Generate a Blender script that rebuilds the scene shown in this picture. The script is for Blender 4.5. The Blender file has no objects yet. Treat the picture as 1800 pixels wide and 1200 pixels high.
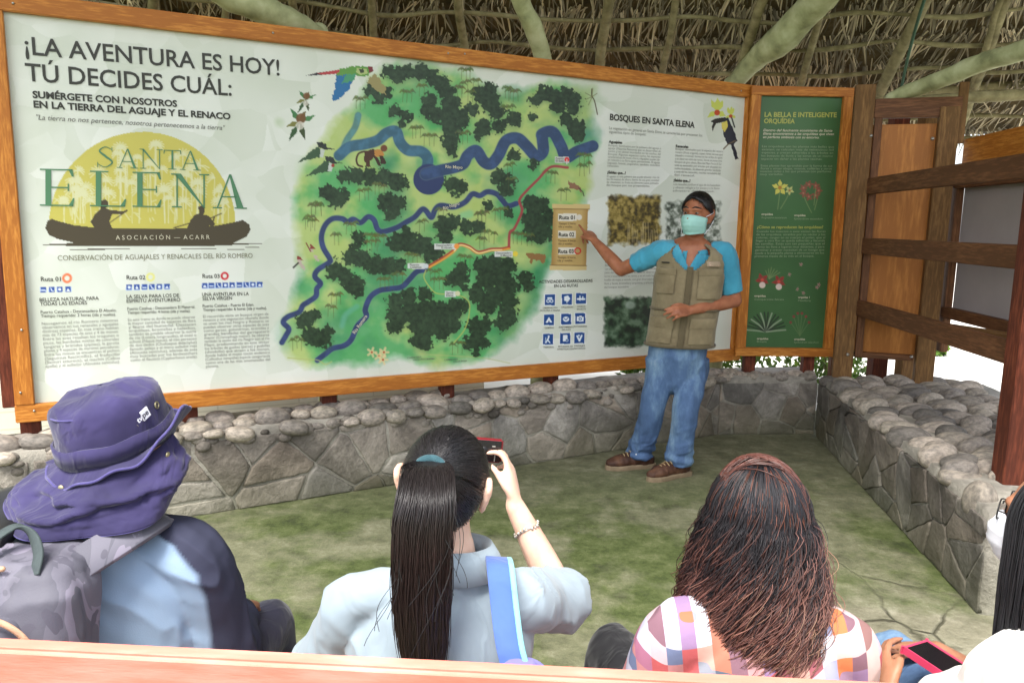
import bpy, bmesh, math, random
import numpy as np
from mathutils import Vector, Matrix
random.seed(7)
RNG = np.random.default_rng(11)
SC = bpy.context.scene
COL = SC.collection
PI = math.pi

# ------------------------------------------------------------------ camera, sky, sun, exposure
CAM_H = 1.55
FPX = 1350.0                       # focal length in pixels of the 1800-wide photograph
_dn = np.array([-140.0, 8690.0, FPX]); _dn /= np.linalg.norm(_dn)
_fw = np.array([0, 0, 1.0]); _fw = _fw - _dn * (_fw @ _dn); _fw /= np.linalg.norm(_fw)
_rt = np.cross(_fw, -_dn)
if _rt[0] < 0: _rt = -_rt
M3 = np.array([_rt, _fw, -_dn])    # camera space (right, down, forward) to world
CAM = np.array([0, 0, CAM_H])
cd = bpy.data.cameras.new('camera'); cam = bpy.data.objects.new('camera', cd); COL.objects.link(cam)
cd.sensor_width = 36; cd.lens = FPX / 1800 * 36; cd.clip_start = .05; cd.clip_end = 500
mw = Matrix.Identity(4)
for i in range(3):
    mw[i][0] = M3[i, 0]; mw[i][1] = -M3[i, 1]; mw[i][2] = -M3[i, 2]; mw[i][3] = CAM[i]
cam.matrix_world = mw
SC.camera = cam

SUN_EL, SUN_AZ = math.radians(62), math.radians(205)   # azimuth clockwise from +Y: behind the camera, to the left
world = bpy.data.worlds.new('World'); SC.world = world; world.use_nodes = True
wn = world.node_tree.nodes; wl = world.node_tree.links
sky = wn.new('ShaderNodeTexSky'); sky.sky_type = 'NISHITA'; sky.sun_disc = False
sky.sun_elevation = SUN_EL; sky.sun_rotation = SUN_AZ
sky.air_density = 1.0; sky.dust_density = 3.0; sky.ozone_density = 1.0
hz = wn.new('ShaderNodeHueSaturation'); hz.inputs['Saturation'].default_value = .35   # thin overcast
wl.new(sky.outputs[0], hz.inputs['Color']); wl.new(hz.outputs[0], wn['Background'].inputs[0]); wn['Background'].inputs[1].default_value = 0.14
sd = bpy.data.lights.new('sun', 'SUN'); sun = bpy.data.objects.new('sun', sd); COL.objects.link(sun)
sd.energy = 2.0; sd.angle = math.radians(24); sd.color = (1, .965, .9)
sdir = Vector((math.sin(SUN_AZ) * math.cos(SUN_EL), math.cos(SUN_AZ) * math.cos(SUN_EL), math.sin(SUN_EL)))
sun.rotation_euler = sdir.to_track_quat('Z', 'Y').to_euler(); sun.location = (0, -4, 9)
SC.view_settings.view_transform = 'Standard'; SC.view_settings.look = 'None'
SC.view_settings.exposure = 1.68; SC.view_settings.gamma = 1

# ------------------------------------------------------------------ helpers
def ray(px, py):
    return M3 @ np.array([px - 900, py - 600, FPX])
def at(px, py, d):                  # the point seen at a pixel, d metres ahead
    r = ray(px, py); return CAM + r * (d / r[1])
def on_z(px, py, z):
    r = ray(px, py); return CAM + r * ((z - CAM_H) / r[2])
def proj(P):
    c = (np.asarray(P) - CAM) @ M3
    return 900 + FPX * c[..., 0] / c[..., 2], 600 + FPX * c[..., 1] / c[..., 2]
def nrm(v):
    v = np.asarray(v, float); return v / (np.linalg.norm(v) + 1e-12)
def lin(c):                          # sRGB 0-255 to linear
    c = np.asarray(c, float) / 255
    return np.where(c <= .04045, c / 12.92, ((c + .055) / 1.055) ** 2.4)

def tag(o, label=None, cat=None, group=None, kind=None):
    if label: o['label'] = label
    if cat: o['category'] = cat
    if group: o['group'] = group
    if kind: o['kind'] = kind
    return o
def thing(name, loc, label, cat, group=None):
    o = bpy.data.objects.new(name, None); COL.objects.link(o)
    o.location = Vector([float(x) for x in loc]); o.empty_display_size = .1
    return tag(o, label, cat, group)
def world_of(o):
    m = o.matrix_basis.copy()
    if o.parent: m = world_of(o.parent) @ o.matrix_parent_inverse @ m
    return m
def parent(o, p):
    if p is not None:
        o.parent = p; o.matrix_parent_inverse = world_of(p).inverted()
    return o
def link(name, me, m=None, par=None, smooth=True):
    if m is not None:
        me.materials.clear()
        for k in (m if isinstance(m, (list, tuple)) else [m]): me.materials.append(k)
    o = bpy.data.objects.new(name, me); COL.objects.link(o)
    if smooth: me.polygons.foreach_set('use_smooth', np.ones(len(me.polygons), bool))
    else: me.polygons.foreach_set('use_smooth', np.zeros(len(me.polygons), bool))
    return parent(o, par)
def mesh_np(name, V, F):
    """V (n,3), F (m,k) with one k"""
    me = bpy.data.meshes.new(name)
    V = np.ascontiguousarray(V, np.float32); F = np.ascontiguousarray(F, np.int32)
    k = F.shape[1]
    me.vertices.add(len(V)); me.vertices.foreach_set('co', V.ravel())
    me.loops.add(F.size); me.loops.foreach_set('vertex_index', F.ravel())
    me.polygons.add(len(F)); me.polygons.foreach_set('loop_start', np.arange(0, F.size, k, dtype=np.int32))
    me.update(calc_edges=True); me.validate()
    return me
def set_col(me, C):
    a = me.attributes.new('Col', 'FLOAT_COLOR', 'POINT')
    c = np.ones((len(me.vertices), 4), np.float32); c[:, :3] = C
    a.data.foreach_set('color', c.ravel())
def catmull(P, n):
    P = np.asarray(P, float); Q = np.vstack([2 * P[0] - P[1], P, 2 * P[-1] - P[-2]])
    t = np.linspace(0, len(P) - 1, n); i = np.minimum(t.astype(int), len(P) - 2); u = (t - i)[:, None]
    a, b, c, d = Q[i], Q[i + 1], Q[i + 2], Q[i + 3]
    return .5 * (2 * b + (c - a) * u + (2 * a - 5 * b + 4 * c - d) * u ** 2 + (3 * b - a - 3 * c + d) * u ** 3)

class Geo:
    def __init__(s): s.v = []; s.f = []; s.mi = []; s.m = 0
    def add(s, V, F):
        b = len(s.v); s.v.extend([tuple(map(float, p)) for p in V])
        s.f.extend([tuple(b + i for i in q) for q in F]); s.mi.extend([s.m] * len(F))
    def rings(s, R, cap=True):       # list of rings with equal counts
        n = len(R[0]); V = [p for r in R for p in r]; F = []
        for i in range(len(R) - 1):
            for j in range(n):
                F.append((i * n + j, i * n + (j + 1) % n, (i + 1) * n + (j + 1) % n, (i + 1) * n + j))
        if cap:
            F.append(tuple(range(n - 1, -1, -1))); b = (len(R) - 1) * n; F.append(tuple(b + j for j in range(n)))
        s.add(V, F)
    def tube(s, P, rad, n=40, seg=14, flat=None, side=None, smooth=True, roundcap=True):
        """swept tube; rad list of r or (r_side, r_other); side = reference direction of r_side"""
        P = np.asarray(P, float)
        R = np.array([(r, r) if np.isscalar(r) else r for r in rad], float)
        if smooth and len(P) > 2: PP = catmull(P, n); RR = catmull(R, n)
        else:
            t = np.linspace(0, len(P) - 1, n); PP = np.stack([np.interp(t, range(len(P)), P[:, k]) for k in range(3)], 1)
            RR = np.stack([np.interp(t, range(len(P)), R[:, k]) for k in range(2)], 1)
        RR = np.maximum(RR, .0008)
        T = np.gradient(PP, axis=0); T /= np.linalg.norm(T, axis=1)[:, None] + 1e-12
        if roundcap:
            pre = []; post = []
            for k, (lst, i, sg) in enumerate(((pre, 0, -1), (post, -1, 1))):
                for a in (25, 50, 72, 86):
                    a = math.radians(a); lst.append((PP[i] + sg * T[i] * RR[i].mean() * math.sin(a), RR[i] * math.cos(a), T[i]))
            pre = pre[::-1]
            PP = np.vstack([[x[0] for x in pre], PP, [x[0] for x in post]])
            RR = np.vstack([[x[1] for x in pre], RR, [x[1] for x in post]])
            T = np.vstack([[x[2] for x in pre], T, [x[2] for x in post]])
        ref = np.asarray(side if side is not None else ((0, 0, 1) if abs(T[0][2]) < .9 else (1, 0, 0)), float)
        a = np.linspace(0, 2 * PI, seg, endpoint=False); rings = []
        for p, r, t in zip(PP, RR, T):
            x = ref - t * (ref @ t)
            if np.linalg.norm(x) < 1e-4: x = np.cross(t, (0.3, .5, .8))
            x = nrm(x); y = np.cross(t, x)
            if side is None: ref = x
            rings.append([p + x * r[0] * math.cos(k) + y * r[1] * math.sin(k) for k in a])
        s.rings(rings)
    def ell(s, c, r, ax=None, nu=20, nv=12):
        ax = np.eye(3) if ax is None else np.asarray(ax, float); r = np.asarray(r, float) * np.ones(3); R = []
        for i in range(nv + 1):
            th = PI * (i + .02) / (nv + .04)
            R.append([np.asarray(c) + (np.array([math.sin(th) * math.cos(2 * PI * j / nu), math.sin(th) * math.sin(2 * PI * j / nu), math.cos(th)]) * r) @ ax for j in range(nu)])
        s.rings(R)
    def box(s, lo, hi):
        x0, y0, z0 = lo; x1, y1, z1 = hi
        V = [(x0, y0, z0), (x1, y0, z0), (x1, y1, z0), (x0, y1, z0), (x0, y0, z1), (x1, y0, z1), (x1, y1, z1), (x0, y1, z1)]
        s.add(V, [(0, 3, 2, 1), (4, 5, 6, 7), (0, 1, 5, 4), (1, 2, 6, 5), (2, 3, 7, 6), (3, 0, 4, 7)])
    def mesh(s, name):
        me = bpy.data.meshes.new(name); me.from_pydata(s.v, [], s.f); me.update()
        if any(s.mi): me.polygons.foreach_set('material_index', np.array(s.mi, np.int32))
        return me
    def build(s, name, m=None, par=None, smooth=True):
        return link(name, s.mesh(name), m, par, smooth)
def evaluated(o):
    dg = bpy.context.evaluated_depsgraph_get(); dg.update()
    return bpy.data.meshes.new_from_object(o.evaluated_get(dg))
def applied(me, mods):
    """apply [(type, {settings})] to a mesh datablock"""
    o = bpy.data.objects.new('working', me); COL.objects.link(o)
    for ty, st in mods:
        md = o.modifiers.new(ty, ty)
        for k, v in st.items(): setattr(md, k, v)
    bpy.context.view_layer.update()
    r = evaluated(o); bpy.data.objects.remove(o); return r
def fused(geo, name, voxel=.006, it=6, m=None, par=None, wr=None):
    """union of closed pieces as one continuous skin; wr = list of (function(V)->offset along normal)"""
    me = geo.mesh(name) if isinstance(geo, Geo) else geo
    me.materials.clear()
    me = applied(me, [('REMESH', dict(mode='VOXEL', voxel_size=voxel, adaptivity=0)), ('SMOOTH', dict(factor=.5, iterations=it))])
    if wr is not None:
        n = len(me.vertices); V = np.empty(n * 3, np.float32); me.vertices.foreach_get('co', V); V = V.reshape(-1, 3)
        N = np.empty(n * 3, np.float32); me.vertex_normals.foreach_get('vector', N); N = N.reshape(-1, 3)
        V = V + N * wr(V)[:, None]; me.vertices.foreach_set('co', V.astype(np.float32).ravel()); me.update()
    me.name = name
    return link(name, me, m, par)
def verts_of(me):
    V = np.empty(len(me.vertices) * 3, np.float32); me.vertices.foreach_get('co', V); return V.reshape(-1, 3)

# numpy noise
def _h(i, j, k, s):
    n = (i * 374761393 + j * 668265263 + k * 2147483647 + s * 1274126177) & 0xffffffff
    n = ((n ^ (n >> 13)) * 1274126177) & 0xffffffff
    return ((n ^ (n >> 16)) & 0xffff) / 65535.0
def vnoise(x, y, z=None, s=0):
    x = np.asarray(x, float); y = np.asarray(y, float); z = np.zeros_like(x) if z is None else np.asarray(z, float)
    i, j, k = np.floor(x).astype(np.int64), np.floor(y).astype(np.int64), np.floor(z).astype(np.int64)
    u, v, w = x - i, y - j, z - k
    u, v, w = (t * t * (3 - 2 * t) for t in (u, v, w)); r = 0
    for a in (0, 1):
        for b in (0, 1):
            for c in (0, 1):
                r = r + _h(i + a, j + b, k + c, s) * (u if a else 1 - u) * (v if b else 1 - v) * (w if c else 1 - w)
    return r
def fbm(x, y, z=None, s=0, o=4):
    r = 0; a = .5; t = 0
    for q in range(o):
        f = 2 ** q; x, y = (x * .8 - y * .6, x * .6 + y * .8) if q else (x, y); r = r + a * vnoise(x * f, y * f, None if z is None else z * f, s + q); t += a; a *= .5
    return r / t

# ------------------------------------------------------------------ materials
def new_mat(name):
    m = bpy.data.materials.new(name); m.use_nodes = True
    nt = m.node_tree; b = nt.nodes['Principled BSDF']
    return m, nt, b
def node(nt, ty, ins=None, **kw):
    n = nt.nodes.new(ty)
    for k, v in kw.items(): setattr(n, k, v)
    for k, v in (ins or {}).items():
        if isinstance(v, bpy.types.NodeSocket): nt.links.new(v, n.inputs[k])
        else: n.inputs[k].default_value = v
    return n
def ramp(nt, fac, stops, interp='LINEAR'):
    r = nt.nodes.new('ShaderNodeValToRGB'); r.color_ramp.interpolation = interp
    e = r.color_ramp.elements
    while len(e) < len(stops): e.new(.5)
    for el, (p, c) in zip(e, stops): el.position = p; el.color = (*c, 1)
    nt.links.new(fac, r.inputs[0]); return r.outputs[0]
def coords(nt, scale=(1, 1, 1), kind='Object', rot=(0, 0, 0)):
    tc = nt.nodes.new('ShaderNodeTexCoord'); mp = nt.nodes.new('ShaderNodeMapping')
    mp.inputs['Scale'].default_value = scale; mp.inputs['Rotation'].default_value = rot
    nt.links.new(tc.outputs[kind], mp.inputs[0]); return mp.outputs[0]
def noise(nt, vec, scale, detail=5, rough=.55, dist=0):
    return node(nt, 'ShaderNodeTexNoise', {'Vector': vec, 'Scale': scale, 'Detail': detail, 'Roughness': rough, 'Distortion': dist}).outputs[0]
def bumped(nt, b, h, strength=.3, dist=.01):
    bp = node(nt, 'ShaderNodeBump', {'Height': h, 'Strength': strength, 'Distance': dist}); nt.links.new(bp.outputs[0], b.inputs['Normal'])
def mat(name, cols, scale=8, rough=.7, bump=.2, bscale=None, bdist=.004, stretch=(1, 1, 1), spec=.3, detail=5, lo=.3, hi=.7, sheen=0, dist=0, sss=0, metal=0):
    """noise-mottled surface; cols = sRGB colours from low to high noise"""
    m, nt, b = new_mat(name); v = coords(nt, stretch)
    f = noise(nt, v, scale, detail, dist=dist); k = len(cols)
    st = [(lo + (hi - lo) * i / max(1, k - 1), tuple(lin(c))) for i, c in enumerate(cols)]
    nt.links.new(ramp(nt, f, st), b.inputs['Base Color'])
    b.inputs['Roughness'].default_value = rough; b.inputs['Specular IOR Level'].default_value = spec; b.inputs['Metallic'].default_value = metal
    if sheen: b.inputs['Sheen Weight'].default_value = sheen
    if sss: b.inputs['Subsurface Weight'].default_value = sss; b.inputs['Subsurface Radius'].default_value = (.01, .004, .002); b.inputs['Subsurface Scale'].default_value = 1
    if bump: bumped(nt, b, noise(nt, v, bscale or scale * 4, 6), bump, bdist)
    return m
def col_mat(name, rough=.6, spec=.3, bump=0, bscale=200, aniso=0):
    m, nt, b = new_mat(name)
    a = node(nt, 'ShaderNodeAttribute', attribute_name='Col'); nt.links.new(a.outputs['Color'], b.inputs['Base Color'])
    b.inputs['Roughness'].default_value = rough; b.inputs['Specular IOR Level'].default_value = spec
    if bump: bumped(nt, b, noise(nt, coords(nt), bscale, 4), bump, .002)
    return m
def wood(name, cols, rough=.45, spec=.4, sc=1.0, bump=.15):
    """grain along the local X axis"""
    m, nt, b = new_mat(name); v = coords(nt, (1.1 * sc, 9 * sc, 9 * sc))
    oi = node(nt, 'ShaderNodeObjectInfo'); ad = node(nt, 'ShaderNodeVectorMath', {0: v, 1: oi.outputs['Random']}, operation='ADD')
    sc2 = node(nt, 'ShaderNodeVectorMath', {0: oi.outputs['Random'], 1: (31, 17, 23)}, operation='MULTIPLY')
    nt.links.new(sc2.outputs[0], ad.inputs[1])
    f1 = noise(nt, ad.outputs[0], 1.6, 6, .6, .6); f2 = noise(nt, ad.outputs[0], 9, 5, .6)
    mx = node(nt, 'ShaderNodeMath', {0: f1, 1: f2}, operation='MULTIPLY_ADD'); mx.inputs[1].default_value = .8
    nt.links.new(f1, mx.inputs[0]); s3 = node(nt, 'ShaderNodeMath', {0: f2, 1: .25}, operation='MULTIPLY'); nt.links.new(s3.outputs[0], mx.inputs[2])
    k = len(cols); st = [(.33 + .36 * i / (k - 1), tuple(lin(c))) for i, c in enumerate(cols)]
    nt.links.new(ramp(nt, mx.outputs[0], st), b.inputs['Base Color'])
    b.inputs['Roughness'].default_value = rough; b.inputs['Specular IOR Level'].default_value = spec
    bumped(nt, b, f2, bump, .003)
    return m
M = {}
M['varnish'] = wood('varnished_wood', [(166, 100, 36), (194, 126, 52), (206, 142, 66), (218, 158, 84)], .5, .3)
M['redwood'] = wood('red_stained_wood', [(80, 40, 28), (112, 58, 40), (140, 82, 60)], .7, .2)
M['darkwood'] = wood('dark_wood', [(92, 60, 38), (122, 82, 54), (144, 102, 70)], .65, .25)
M['greywood'] = wood('weathered_wood', [(104, 76, 46), (134, 100, 62), (156, 122, 80)], .7, .2)
M['ply'] = wood('plywood', [(160, 100, 42), (186, 122, 56), (200, 138, 72)], .5, .3, .6)
M['coral'] = mat('coral_paint', [(210, 118, 100), (218, 130, 112), (226, 154, 140), (232, 190, 178)], 4, .55, .15, 40, stretch=(1, 6, 6), lo=.3, hi=.85, detail=8)
M['cream'] = None
M['bark'] = mat('peeled_branch', [(138, 142, 104), (174, 178, 134), (196, 200, 160)], 9, .75, .4, 30, .004)
M['pole'] = mat('thin_pole', [(104, 96, 66), (136, 128, 92), (160, 152, 114)], 12, .8, .3, 50, .003)
M['cable'] = mat('green_rope', [(52, 82, 62), (62, 96, 72)], 60, .7)
M['laminate'] = mat('grey_laminate', [(164, 156, 156), (174, 166, 166)], 3, .6, .08, 90)
M['bolt'] = mat('zinc_bolt', [(150, 146, 140), (182, 178, 170)], 40, .35, 0, metal=.8)

def cobble_mat(name, dirt):
    m, nt, b = new_mat(name); v = coords(nt)
    oi = node(nt, 'ShaderNodeObjectInfo')
    f = noise(nt, v, 3.0, 6, .6); f2 = noise(nt, v, 26, 4)
    base = ramp(nt, oi.outputs['Random'], [(0, tuple(lin((130, 124, 117)))), (.3, tuple(lin((156, 149, 139)))), (.55, tuple(lin((168, 159, 150)))), (.8, tuple(lin((134, 128, 123)))), (1, tuple(lin((100, 97, 94))))])
    rr = ramp(nt, f, [(.35, (.55, .54, .52)), (.65, (1.25, 1.2, 1.12))])
    mx = node(nt, 'ShaderNodeMix', {0: 1.0}, data_type='RGBA', blend_type='MULTIPLY'); nt.links.new(base, mx.inputs[6]); nt.links.new(rr, mx.inputs[7])
    nt.links.new(mx.outputs[2], b.inputs['Base Color']); b.inputs['Roughness'].default_value = .7; b.inputs['Specular IOR Level'].default_value = .3
    bumped(nt, b, f2, .25, .004); return m
M['cobble'] = cobble_mat('river_cobble', 0)

def stone_mat(name, dark, light, mortar=False):
    m, nt, b = new_mat(name); v = coords(nt)
    f = noise(nt, v, 3.4, 10, .72, .6); g = noise(nt, v, 30, 6, .65); h = noise(nt, v, 1.1, 3)
    c = ramp(nt, f, [(.34, tuple(lin(dark))), (.52, tuple(lin([(a + e) / 2 for a, e in zip(dark, light)]))), (.66, tuple(lin(light)))])
    a = node(nt, 'ShaderNodeAttribute', attribute_name='Col')
    mx = node(nt, 'ShaderNodeMix', {0: 1.0}, data_type='RGBA', blend_type='MULTIPLY'); nt.links.new(c, mx.inputs[6]); nt.links.new(a.outputs['Color'], mx.inputs[7])
    # green algae low on the wall, in patches
    tc = node(nt, 'ShaderNodeTexCoord'); sp = node(nt, 'ShaderNodeSeparateXYZ', {0: tc.outputs['Object']})
    mr = node(nt, 'ShaderNodeMapRange', {0: sp.outputs[2], 1: .02, 2: .3, 3: .75, 4: 0.0})
    al = node(nt, 'ShaderNodeMath', {0: mr.outputs[0], 1: h}, operation='MULTIPLY')
    m2 = node(nt, 'ShaderNodeMix', {0: al.outputs[0]}, data_type='RGBA'); nt.links.new(mx.outputs[2], m2.inputs[6]); m2.inputs[7].default_value = (*lin((96, 100, 62)), 1)
    nt.links.new(m2.outputs[2], b.inputs['Base Color']); b.inputs['Roughness'].default_value = .85; b.inputs['Specular IOR Level'].default_value = .2
    hh = node(nt, 'ShaderNodeMath', {0: f, 1: .5}, operation='MULTIPLY_ADD'); nt.links.new(g, hh.inputs[2])
    bumped(nt, b, hh.outputs[0], .8, .018); return m
M['flag'] = stone_mat('wall_flagstone', (92, 86, 80), (168, 159, 148))
M['mortar'] = stone_mat('wall_mortar', (116, 112, 104), (176, 170, 158))

def floor_mat():
    m, nt, b = new_mat('mossy_concrete'); v = coords(nt)
    n1 = noise(nt, v, 1.1, 8, .66); n2 = noise(nt, v, 6.5, 12, .78); n3 = noise(nt, v, 42, 5, .6)
    moss = ramp(nt, n2, [(.34, tuple(lin((52, 58, 35)))), (.46, tuple(lin((76, 87, 47)))), (.56, tuple(lin((96, 104, 65)))), (.70, tuple(lin((128, 130, 97))))])
    bare = ramp(nt, n2, [(.3, tuple(lin((94, 92, 74)))), (.52, tuple(lin((134, 130, 110)))), (.7, tuple(lin((164, 160, 142))))])
    sx = node(nt, 'ShaderNodeSeparateXYZ', {0: v})
    # the concrete is walked bare towards the near right corner and grey by the guide's wall
    q = node(nt, 'ShaderNodeMath', {0: sx.outputs[1], 1: -.22}, operation='MULTIPLY'); q.inputs[1].default_value = -.22
    q2 = node(nt, 'ShaderNodeMath', {0: sx.outputs[0], 1: .22}, operation='MULTIPLY_ADD'); nt.links.new(q.outputs[0], q2.inputs[2])
    q3 = node(nt, 'ShaderNodeMath', {0: q2.outputs[0], 1: n1}, operation='ADD')
    near = ramp(nt, q3.outputs[0], [(.10, (0, 0, 0)), (.25, (1, 1, 1))])
    far = node(nt, 'ShaderNodeMapRange', {0: sx.outputs[1], 1: 3.7, 2: 5.0, 3: 0.0, 4: .6})
    pat = ramp(nt, n1, [(.45, (0, 0, 0)), (.55, (1, 1, 1))])
    mx = node(nt, 'ShaderNodeMath', {0: near, 1: far.outputs[0]}, operation='MAXIMUM')
    mx2 = node(nt, 'ShaderNodeMath', {0: pat, 1: .55}, operation='MULTIPLY')
    mx3 = node(nt, 'ShaderNodeMath', {0: mx.outputs[0], 1: mx2.outputs[0]}, operation='MAXIMUM')
    c = node(nt, 'ShaderNodeMix', {0: mx3.outputs[0]}, data_type='RGBA'); nt.links.new(moss, c.inputs[6]); nt.links.new(bare, c.inputs[7])
    # cracks
    dv = node(nt, 'ShaderNodeTexNoise', {'Vector': v, 'Scale': 3.0, 'Detail': 6.0})
    ad = node(nt, 'ShaderNodeMix', {0: .14}, data_type='RGBA', blend_type='ADD'); nt.links.new(v, ad.inputs[6]); nt.links.new(dv.outputs[1], ad.inputs[7])
    vo = node(nt, 'ShaderNodeTexVoronoi', {'Vector': ad.outputs[2], 'Scale': 1.25}, feature='DISTANCE_TO_EDGE')
    cr = ramp(nt, vo.outputs[0], [(.0, (1, 1, 1)), (.012, (0, 0, 0))])
    cm = node(nt, 'ShaderNodeMath', {0: cr, 1: near}, operation='MULTIPLY')
    c2 = node(nt, 'ShaderNodeMix', {0: cm.outputs[0]}, data_type='RGBA'); nt.links.new(c.outputs[2], c2.inputs[6]); c2.inputs[7].default_value = (*lin((82, 80, 64)), 1)
    nt.links.new(c2.outputs[2], b.inputs['Base Color']); b.inputs['Roughness'].default_value = .8; b.inputs['Specular IOR Level'].default_value = .25
    h = node(nt, 'ShaderNodeMath', {0: n3, 1: .35}, operation='MULTIPLY_ADD'); nt.links.new(n2, h.inputs[2])
    h2 = node(nt, 'ShaderNodeMath', {0: h.outputs[0], 1: cm.outputs[0]}, operation='SUBTRACT')
    bumped(nt, b, h2.outputs[0], .8, .02); return m
M['floor'] = floor_mat()
M['yard'] = mat('pale_yard', [(196, 192, 182), (214, 211, 202), (224, 222, 214)], 1.2, .85, .2, 25)

# ------------------------------------------------------------------ ground, yard
g = Geo(); g.add([(-60, -40, -.03), (60, -40, -.03), (60, 90, -.03), (-60, 90, -.03)], [(0, 1, 2, 3)])
M['grass'] = mat('green_bounce_ground', [(44, 62, 22), (66, 86, 34), (92, 112, 50)], 1.5, .9, .5, 60, .02)  # unseen ground coloured green to bounce tinted light onto boards and thatch
tag(g.build('ground', M['grass'], smooth=False), kind='structure')
g = Geo(); g.add([(2.2, 2.0, -.024), (40, -2.0, -.024), (40, 60, -.024), (-14, 60, -.024), (-14, 3.0, -.024), (-3.4, 2.9, -.024), (1.8, 5.9, -.024)], [(0, 1, 2, 3, 6), (6, 3, 4, 5)])
tag(g.build('yard', M['yard'], smooth=False), kind='structure')
# ------------------------------------------------------------------ pavilion floor
WL0, WL1, WL2, WR = np.array([-3.9, 2.615]), np.array([1.55, 5.595]), np.array([2.30, 5.66]), np.array([1.92, 2.93])
g = Geo(); nx, ny = 60, 60
g.add([(-6 + 10 * i / nx, -4 + 10.4 * j / ny, .0) for j in range(ny + 1) for i in range(nx + 1)],
      [(j * (nx + 1) + i, j * (nx + 1) + i + 1, (j + 1) * (nx + 1) + i + 1, (j + 1) * (nx + 1) + i) for j in range(ny) for i in range(nx)])
tag(g.build('floor', M['floor']), kind='structure')

# ------------------------------------------------------------------ stone walls
def clip(poly, p, n):
    out = []
    for i in range(len(poly)):
        a, b = poly[i], poly[(i + 1) % len(poly)]
        da, db = (a - p) @ n, (b - p) @ n
        if da <= 0: out.append(a)
        if da * db < 0: out.append(a + (b - a) * (da / (da - db)))
    return out
def facing(p0, p1, h, size, seed, nout, zlo=0.0, gap=.006, rise=.010, relax=1.45):
    """irregular flagstones over a wall face p0-p1 (xy), z zlo..h; returns Geo and per-vertex tint"""
    r = np.random.default_rng(seed); L = np.linalg.norm(p1 - p0); d = (p1 - p0) / L
    nxc, nzc = max(1, round(L / size)), max(1, round((h - zlo) / (size * .72)))
    S = np.array([((i + .5 + (.5 if j % 2 else 0) * .6 + (r.random() - .5) * relax) * L / nxc, zlo + (j + .5 + (r.random() - .5) * relax) * (h - zlo) / nzc) for i in range(-1, nxc + 1) for j in range(-1, nzc + 1)])
    g = Geo(); tint = []
    for k, s in enumerate(S):
        poly = [np.array(q) for q in ((0, zlo), (L, zlo), (L, h), (0, h))]
        near = np.argsort(np.linalg.norm(S - s, axis=1))[1:14]
        for q in near:
            m = (S[q] + s) / 2; n = nrm(S[q] - s); poly = clip(poly, m - n * gap * (.25 + 1.3 * r.random() ** 2), n)
            if len(poly) < 3: break
        if len(poly) < 3: continue
        P = np.array(poly); c = P.mean(0)
        area = .5 * abs(np.sum(P[:, 0] * np.roll(P[:, 1], -1) - P[:, 1] * np.roll(P[:, 0], -1)))
        if area < .0015: continue
        # roughen the outline
        Q = []
        for i in range(len(P)):
            a, b2 = P[i], P[(i + 1) % len(P)]; m = max(1, int(np.linalg.norm(b2 - a) / .035))
            for t in range(m):
                q = a + (b2 - a) * (t / m); w = nrm(c - q) * r.random() * .008; Q.append(q + w)
        Q = np.array(Q); tx, tz = (r.random(2) - .5) * .05; base = rise * (.6 + .8 * r.random())
        rings = []
        for sc_, dp in ((1.0, -.012), (1.0, .25), (.975, .7), (.94, .93), (.86, 1.0), (.6, 1.05), (.25, 1.06)):
            R = []
            for q in Q:
                w = c + (q - c) * sc_; o = dp if dp < 0 else base * dp + ((w - c) @ np.array([tx, tz])) * (1 if dp > .5 else .3) + .006 * (fbm(w[0] * 14 + seed, w[1] * 14, s=3) - .5) * (dp > .5)
                xy = p0 + d * w[0] + nout * max(o, -.012); R.append((xy[0], xy[1], w[1]))
            rings.append(R)
        b0 = len(g.v); n = len(Q); V = [p for R in rings for p in R]; F = []
        for i in range(len(rings) - 1):
            for j in range(n): F.append((i * n + j, i * n + (j + 1) % n, (i + 1) * n + (j + 1) % n, (i + 1) * n + j))
        F.append(tuple((len(rings) - 1) * n + j for j in range(n))); g.add(V, F)
        t = .70 + .62 * r.random(); wrm = (r.random() - .5) * .12
        tint += [(t * (1 + wrm), t, t * (1 - wrm))] * len(V)
    return g, np.array(tint)
def core(poly_xy, h, seed, name, par, inner_edges=()):
    """mortar body of a wall: a plan outline extruded to h, with uneven faces"""
    g = Geo(); pts = []
    n = len(poly_xy)
    for i in range(n):
        a, b = np.array(poly_xy[i]), np.array(poly_xy[(i + 1) % n]); m = max(1, int(np.linalg.norm(b - a) / .06))
        pts += [a + (b - a) * t / m for t in range(m)]
    cen = np.mean(pts, 0); zs = np.linspace(-.05, h, 10); R = []
    for z in zs:
        ring = []
        for p in pts:
            o = (fbm(p[0] * 6 + seed, p[1] * 6, z * 9, seed) - .5) * .035 + max(0, z - h + .06) * -.35
            v = nrm(p - cen); ring.append((p[0] + v[0] * o * .6, p[1] + v[1] * o, z + (.02 * (fbm(p[0] * 9, p[1] * 9, s=seed + 5) - .5) if z > h - .01 else 0)))
        R.append(ring)
    g.rings(R); me = g.mesh(name); set_col(me, np.ones((len(me.vertices), 3))); return link(name, me, M['mortar'], par)
COB = []
for k in range(9):
    bm = bmesh.new(); bmesh.ops.create_icosphere(bm, subdivisions=4, radius=1)
    ph = k * 7.3
    for v in bm.verts:
        p = np.array(v.co); q = 1 + .22 * (fbm(p[0] * 1.1 + ph, p[1] * 1.1, p[2] * 1.1, k, 2) - .5) + .05 * (fbm(p[0] * 4 + ph, p[1] * 4, p[2] * 4, k + 3, 2) - .5)
        s = abs(p) ** .9 * np.sign(p); v.co = Vector(s * q)
    me = bpy.data.meshes.new('cobble'); bm.to_mesh(me); bm.free(); me.materials.append(M['cobble']); me.polygons.foreach_set('use_smooth', np.ones(len(me.polygons), bool)); COB.append(me)
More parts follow.
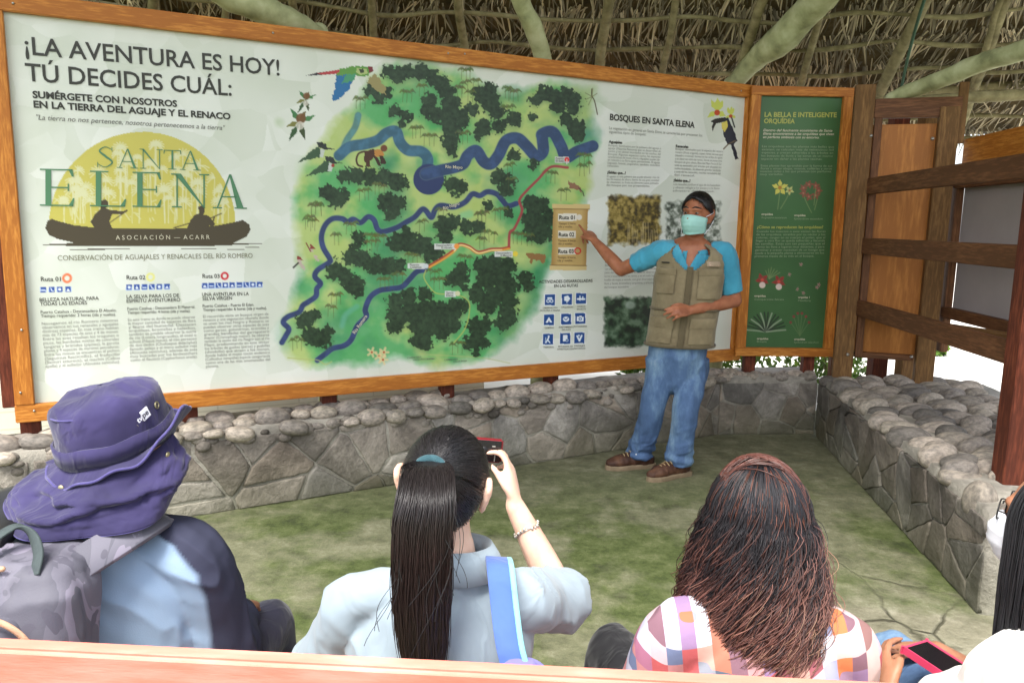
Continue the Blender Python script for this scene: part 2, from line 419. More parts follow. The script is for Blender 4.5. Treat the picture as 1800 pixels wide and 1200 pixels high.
def cobble(par, c, r, yaw, tilt=(0, 0)):
    o = bpy.data.objects.new('cobble', COB[random.randrange(len(COB))]); COL.objects.link(o)
    o.location = Vector([float(x) for x in c]); o.scale = r; o.rotation_euler = (tilt[0], tilt[1], yaw); return parent(o, par)

WALL_H = .45
dl = nrm(WL1 - WL0); nl = np.array([dl[1], -dl[0]])         # towards the room
backL = WL0 - nl * .40; backC = WL1 - nl * .40 + dl * .05
left_wall = thing('stone_wall', (*((WL0 + WL1) / 2), 0), 'long low wall of grey flagstones and mortar topped with cobbles, under the map board', 'stone wall')
core([WL0 + nl * 0, WL1, WL2, WL2 + np.array([.1, .45]), backC, backL], WALL_H - .015, 3, 'mortar_bed', left_wall)
gs = Geo(); tint = []
for a, b, sz, sd_, n_ in ((WL0, WL1, .27, 21, nl), (WL1, WL2, .24, 5, nrm(np.array([.087, -.996])))):
    g1, t1 = facing(a, b, WALL_H - .055, sz, sd_, n_); gs.add(g1.v, g1.f); tint.append(t1)
me = gs.mesh('flagstone_facing'); set_col(me, np.vstack(tint)); link('flagstone_facing', me, M['flag'], left_wall)
# cobbles bedded along the top
L = np.linalg.norm(WL1 - WL0); cnt = 0
for row, (off, zz, ra, p) in enumerate(((.002, .418, .066, .85), (-.125, .445, .080, 1), (-.27, .438, .07, 1))):
    s = 1.35 + .05 * row
    while s < L - .02:
        a = ra * (.65 + .7 * random.random()); s += a * .95
        if random.random() < p and cnt < 88:
            xy = WL0 + dl * s + nl * (off + random.uniform(-.03, .03))
            cobble(left_wall, (*xy, zz + random.uniform(-.012, .012)), (a, a * random.uniform(.6, .85), a * random.uniform(.42, .6)), math.atan2(dl[1], dl[0]) + random.uniform(-.5, .5), (random.uniform(-.2, .2), random.uniform(-.15, .15))); cnt += 1
        s += a * .95

for k in range(11):
    s = .05 + .07 * k; o_ = (.03, .16, .10)[k % 3]; xy = WL1 + (WL2 - WL1) * min(1, s / .75) + np.array([0, 1]) * o_; a = random.uniform(.045, .08)
    cobble(left_wall, (*xy, .432), (a, a * random.uniform(.6, .9), a * random.uniform(.45, .6)), random.uniform(-.6, .6), (random.uniform(-.2, .2), random.uniform(-.15, .15)))
r_ = np.random.default_rng(6); g = Geo(); pb = []
for k in range(150):
    s = r_.uniform(1.0, L - .05); zz = WALL_H - r_.uniform(.005, .10); a = r_.uniform(.012, .045); c = WL0 + dl * s + nl * r_.uniform(-.012, .012); n0 = len(g.v)
    ax_ = np.array([[dl[0], dl[1], 0], [nl[0], nl[1], 0], [0, 0, 1.]]); g.ell((*c, zz), (a, a * .55, a * r_.uniform(.5, .8)), ax_, 12, 8); pb += [(np.ones(3) * r_.uniform(.55, 1.15))] * (len(g.v) - n0)
me = g.mesh('bedded_pebbles'); set_col(me, np.array(pb)); tag(link('bedded_pebbles', me, M['flag'], left_wall), kind='stuff')

# right wall, wider and topped with long river stones laid across
dr_ = nrm(WR - WL2); nr = np.array([dr_[1], -dr_[0]])        # towards the room is -x
if nr[0] > 0: nr = -nr
right_wall = thing('stone_wall', (*((WL2 + WR) / 2 + np.array([.5, 0])), 0), 'wide stone wall on the right paved with long smooth river stones, rough cut end', 'stone wall')
RW = 1.15
oR = WR - nr * RW; oL = WL2 - nr * RW
core([WR, WL2 + np.array([.012, -.05]), oL, oR], WALL_H - .01, 8, 'mortar_bed', right_wall)
g1, t1 = facing(WL2 + np.array([0, -.03]), WR, WALL_H - .05, .23, 14, nr, rise=.007, gap=.003, relax=1.3)
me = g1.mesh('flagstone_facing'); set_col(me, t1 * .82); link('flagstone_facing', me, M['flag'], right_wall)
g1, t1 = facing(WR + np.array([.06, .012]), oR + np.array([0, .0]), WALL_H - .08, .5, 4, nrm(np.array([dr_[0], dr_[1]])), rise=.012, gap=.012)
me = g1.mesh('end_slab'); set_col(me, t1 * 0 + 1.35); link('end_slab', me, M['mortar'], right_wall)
Lr = np.linalg.norm(WR - WL2); cnt = 0
for row in range(6):
    s = .05 + .05 * (row % 2)
    while s < Lr - .06:
        b = random.uniform(.046, .072); s += b * 1.0; a = random.uniform(.080, .122)
        xy = WL2 + dr_ * s - nr * (.10 + row * .205 + random.uniform(-.04, .04))
        if cnt < 99 and not (s > Lr - .38 and row < 2):
            cobble(right_wall, (*xy, .435 + random.uniform(-.01, .02)), (a, b, random.uniform(.045, .065)), math.atan2(nr[1], nr[0]) + random.uniform(-.45, .45), (random.uniform(-.1, .3), random.uniform(-.12, .12))); cnt += 1
        s += b * 1.0
for px, py, r_ in ((1690, 842, (.13, .06, .05)), (1722, 880, (.055, .07, .085)), (1778, 905, (.05, .05, .06))):
    p = on_z(px, py, .42); cobble(right_wall, p, r_, .3 if r_[0] > .1 else .1, (.1, .15))

# small hall wall behind, whitewashed block
m, nt, b = new_mat('whitewashed_block'); v = coords(nt)
br = node(nt, 'ShaderNodeTexBrick', {'Vector': coords(nt, (1, 1, 1), rot=(PI / 2, 0, 0)), 'Color1': (*lin((236, 232, 214)), 1), 'Color2': (*lin((228, 224, 205)), 1), 'Mortar': (*lin((214, 210, 190)), 1), 'Scale': 1.0, 'Mortar Size': .006, 'Brick Width': .6, 'Row Height': .12})
nt.links.new(br.outputs[0], b.inputs['Base Color']); b.inputs['Roughness'].default_value = .9
h = node(nt, 'ShaderNodeMath', {0: noise(nt, v, 14, 6), 1: .6}, operation='MULTIPLY_ADD'); nt.links.new(br.outputs[1], h.inputs[2]); h.inputs[1].default_value = .8
bumped(nt, b, h.outputs[0], .3, .01); M['cream'] = m
hh = np.array([.89, .455]); hn = np.array([-.455, .89])
hall = thing('outbuilding', (-4.2, 5.1, 0), 'whitewashed block building behind the left end of the map board', 'building')
g = Geo(); g.box((-4.0, 0, -.05), (3.1, .2, 3.0)); w_ = g.build('wall', M['cream'], None, smooth=False)
w_.location = (-3.0, 5.2, 0); w_.rotation_euler = (0, 0, math.atan2(hh[1], hh[0])); parent(w_, hall)
g = Geo(); g.box((-4.2, -.12, 3.0), (3.3, 2.6, 3.12)); w_ = g.build('roof', M['darkwood'], None, smooth=False)
w_.location = (-3.0, 5.2, 0); w_.rotation_euler = (0, 0, math.atan2(hh[1], hh[0])); parent(w_, hall)
for xa in (-4.0, 2.9):
    g = Geo(); g.box((xa, .2, -.05), (xa + .2, 2.4, 3.0)); w_ = g.build('side_wall', M['cream'], None, smooth=False)
    w_.location = (-3.0, 5.2, 0); w_.rotation_euler = (0, 0, math.atan2(hh[1], hh[0])); parent(w_, hall)
# ------------------------------------------------------------------ boards: planes
PN = np.array([-.455, .89, 0.]); PN /= np.linalg.norm(PN); PH = np.array([PN[1], -PN[0], 0]); PD = 4.43
def pl(px, py, off=0):               # a pixel on the main board's plane; off = towards the room
    r = ray(px, py); return CAM + r * ((PD - off) / (PN @ r))
ON = nrm(np.array([-.03, 1, 0])); OH = np.array([ON[1], -ON[0], 0]); OD = ON @ np.array([1.80, 5.80, 0])
def ol(px, py, off=0):
    r = ray(px, py); return CAM + r * ((OD - off) / (ON @ r))
def beam(name, p0, p1, w, t, up, m, par, bev=.004, shift=(0, 0)):
    """a plank from p0 to p1, width w along up, thickness t; local X runs along it"""
    p0, p1 = np.asarray(p0, float), np.asarray(p1, float); L = np.linalg.norm(p1 - p0); x = (p1 - p0) / L
    z = np.asarray(up, float); z = nrm(z - x * (z @ x)); y = np.cross(z, x)
    bm = bmesh.new(); bmesh.ops.create_cube(bm, size=1)
    for v in bm.verts: v.co = Vector((v.co.x * L, v.co.y * t, v.co.z * w))
    if bev: bmesh.ops.bevel(bm, geom=list(bm.edges), offset=min(bev, w * .2, t * .2), segments=3, affect='EDGES')
    me = bpy.data.meshes.new(name); bm.to_mesh(me); bm.free()
    o = link(name, me, m, None, False); c = (p0 + p1) / 2 + y * shift[0] + z * shift[1]
    mm = Matrix.Identity(4)
    for i in range(3): mm[i][0] = x[i]; mm[i][1] = y[i]; mm[i][2] = z[i]; mm[i][3] = c[i]
    o.matrix_basis = mm; return parent(o, par)
Z = np.array([0, 0, 1.])

# ------------------------------------------------------------------ painting on a print: grids with a colour per vertex
def inpoly(x, y, P):
    r = np.zeros(x.shape, bool); n = len(P)
    for i in range(n):
        (x1, y1), (x2, y2) = P[i], P[(i + 1) % n]
        if y1 == y2: continue
        c = ((y1 > y) != (y2 > y)) & (x < (x2 - x1) * (y - y1) / (y2 - y1) + x1); r ^= c
    return r
def dist_line(x, y, P):
    d = np.full(x.shape, 1e9)
    for (x1, y1), (x2, y2) in zip(P[:-1], P[1:]):
        dx, dy = x2 - x1, y2 - y1; t = np.clip(((x - x1) * dx + (y - y1) * dy) / (dx * dx + dy * dy + 1e-9), 0, 1)
        d = np.minimum(d, np.hypot(x - x1 - t * dx, y - y1 - t * dy))
    return d
class Paint:
    def __init__(s, x, y, base): s.x, s.y = x, y; s.c = np.zeros(x.shape + (3,)) + np.asarray(base, float)
    def mix(s, a, col, idx=None):
        a = np.clip(a, 0, 1)[..., None]; col = np.asarray(col, float)
        if idx is None: s.c = s.c * (1 - a) + col * a
        else: s.c[idx] = s.c[idx] * (1 - a) + col * a
    def win(s, x0, y0, x1, y1): return np.nonzero((s.x >= x0) & (s.x <= x1) & (s.y >= y0) & (s.y <= y1))
    def line(s, P, w, col, soft=1.0, alpha=1.0, smooth=0):
        P = catmull(P, smooth)[:, :2] if smooth else np.asarray(P, float)
        i = s.win(P[:, 0].min() - w - 4, P[:, 1].min() - w - 4, P[:, 0].max() + w + 4, P[:, 1].max() + w + 4)
        d = dist_line(s.x[i], s.y[i], P); s.mix(np.clip((w / 2 - d) / soft + .5, 0, 1) * alpha, col, i)
    def poly(s, P, col, alpha=1.0, jit=0):
        P = np.asarray(P, float); i = s.win(*(P.min(0) - 3), *(P.max(0) + 3)); x, y = s.x[i], s.y[i]
        if jit: x = x + jit * (vnoise(x * .3, y * .3, s=4) - .5); y = y + jit * (vnoise(x * .3, y * .3, s=9) - .5)
        s.mix(inpoly(x, y, P) * alpha, col, i)
    def disc(s, cx, cy, r, col, alpha=1.0, ry=None, soft=1.0):
        ry = ry or r; i = s.win(cx - r - 3, cy - ry - 3, cx + r + 3, cy + ry + 3)
        d = np.hypot((s.x[i] - cx) / r, (s.y[i] - cy) / ry); s.mix(np.clip((1 - d) * r / soft + .5, 0, 1) * alpha, col, i)
    def ring(s, cx, cy, r, w, col):
        i = s.win(cx - r - w, cy - r - w, cx + r + w, cy + r + w); d = np.abs(np.hypot(s.x[i] - cx, s.y[i] - cy) - r); s.mix(np.clip(w / 2 - d + .5, 0, 1), col, i)
def z3(P): return [(470 + x / 3.051, 80 + y / 3.051) for x, y in P]
def z4(P): return [(470 + x / 3.051, 360 + y / 3.051) for x, y in P]
def z2(P): return [(x / 3.242, 350 + y / 3.242) for x, y in P]
def z5(P): return [(930 + x / 4, 100 + y / 4) for x, y in P]

def crumple(p, cols, n, amp, seed, x0, y0, x1, y1):
    """folded-paper facets of the printed background"""
    r = np.random.default_rng(seed); S = np.stack([r.uniform(x0, x1, n), r.uniform(y0, y1, n)], 1); d = np.full(p.x.shape, 1e9); k = np.zeros(p.x.shape, int)
    wx = p.x + 30 * (vnoise(p.x * .02, p.y * .02, s=seed) - .5); wy = (p.y + 30 * (vnoise(p.x * .02, p.y * .02, s=seed + 1) - .5)) * 1.25
    for i, (sx, sy) in enumerate(S):
        q = (wx - sx) ** 2 + (wy - sy * 1.25) ** 2; m = q < d; d[m] = q[m]; k[m] = i
    t = r.random(n); g = r.uniform(-1, 1, (n, 2))
    v = t[k] * .65 + .35 * np.clip(.5 + ((p.x - S[k, 0]) * g[k, 0] + (p.y - S[k, 1]) * g[k, 1]) / 60, 0, 1)
    v = v * .7 + .3 * fbm(p.x * .015, p.y * .015, s=seed + 3)
    a, b = np.asarray(cols[0], float), np.asarray(cols[1], float); p.c = a + (b - a) * (.5 + (v[..., None] - .5) * amp)
def palm(p, x, y, h, seed, col=(86, 98, 54)):
    r = random.Random(seed); n = r.choice((2, 3, 3))
    for t in range(n):
        cx, cy = x + (t - (n - 1) / 2) * h * .42 + r.uniform(-1, 1), y + r.uniform(-h * .12, h * .12)
        p.line([(cx, cy), (cx + r.uniform(-1, 1), cy + h * .95)], 1.0, (84, 90, 54), 1, .6)
        for k in range(9):
            a = -PI + PI * k / 8 + r.uniform(-.15, .15); q = h * .36 * r.uniform(.8, 1.1)
            p.line([(cx, cy), (cx + math.cos(a) * q * .6, cy + math.sin(a) * q * .7), (cx + math.cos(a) * q, cy + math.sin(a) * q * .5 + q * .35)], 1.5, [c + r.uniform(-14, 22) for c in col], 1.0, .7)

def paint_map(px, py):
    p = Paint(px, py, (208, 212, 198)); crumple(p, ((192, 199, 182), (230, 232, 227)), 420, .85, 5, -20, -20, 1330, 740)
    x, y = px, py
    # watercolour ground of the map
    R = [(628, 178), (585, 225), (556, 262), (530, 310), (519, 380), (523, 440), (528, 480), (506, 540), (492, 600), (505, 632), (560, 648), (640, 640), (700, 628), (770, 645), (850, 632), (905, 598), (940, 545), (958, 490), (985, 440), (1020, 380), (1040, 330), (1046, 230), (1040, 160), (990, 140), (930, 152), (880, 160), (840, 140), (800, 122), (740, 118), (680, 112), (655, 140)]
    d = dist_line(x, y, R + R[:1]); sd_ = np.where(inpoly(x, y, R), d, -d) + 26 * (fbm(x * .02, y * .02, s=31) - .5) + 10 * (fbm(x * .09, y * .09, s=33) - .5)
    n1 = fbm(x * .012, y * .016, s=41); n2 = fbm(x * .05, y * .05, s=43)
    yel = np.array((166, 188, 98.)); grn = np.array((66, 158, 82.)); dkg = np.array((44, 126, 76.))
    t = np.clip((n1 - .40) * 4 + .9 * (n2 - .5), 0, 1)[..., None]; col = yel * (1 - t) + grn * t
    t2 = np.clip((fbm(x * .01 + 7, y * .012, s=47) - .55) * 4, 0, 1)[..., None]; col = col * (1 - t2) + dkg * t2
    p.mix(np.clip((sd_ + 9) / 20, 0, 1) * (.82 + .25 * (n2 - .5)), col)
    for cx, cy, r, c in ((1020, 175, 40, (122, 160, 110)), (1030, 235, 26, (70, 130, 130)), (735, 130, 45, (120, 160, 120)), (510, 585, 30, (96, 160, 130)), (540, 300, 25, (150, 190, 120)), (490, 215, 10, (170, 190, 150))):
        i = p.win(cx - 2 * r, cy - 2 * r, cx + 2 * r, cy + 2 * r); q = np.hypot(x[i] - cx, y[i] - cy) / r + .7 * (fbm(x[i] * .05, y[i] * .05, s=51) - .5); p.mix(np.clip(1.2 - q, 0, 1) * .5, c, i)
    # lagoons, lower mist
    p.line(z4([(400, 650), (420, 590), (480, 545)]), 9, (104, 170, 150), 5, .6, 20); p.line(z4([(1050, 60), (1085, 50)]), 14, (110, 190, 150), 6, .5)
    # rivers
    blue = np.array((46, 58, 100.)); 
    def river(P, w, c=blue, a=.95):
        P = catmull(P, len(P) * 7); wv = P[:, :2]
        p.line(wv, w + 2.5, (120, 150, 140), 2.0, .45); p.line(wv, w, c, 1.3, a); i = p.win(wv[:, 0].min() - w, wv[:, 1].min() - w, wv[:, 0].max() + w, wv[:, 1].max() + w); dd = dist_line(p.x[i], p.y[i], wv); tx = fbm(p.x[i] * .09, p.y[i] * .09, s=77); p.mix(np.clip((w / 2 - dd) / 1.3, 0, 1) * np.clip((tx - .42) * 1.6, 0, .45), c * 1.35 + 8, i)
    river(z3([(400, 580), (425, 510), (470, 440), (487, 375)]), 11, np.array((64, 110, 120.)), .7)
    river(z3([(385, 590), (440, 545), (520, 530), (590, 510), (640, 470), (690, 462), (712, 520), (755, 562), (825, 570), (860, 610), (850, 680)]), 19, np.array((54, 92, 116.)))
    p.disc(*z3([(865, 718)])[0], 27, blue); 
    river(z3([(850, 690), (920, 672), (1000, 655), (1050, 635), (1075, 590), (1120, 565), (1160, 622), (1200, 635), (1240, 588), (1280, 512), (1340, 498), (1390, 540), (1440, 592), (1478, 570), (1475, 500), (1475, 475), (1530, 465), (1575, 540), (1602, 600), (1660, 570), (1745, 540)]), 20, np.array((46, 66, 104.)))
    river(z3([(1335, 848), (1290, 860), (1260, 830), (1230, 797), (1180, 785), (1140, 805), (1100, 797), (1060, 840), (1000, 866), (930, 858), (900, 880), (880, 922), (850, 886), (828, 880), (790, 920), (740, 950), (690, 978), (620, 998), (590, 984), (572, 936), (540, 919), (500, 950), (460, 932), (430, 945), (400, 929), (350, 929), (310, 964), (290, 1024), (300, 1084), (335, 1144), (330, 1164), (270, 1204), (255, 1240), (285, 1275), (265, 1304), (260, 1344), (220, 1374), (190, 1394), (170, 1429), (110, 1454), (85, 1484), (115, 1519), (100, 1554), (78, 1592)]), 9.2)
    river(z4([(845, 348), (800, 360), (762, 400), (720, 440), (660, 450), (600, 460), (552, 495), (525, 560), (530, 600), (482, 650), (450, 722), (410, 755), (350, 770), (310, 800), (268, 832)]), 9.5)
    p.line(z4([(110, 820), (200, 828), (270, 832), (310, 855), (345, 840)]), 2, (170, 180, 110), 1.2, .8, 20); p.line(z4([(820, 800), (1000, 810), (1150, 820), (1300, 848)]), 1.6, (172, 182, 120), 1, .7, 20)
    # wood masses
    r = np.random.default_rng(3)
    C3 = [(650, 140, 35), (700, 160, 45), (760, 140, 40), (820, 145, 45), (880, 170, 40), (930, 200, 45), (960, 250, 45), (980, 310, 50), (870, 300, 45), (860, 350, 40), (910, 370, 45), (980, 380, 60), (1040, 390, 45), (990, 450, 50), (980, 520, 45), (990, 570, 30), (1100, 340, 35), (1150, 260, 50), (1190, 250, 45), (1200, 310, 50), (1230, 360, 45), (1240, 430, 40), (1160, 440, 45), (1130, 480, 30), (1320, 400, 45), (560, 240, 35), (600, 280, 35), (640, 250, 30), (680, 350, 35), (740, 380, 35), (720, 410, 25), (1440, 290, 35), (1480, 260, 40), (1540, 270, 45), (1600, 270, 45), (1650, 290, 40), (1560, 330, 40), (1640, 340, 40), (1600, 390, 35), (1660, 440, 45), (1670, 490, 30), (1420, 380, 25), (420, 700, 40), (480, 700, 45), (550, 705, 45), (620, 710, 45), (690, 735, 45), (730, 740, 30), (320, 790, 40), (370, 820, 50), (410, 800, 30), (640, 840, 50), (690, 850, 50), (670, 900, 40), (990, 740, 40), (1030, 760, 40), (1010, 790, 25), (1240, 700, 40), (1290, 730, 40), (1280, 770, 40), (1180, 860, 30), (1300, 900, 25), (1410, 850, 45), (1460, 860, 50), (1430, 930, 60), (1500, 930, 50), (1440, 1000, 60), (1490, 1000, 45), (1320, 590, 30), (1430, 640, 28)]
    C4 = [(740, 150, 30), (700, 200, 50), (760, 200, 55), (830, 220, 50), (890, 260, 50), (860, 280, 30), (950, 110, 50), (990, 90, 40), (950, 170, 40), (1070, 120, 40), (1130, 120, 40), (490, 180, 40), (470, 220, 25), (450, 280, 45), (510, 290, 50), (580, 320, 55), (650, 330, 50), (710, 320, 35), (360, 360, 45), (420, 390, 45), (470, 430, 50), (480, 470, 25), (370, 290, 15), (990, 400, 40), (1040, 340, 35), (1030, 390, 45), (1060, 440, 25), (1150, 330, 50), (1220, 320, 50), (1290, 320, 40), (1180, 400, 60), (1260, 400, 60), (1310, 440, 40), (1130, 480, 50), (1220, 490, 60), (1290, 510, 50), (1180, 540, 50), (1290, 590, 50), (1260, 640, 40), (1380, 400, 40), (1400, 430, 35), (690, 520, 50), (760, 490, 45), (840, 480, 40), (700, 600, 60), (780, 570, 60), (860, 570, 60), (930, 580, 60), (1000, 560, 55), (1040, 540, 40), (680, 650, 40), (820, 640, 60), (900, 640, 60), (980, 640, 50), (820, 720, 50), (850, 750, 35), (940, 700, 30), (1110, 640, 40), (1160, 640, 40), (1130, 680, 40), (1100, 740, 45), (1150, 740, 35), (1120, 780, 25), (200, 620, 45), (250, 590, 35), (240, 700, 50), (300, 720, 50), (320, 680, 35)]
    CC = [(*z3([(a, b)])[0], c / 2.70) for a, b, c in C3] + [(*z4([(a, b)])[0], c / 2.70) for a, b, c in C4]
    CC.sort(key=lambda q: q[1])
    fr = 26 * (vnoise(x * .16, y * .16, s=61) - .5) * .35 + 22 * (vnoise(x * .38, y * .38, s=63) - .5) * .35
    lf = fbm(x * .22, y * .22, s=65)
    for cx, cy, rr in CC:
        i = p.win(cx - rr * 1.7, cy - rr * 1.6, cx + rr * 1.7, cy + rr * 1.8)
        p.mix(np.clip((rr * 1.25 - np.hypot(x[i] - cx, (y[i] - cy - 3))) / 8, 0, 1) * .28, (70, 110, 70), i)
    for cx, cy, rr in CC:
        i = p.win(cx - rr * 1.5, cy - rr * 1.5, cx + rr * 1.5, cy + rr * 1.5)
        dd = rr * .98 - np.hypot(x[i] - cx, (y[i] - cy) * 1.05) + fr[i]
        c = np.array((44, 62, 44.)) + (lf[i][:, None] - .5) * np.array((34, 44, 30)) + r.uniform(-5, 5)
        p.mix(np.clip(dd / 1.2, 0, 1) * .97, c, i)
    P3 = [(1065, 130), (1060, 200), (1120, 190), (1030, 230), (1290, 225), (1320, 245), (500, 285), (750, 250), (830, 220), (1050, 470), (870, 485), (800, 440), (520, 780), (260, 850), (1300, 640), (1310, 715), (1520, 680), (1700, 590), (1590, 780), (1250, 880), (1150, 900), (230, 920), (1090, 250), (600, 750), (1290, 330), (1700, 640)]
    P4 = [(260, 0), (230, 80), (370, 160), (560, 160), (600, 170), (830, 90), (1140, 55), (1190, 150), (1390, 165), (1060, 280), (900, 360), (700, 370), (370, 480), (340, 550), (630, 400), (160, 720), (1020, 745), (1330, 150), (450, 100), (780, 270), (1150, 180), (920, 400), (560, 200), (930, 20)]
    for k, q in enumerate(z3(P3) + z4(P4)): palm(p, q[0], q[1], 19, k)
    # routes
    p.line(z3([(1610, 655), (1520, 652), (1450, 720), (1390, 780), (1352, 830), (1366, 880), (1350, 930), (1322, 985), (1300, 1004), (1295, 1084)]), 4.6, (158, 66, 70), 1.2, .95, 60)
    R0 = [(1295, 230), (1255, 238), (1200, 240), (1130, 255), (1080, 225), (1030, 213), (1000, 245), (940, 288), (868, 330)]
    p.line(z4(R0), 6.2, (170, 70, 56), 1.2, .95, 60); p.line([(a + .5, b + 1.6) for a, b in z4(R0)], 3.4, (222, 160, 66), 1.2, .95, 60); p.line([(a + .8, b + 1.0) for a, b in z4(R0[1:7])], 1.8, (236, 226, 170), 1.0, .9, 50)
    p.line(z4([(850, 350), (840, 390), (870, 440), (910, 475), (1000, 480), (1060, 500), (1085, 540), (1075, 620), (1050, 680), (1000, 740)]), 2.0, (172, 182, 96), 1.1, .9, 50)
    # place tags
    for (a, b, c, d_), pin, pc in (((895, 210, 1010, 240), (1015, 222), (236, 150, 70)), ((1218, 250, 1315, 280), (1330, 263), (224, 200, 70)), ((752, 312, 845, 343), (850, 328), (200, 206, 208)), ((952, 462, 1010, 494), (1020, 475), (206, 206, 170))):
        (u0, v0), (u1, v1) = z4([(a, b), (c, d_)]); p.poly([(u0, v0), (u1, v0), (u1, v1), (u0, v1)], (214, 216, 214), .95); p.disc(*z4([pin])[0], 4.6, pc)
    (u0, v0), (u1, v1) = z3([(1542, 597), (1618, 630)]); p.poly([(u0, v0), (u1, v0), (u1, v1), (u0, v1)], (206, 208, 204), .95); q = z3([(1606, 612)])[0]; p.disc(*q, 4.2, (214, 50, 50)); p.line([q, (q[0], q[1] + 8)], 1.4, (230, 230, 225))
    # birds, flowers, beasts
    W = p.poly
    W(z3([(205, 163), (260, 148), (385, 132), (385, 152), (280, 160)]), (52, 46, 52)); W(z3([(260, 150), (390, 130), (385, 152), (300, 158)]), (176, 62, 66)); W(z3([(385, 128), (470, 112), (545, 112), (565, 130), (545, 165), (470, 165), (400, 200), (370, 160)]), (96, 148, 66), 1, 4); W(z3([(370, 160), (470, 165), (440, 230), (385, 290), (350, 302), (345, 285), (362, 230)]), (44, 108, 160), 1, 5); W(z3([(420, 160), (475, 150), (470, 185), (400, 205)]), (74, 148, 110), 1, 4); W(z3([(530, 190), (570, 150), (600, 180), (640, 235), (635, 262), (600, 250)]), (150, 140, 92), 1, 5); W(z3([(540, 112), (565, 115), (568, 140), (545, 148)]), (120, 48, 54)); W(z3([(480, 122), (530, 125), (540, 150), (500, 160), (475, 145)]), (170, 186, 120)); W(z3([(490, 128), (515, 126), (520, 145), (500, 150)]), (60, 70, 50))
    for (a, b), sc in (((205, 290), 1.0), ((175, 410), 1.45)):
        for an, ln, c in ((-2.2, 60, (64, 118, 70)), (-.4, 65, (74, 128, 76)), (2.1, 85, (52, 84, 48)), (-1.1, 45, (110, 94, 50)), (1.3, 70, (60, 74, 40)), (2.8, 55, (120, 120, 60))):
            ex, ey = a + math.cos(an) * ln * sc, b + math.sin(an) * ln * sc; nx_, ny_ = -math.sin(an) * 10 * sc, math.cos(an) * 10 * sc; mx_, my_ = (a + ex) / 2, (b + ey) / 2
            W(z3([(a, b), (mx_ + nx_, my_ + ny_), (ex, ey), (mx_ - nx_, my_ - ny_)]), c, 1, 2)
        p.disc(*z3([(a + 5, b - 18)])[0], 6 * sc, (112, 74, 40), .9); p.disc(*z3([(a, b + 20)])[0], 5 * sc, (206, 200, 190), .8)
    for a, b, hd in ((0, 0, (40, 44, 40)), (45, 75, (150, 56, 50))):
        W(z3([(160 + a, 630 + b), (215 + a, 585 + b), (265 + a, 545 + b), (300 + a, 560 + b), (290 + a, 600 + b), (230 + a, 610 + b)]), (60, 86, 62), 1, 3); W(z3([(265 + a, 520 + b), (310 + a, 525 + b), (320 + a, 550 + b), (372 + a, 556 + b), (310 + a, 560 + b), (270 + a, 545 + b)]), (48, 54, 52), 1, 2); W(z3([(285 + a, 555 + b), (310 + a, 560 + b), (300 + a, 600 + b), (280 + a, 600 + b)]), (190, 196, 190), 1, 2); p.disc(*z3([(352 if b else 290, 644 if b else 527)])[0], 3, hd)
    p.line(z3([(510, 650), (485, 640), (478, 610), (490, 580), (520, 570), (545, 575)]), 3.2, (66, 44, 34), 1, 1, 30); W(z3([(520, 575), (560, 558), (600, 560), (625, 580), (605, 605), (590, 595), (560, 610), (545, 640), (560, 655), (535, 652), (520, 620)]), (74, 48, 36), 1, 3); W(z3([(575, 560), (620, 556), (630, 590), (600, 600), (575, 590)]), (186, 130, 66), 1, 3); p.disc(*z3([(625, 552)])[0], 6, (110, 66, 44)); W(z3([(600, 595), (620, 590), (636, 632), (610, 640)]), (58, 40, 32), 1, 2); W(z3([(570, 600), (590, 600), (612, 645), (595, 648)]), (60, 42, 34), 1, 2)
    W(z4([(1385, 262), (1410, 258), (1450, 262), (1490, 268), (1496, 290), (1480, 315), (1470, 312), (1465, 295), (1430, 298), (1418, 318), (1410, 318), (1412, 290), (1390, 278)]), (142, 106, 66), 1, 4)
    W(z3([(1610, 728), (1650, 740), (1680, 765), (1692, 800), (1675, 785), (1650, 770), (1620, 765)]), (140, 104, 80), 1, 4); p.line(z3([(1670, 765), (1692, 785), (1698, 808)]), 1.5, (70, 60, 50))
    for a, b in ((235, 240), (262, 285), (172, 300), (190, 330)): W(z4([(a - 18, b - 20), (a + 4, b - 10), (a + 14, b + 20), (a - 6, b + 16)]), (186, 168, 160), .9, 5)
    for a, b in ((240, 228), (172, 288)): W(z4([(a - 14, b - 20), (a + 8, b - 4), (a + 16, b + 14), (a - 10, b + 4)]), (132, 50, 48), .9, 4)
    p.line(z4([(140, 336), (165, 312)]), 3, (50, 50, 44)); p.line(z4([(208, 205), (232, 250)]), 2, (120, 60, 50))
    for a, b in ((560, 790), (600, 810), (625, 790), (620, 830)):
        for k in range(5): an = k * 1.256; p.line(z4([(a, b), (a + 24 * math.cos(an), b + 24 * math.sin(an))]), 4, (222, 200, 150), 1.5, .8)
        p.disc(*z4([(a, b)])[0], 2, (170, 84, 50))
    p.line(z3([(1740, 235), (1740, 270), (1755, 300), (1770, 370)]), 1.8, (80, 72, 50), 1, 1, 20)
    for e in ((1705, 255), (1708, 290), (1722, 320), (1768, 258), (1745, 230)): p.line(z3([(1742, 275), e]), 1.3, (110, 112, 72), 1, .8)
    # toucan and orchid at the right
    for cx, cy, s_ in ((1322, 385, 1.0), (1418, 410, .62)):
        for an, ln in ((-2.0, 95), (-1.5, 100), (-1.1, 90), (2.6, 80), (.5, 70)):
            ex, ey = cx + math.cos(an) * ln * s_, cy + math.sin(an) * ln * s_; nx_, ny_ = -math.sin(an) * 22 * s_, math.cos(an) * 22 * s_; W(z5([(cx, cy), ((cx + ex) / 2 + nx_, (cy + ey) / 2 + ny_), (ex, ey), ((cx + ex) / 2 - nx_, (cy + ey) / 2 - ny_)]), (198, 206, 96), 1, 2)
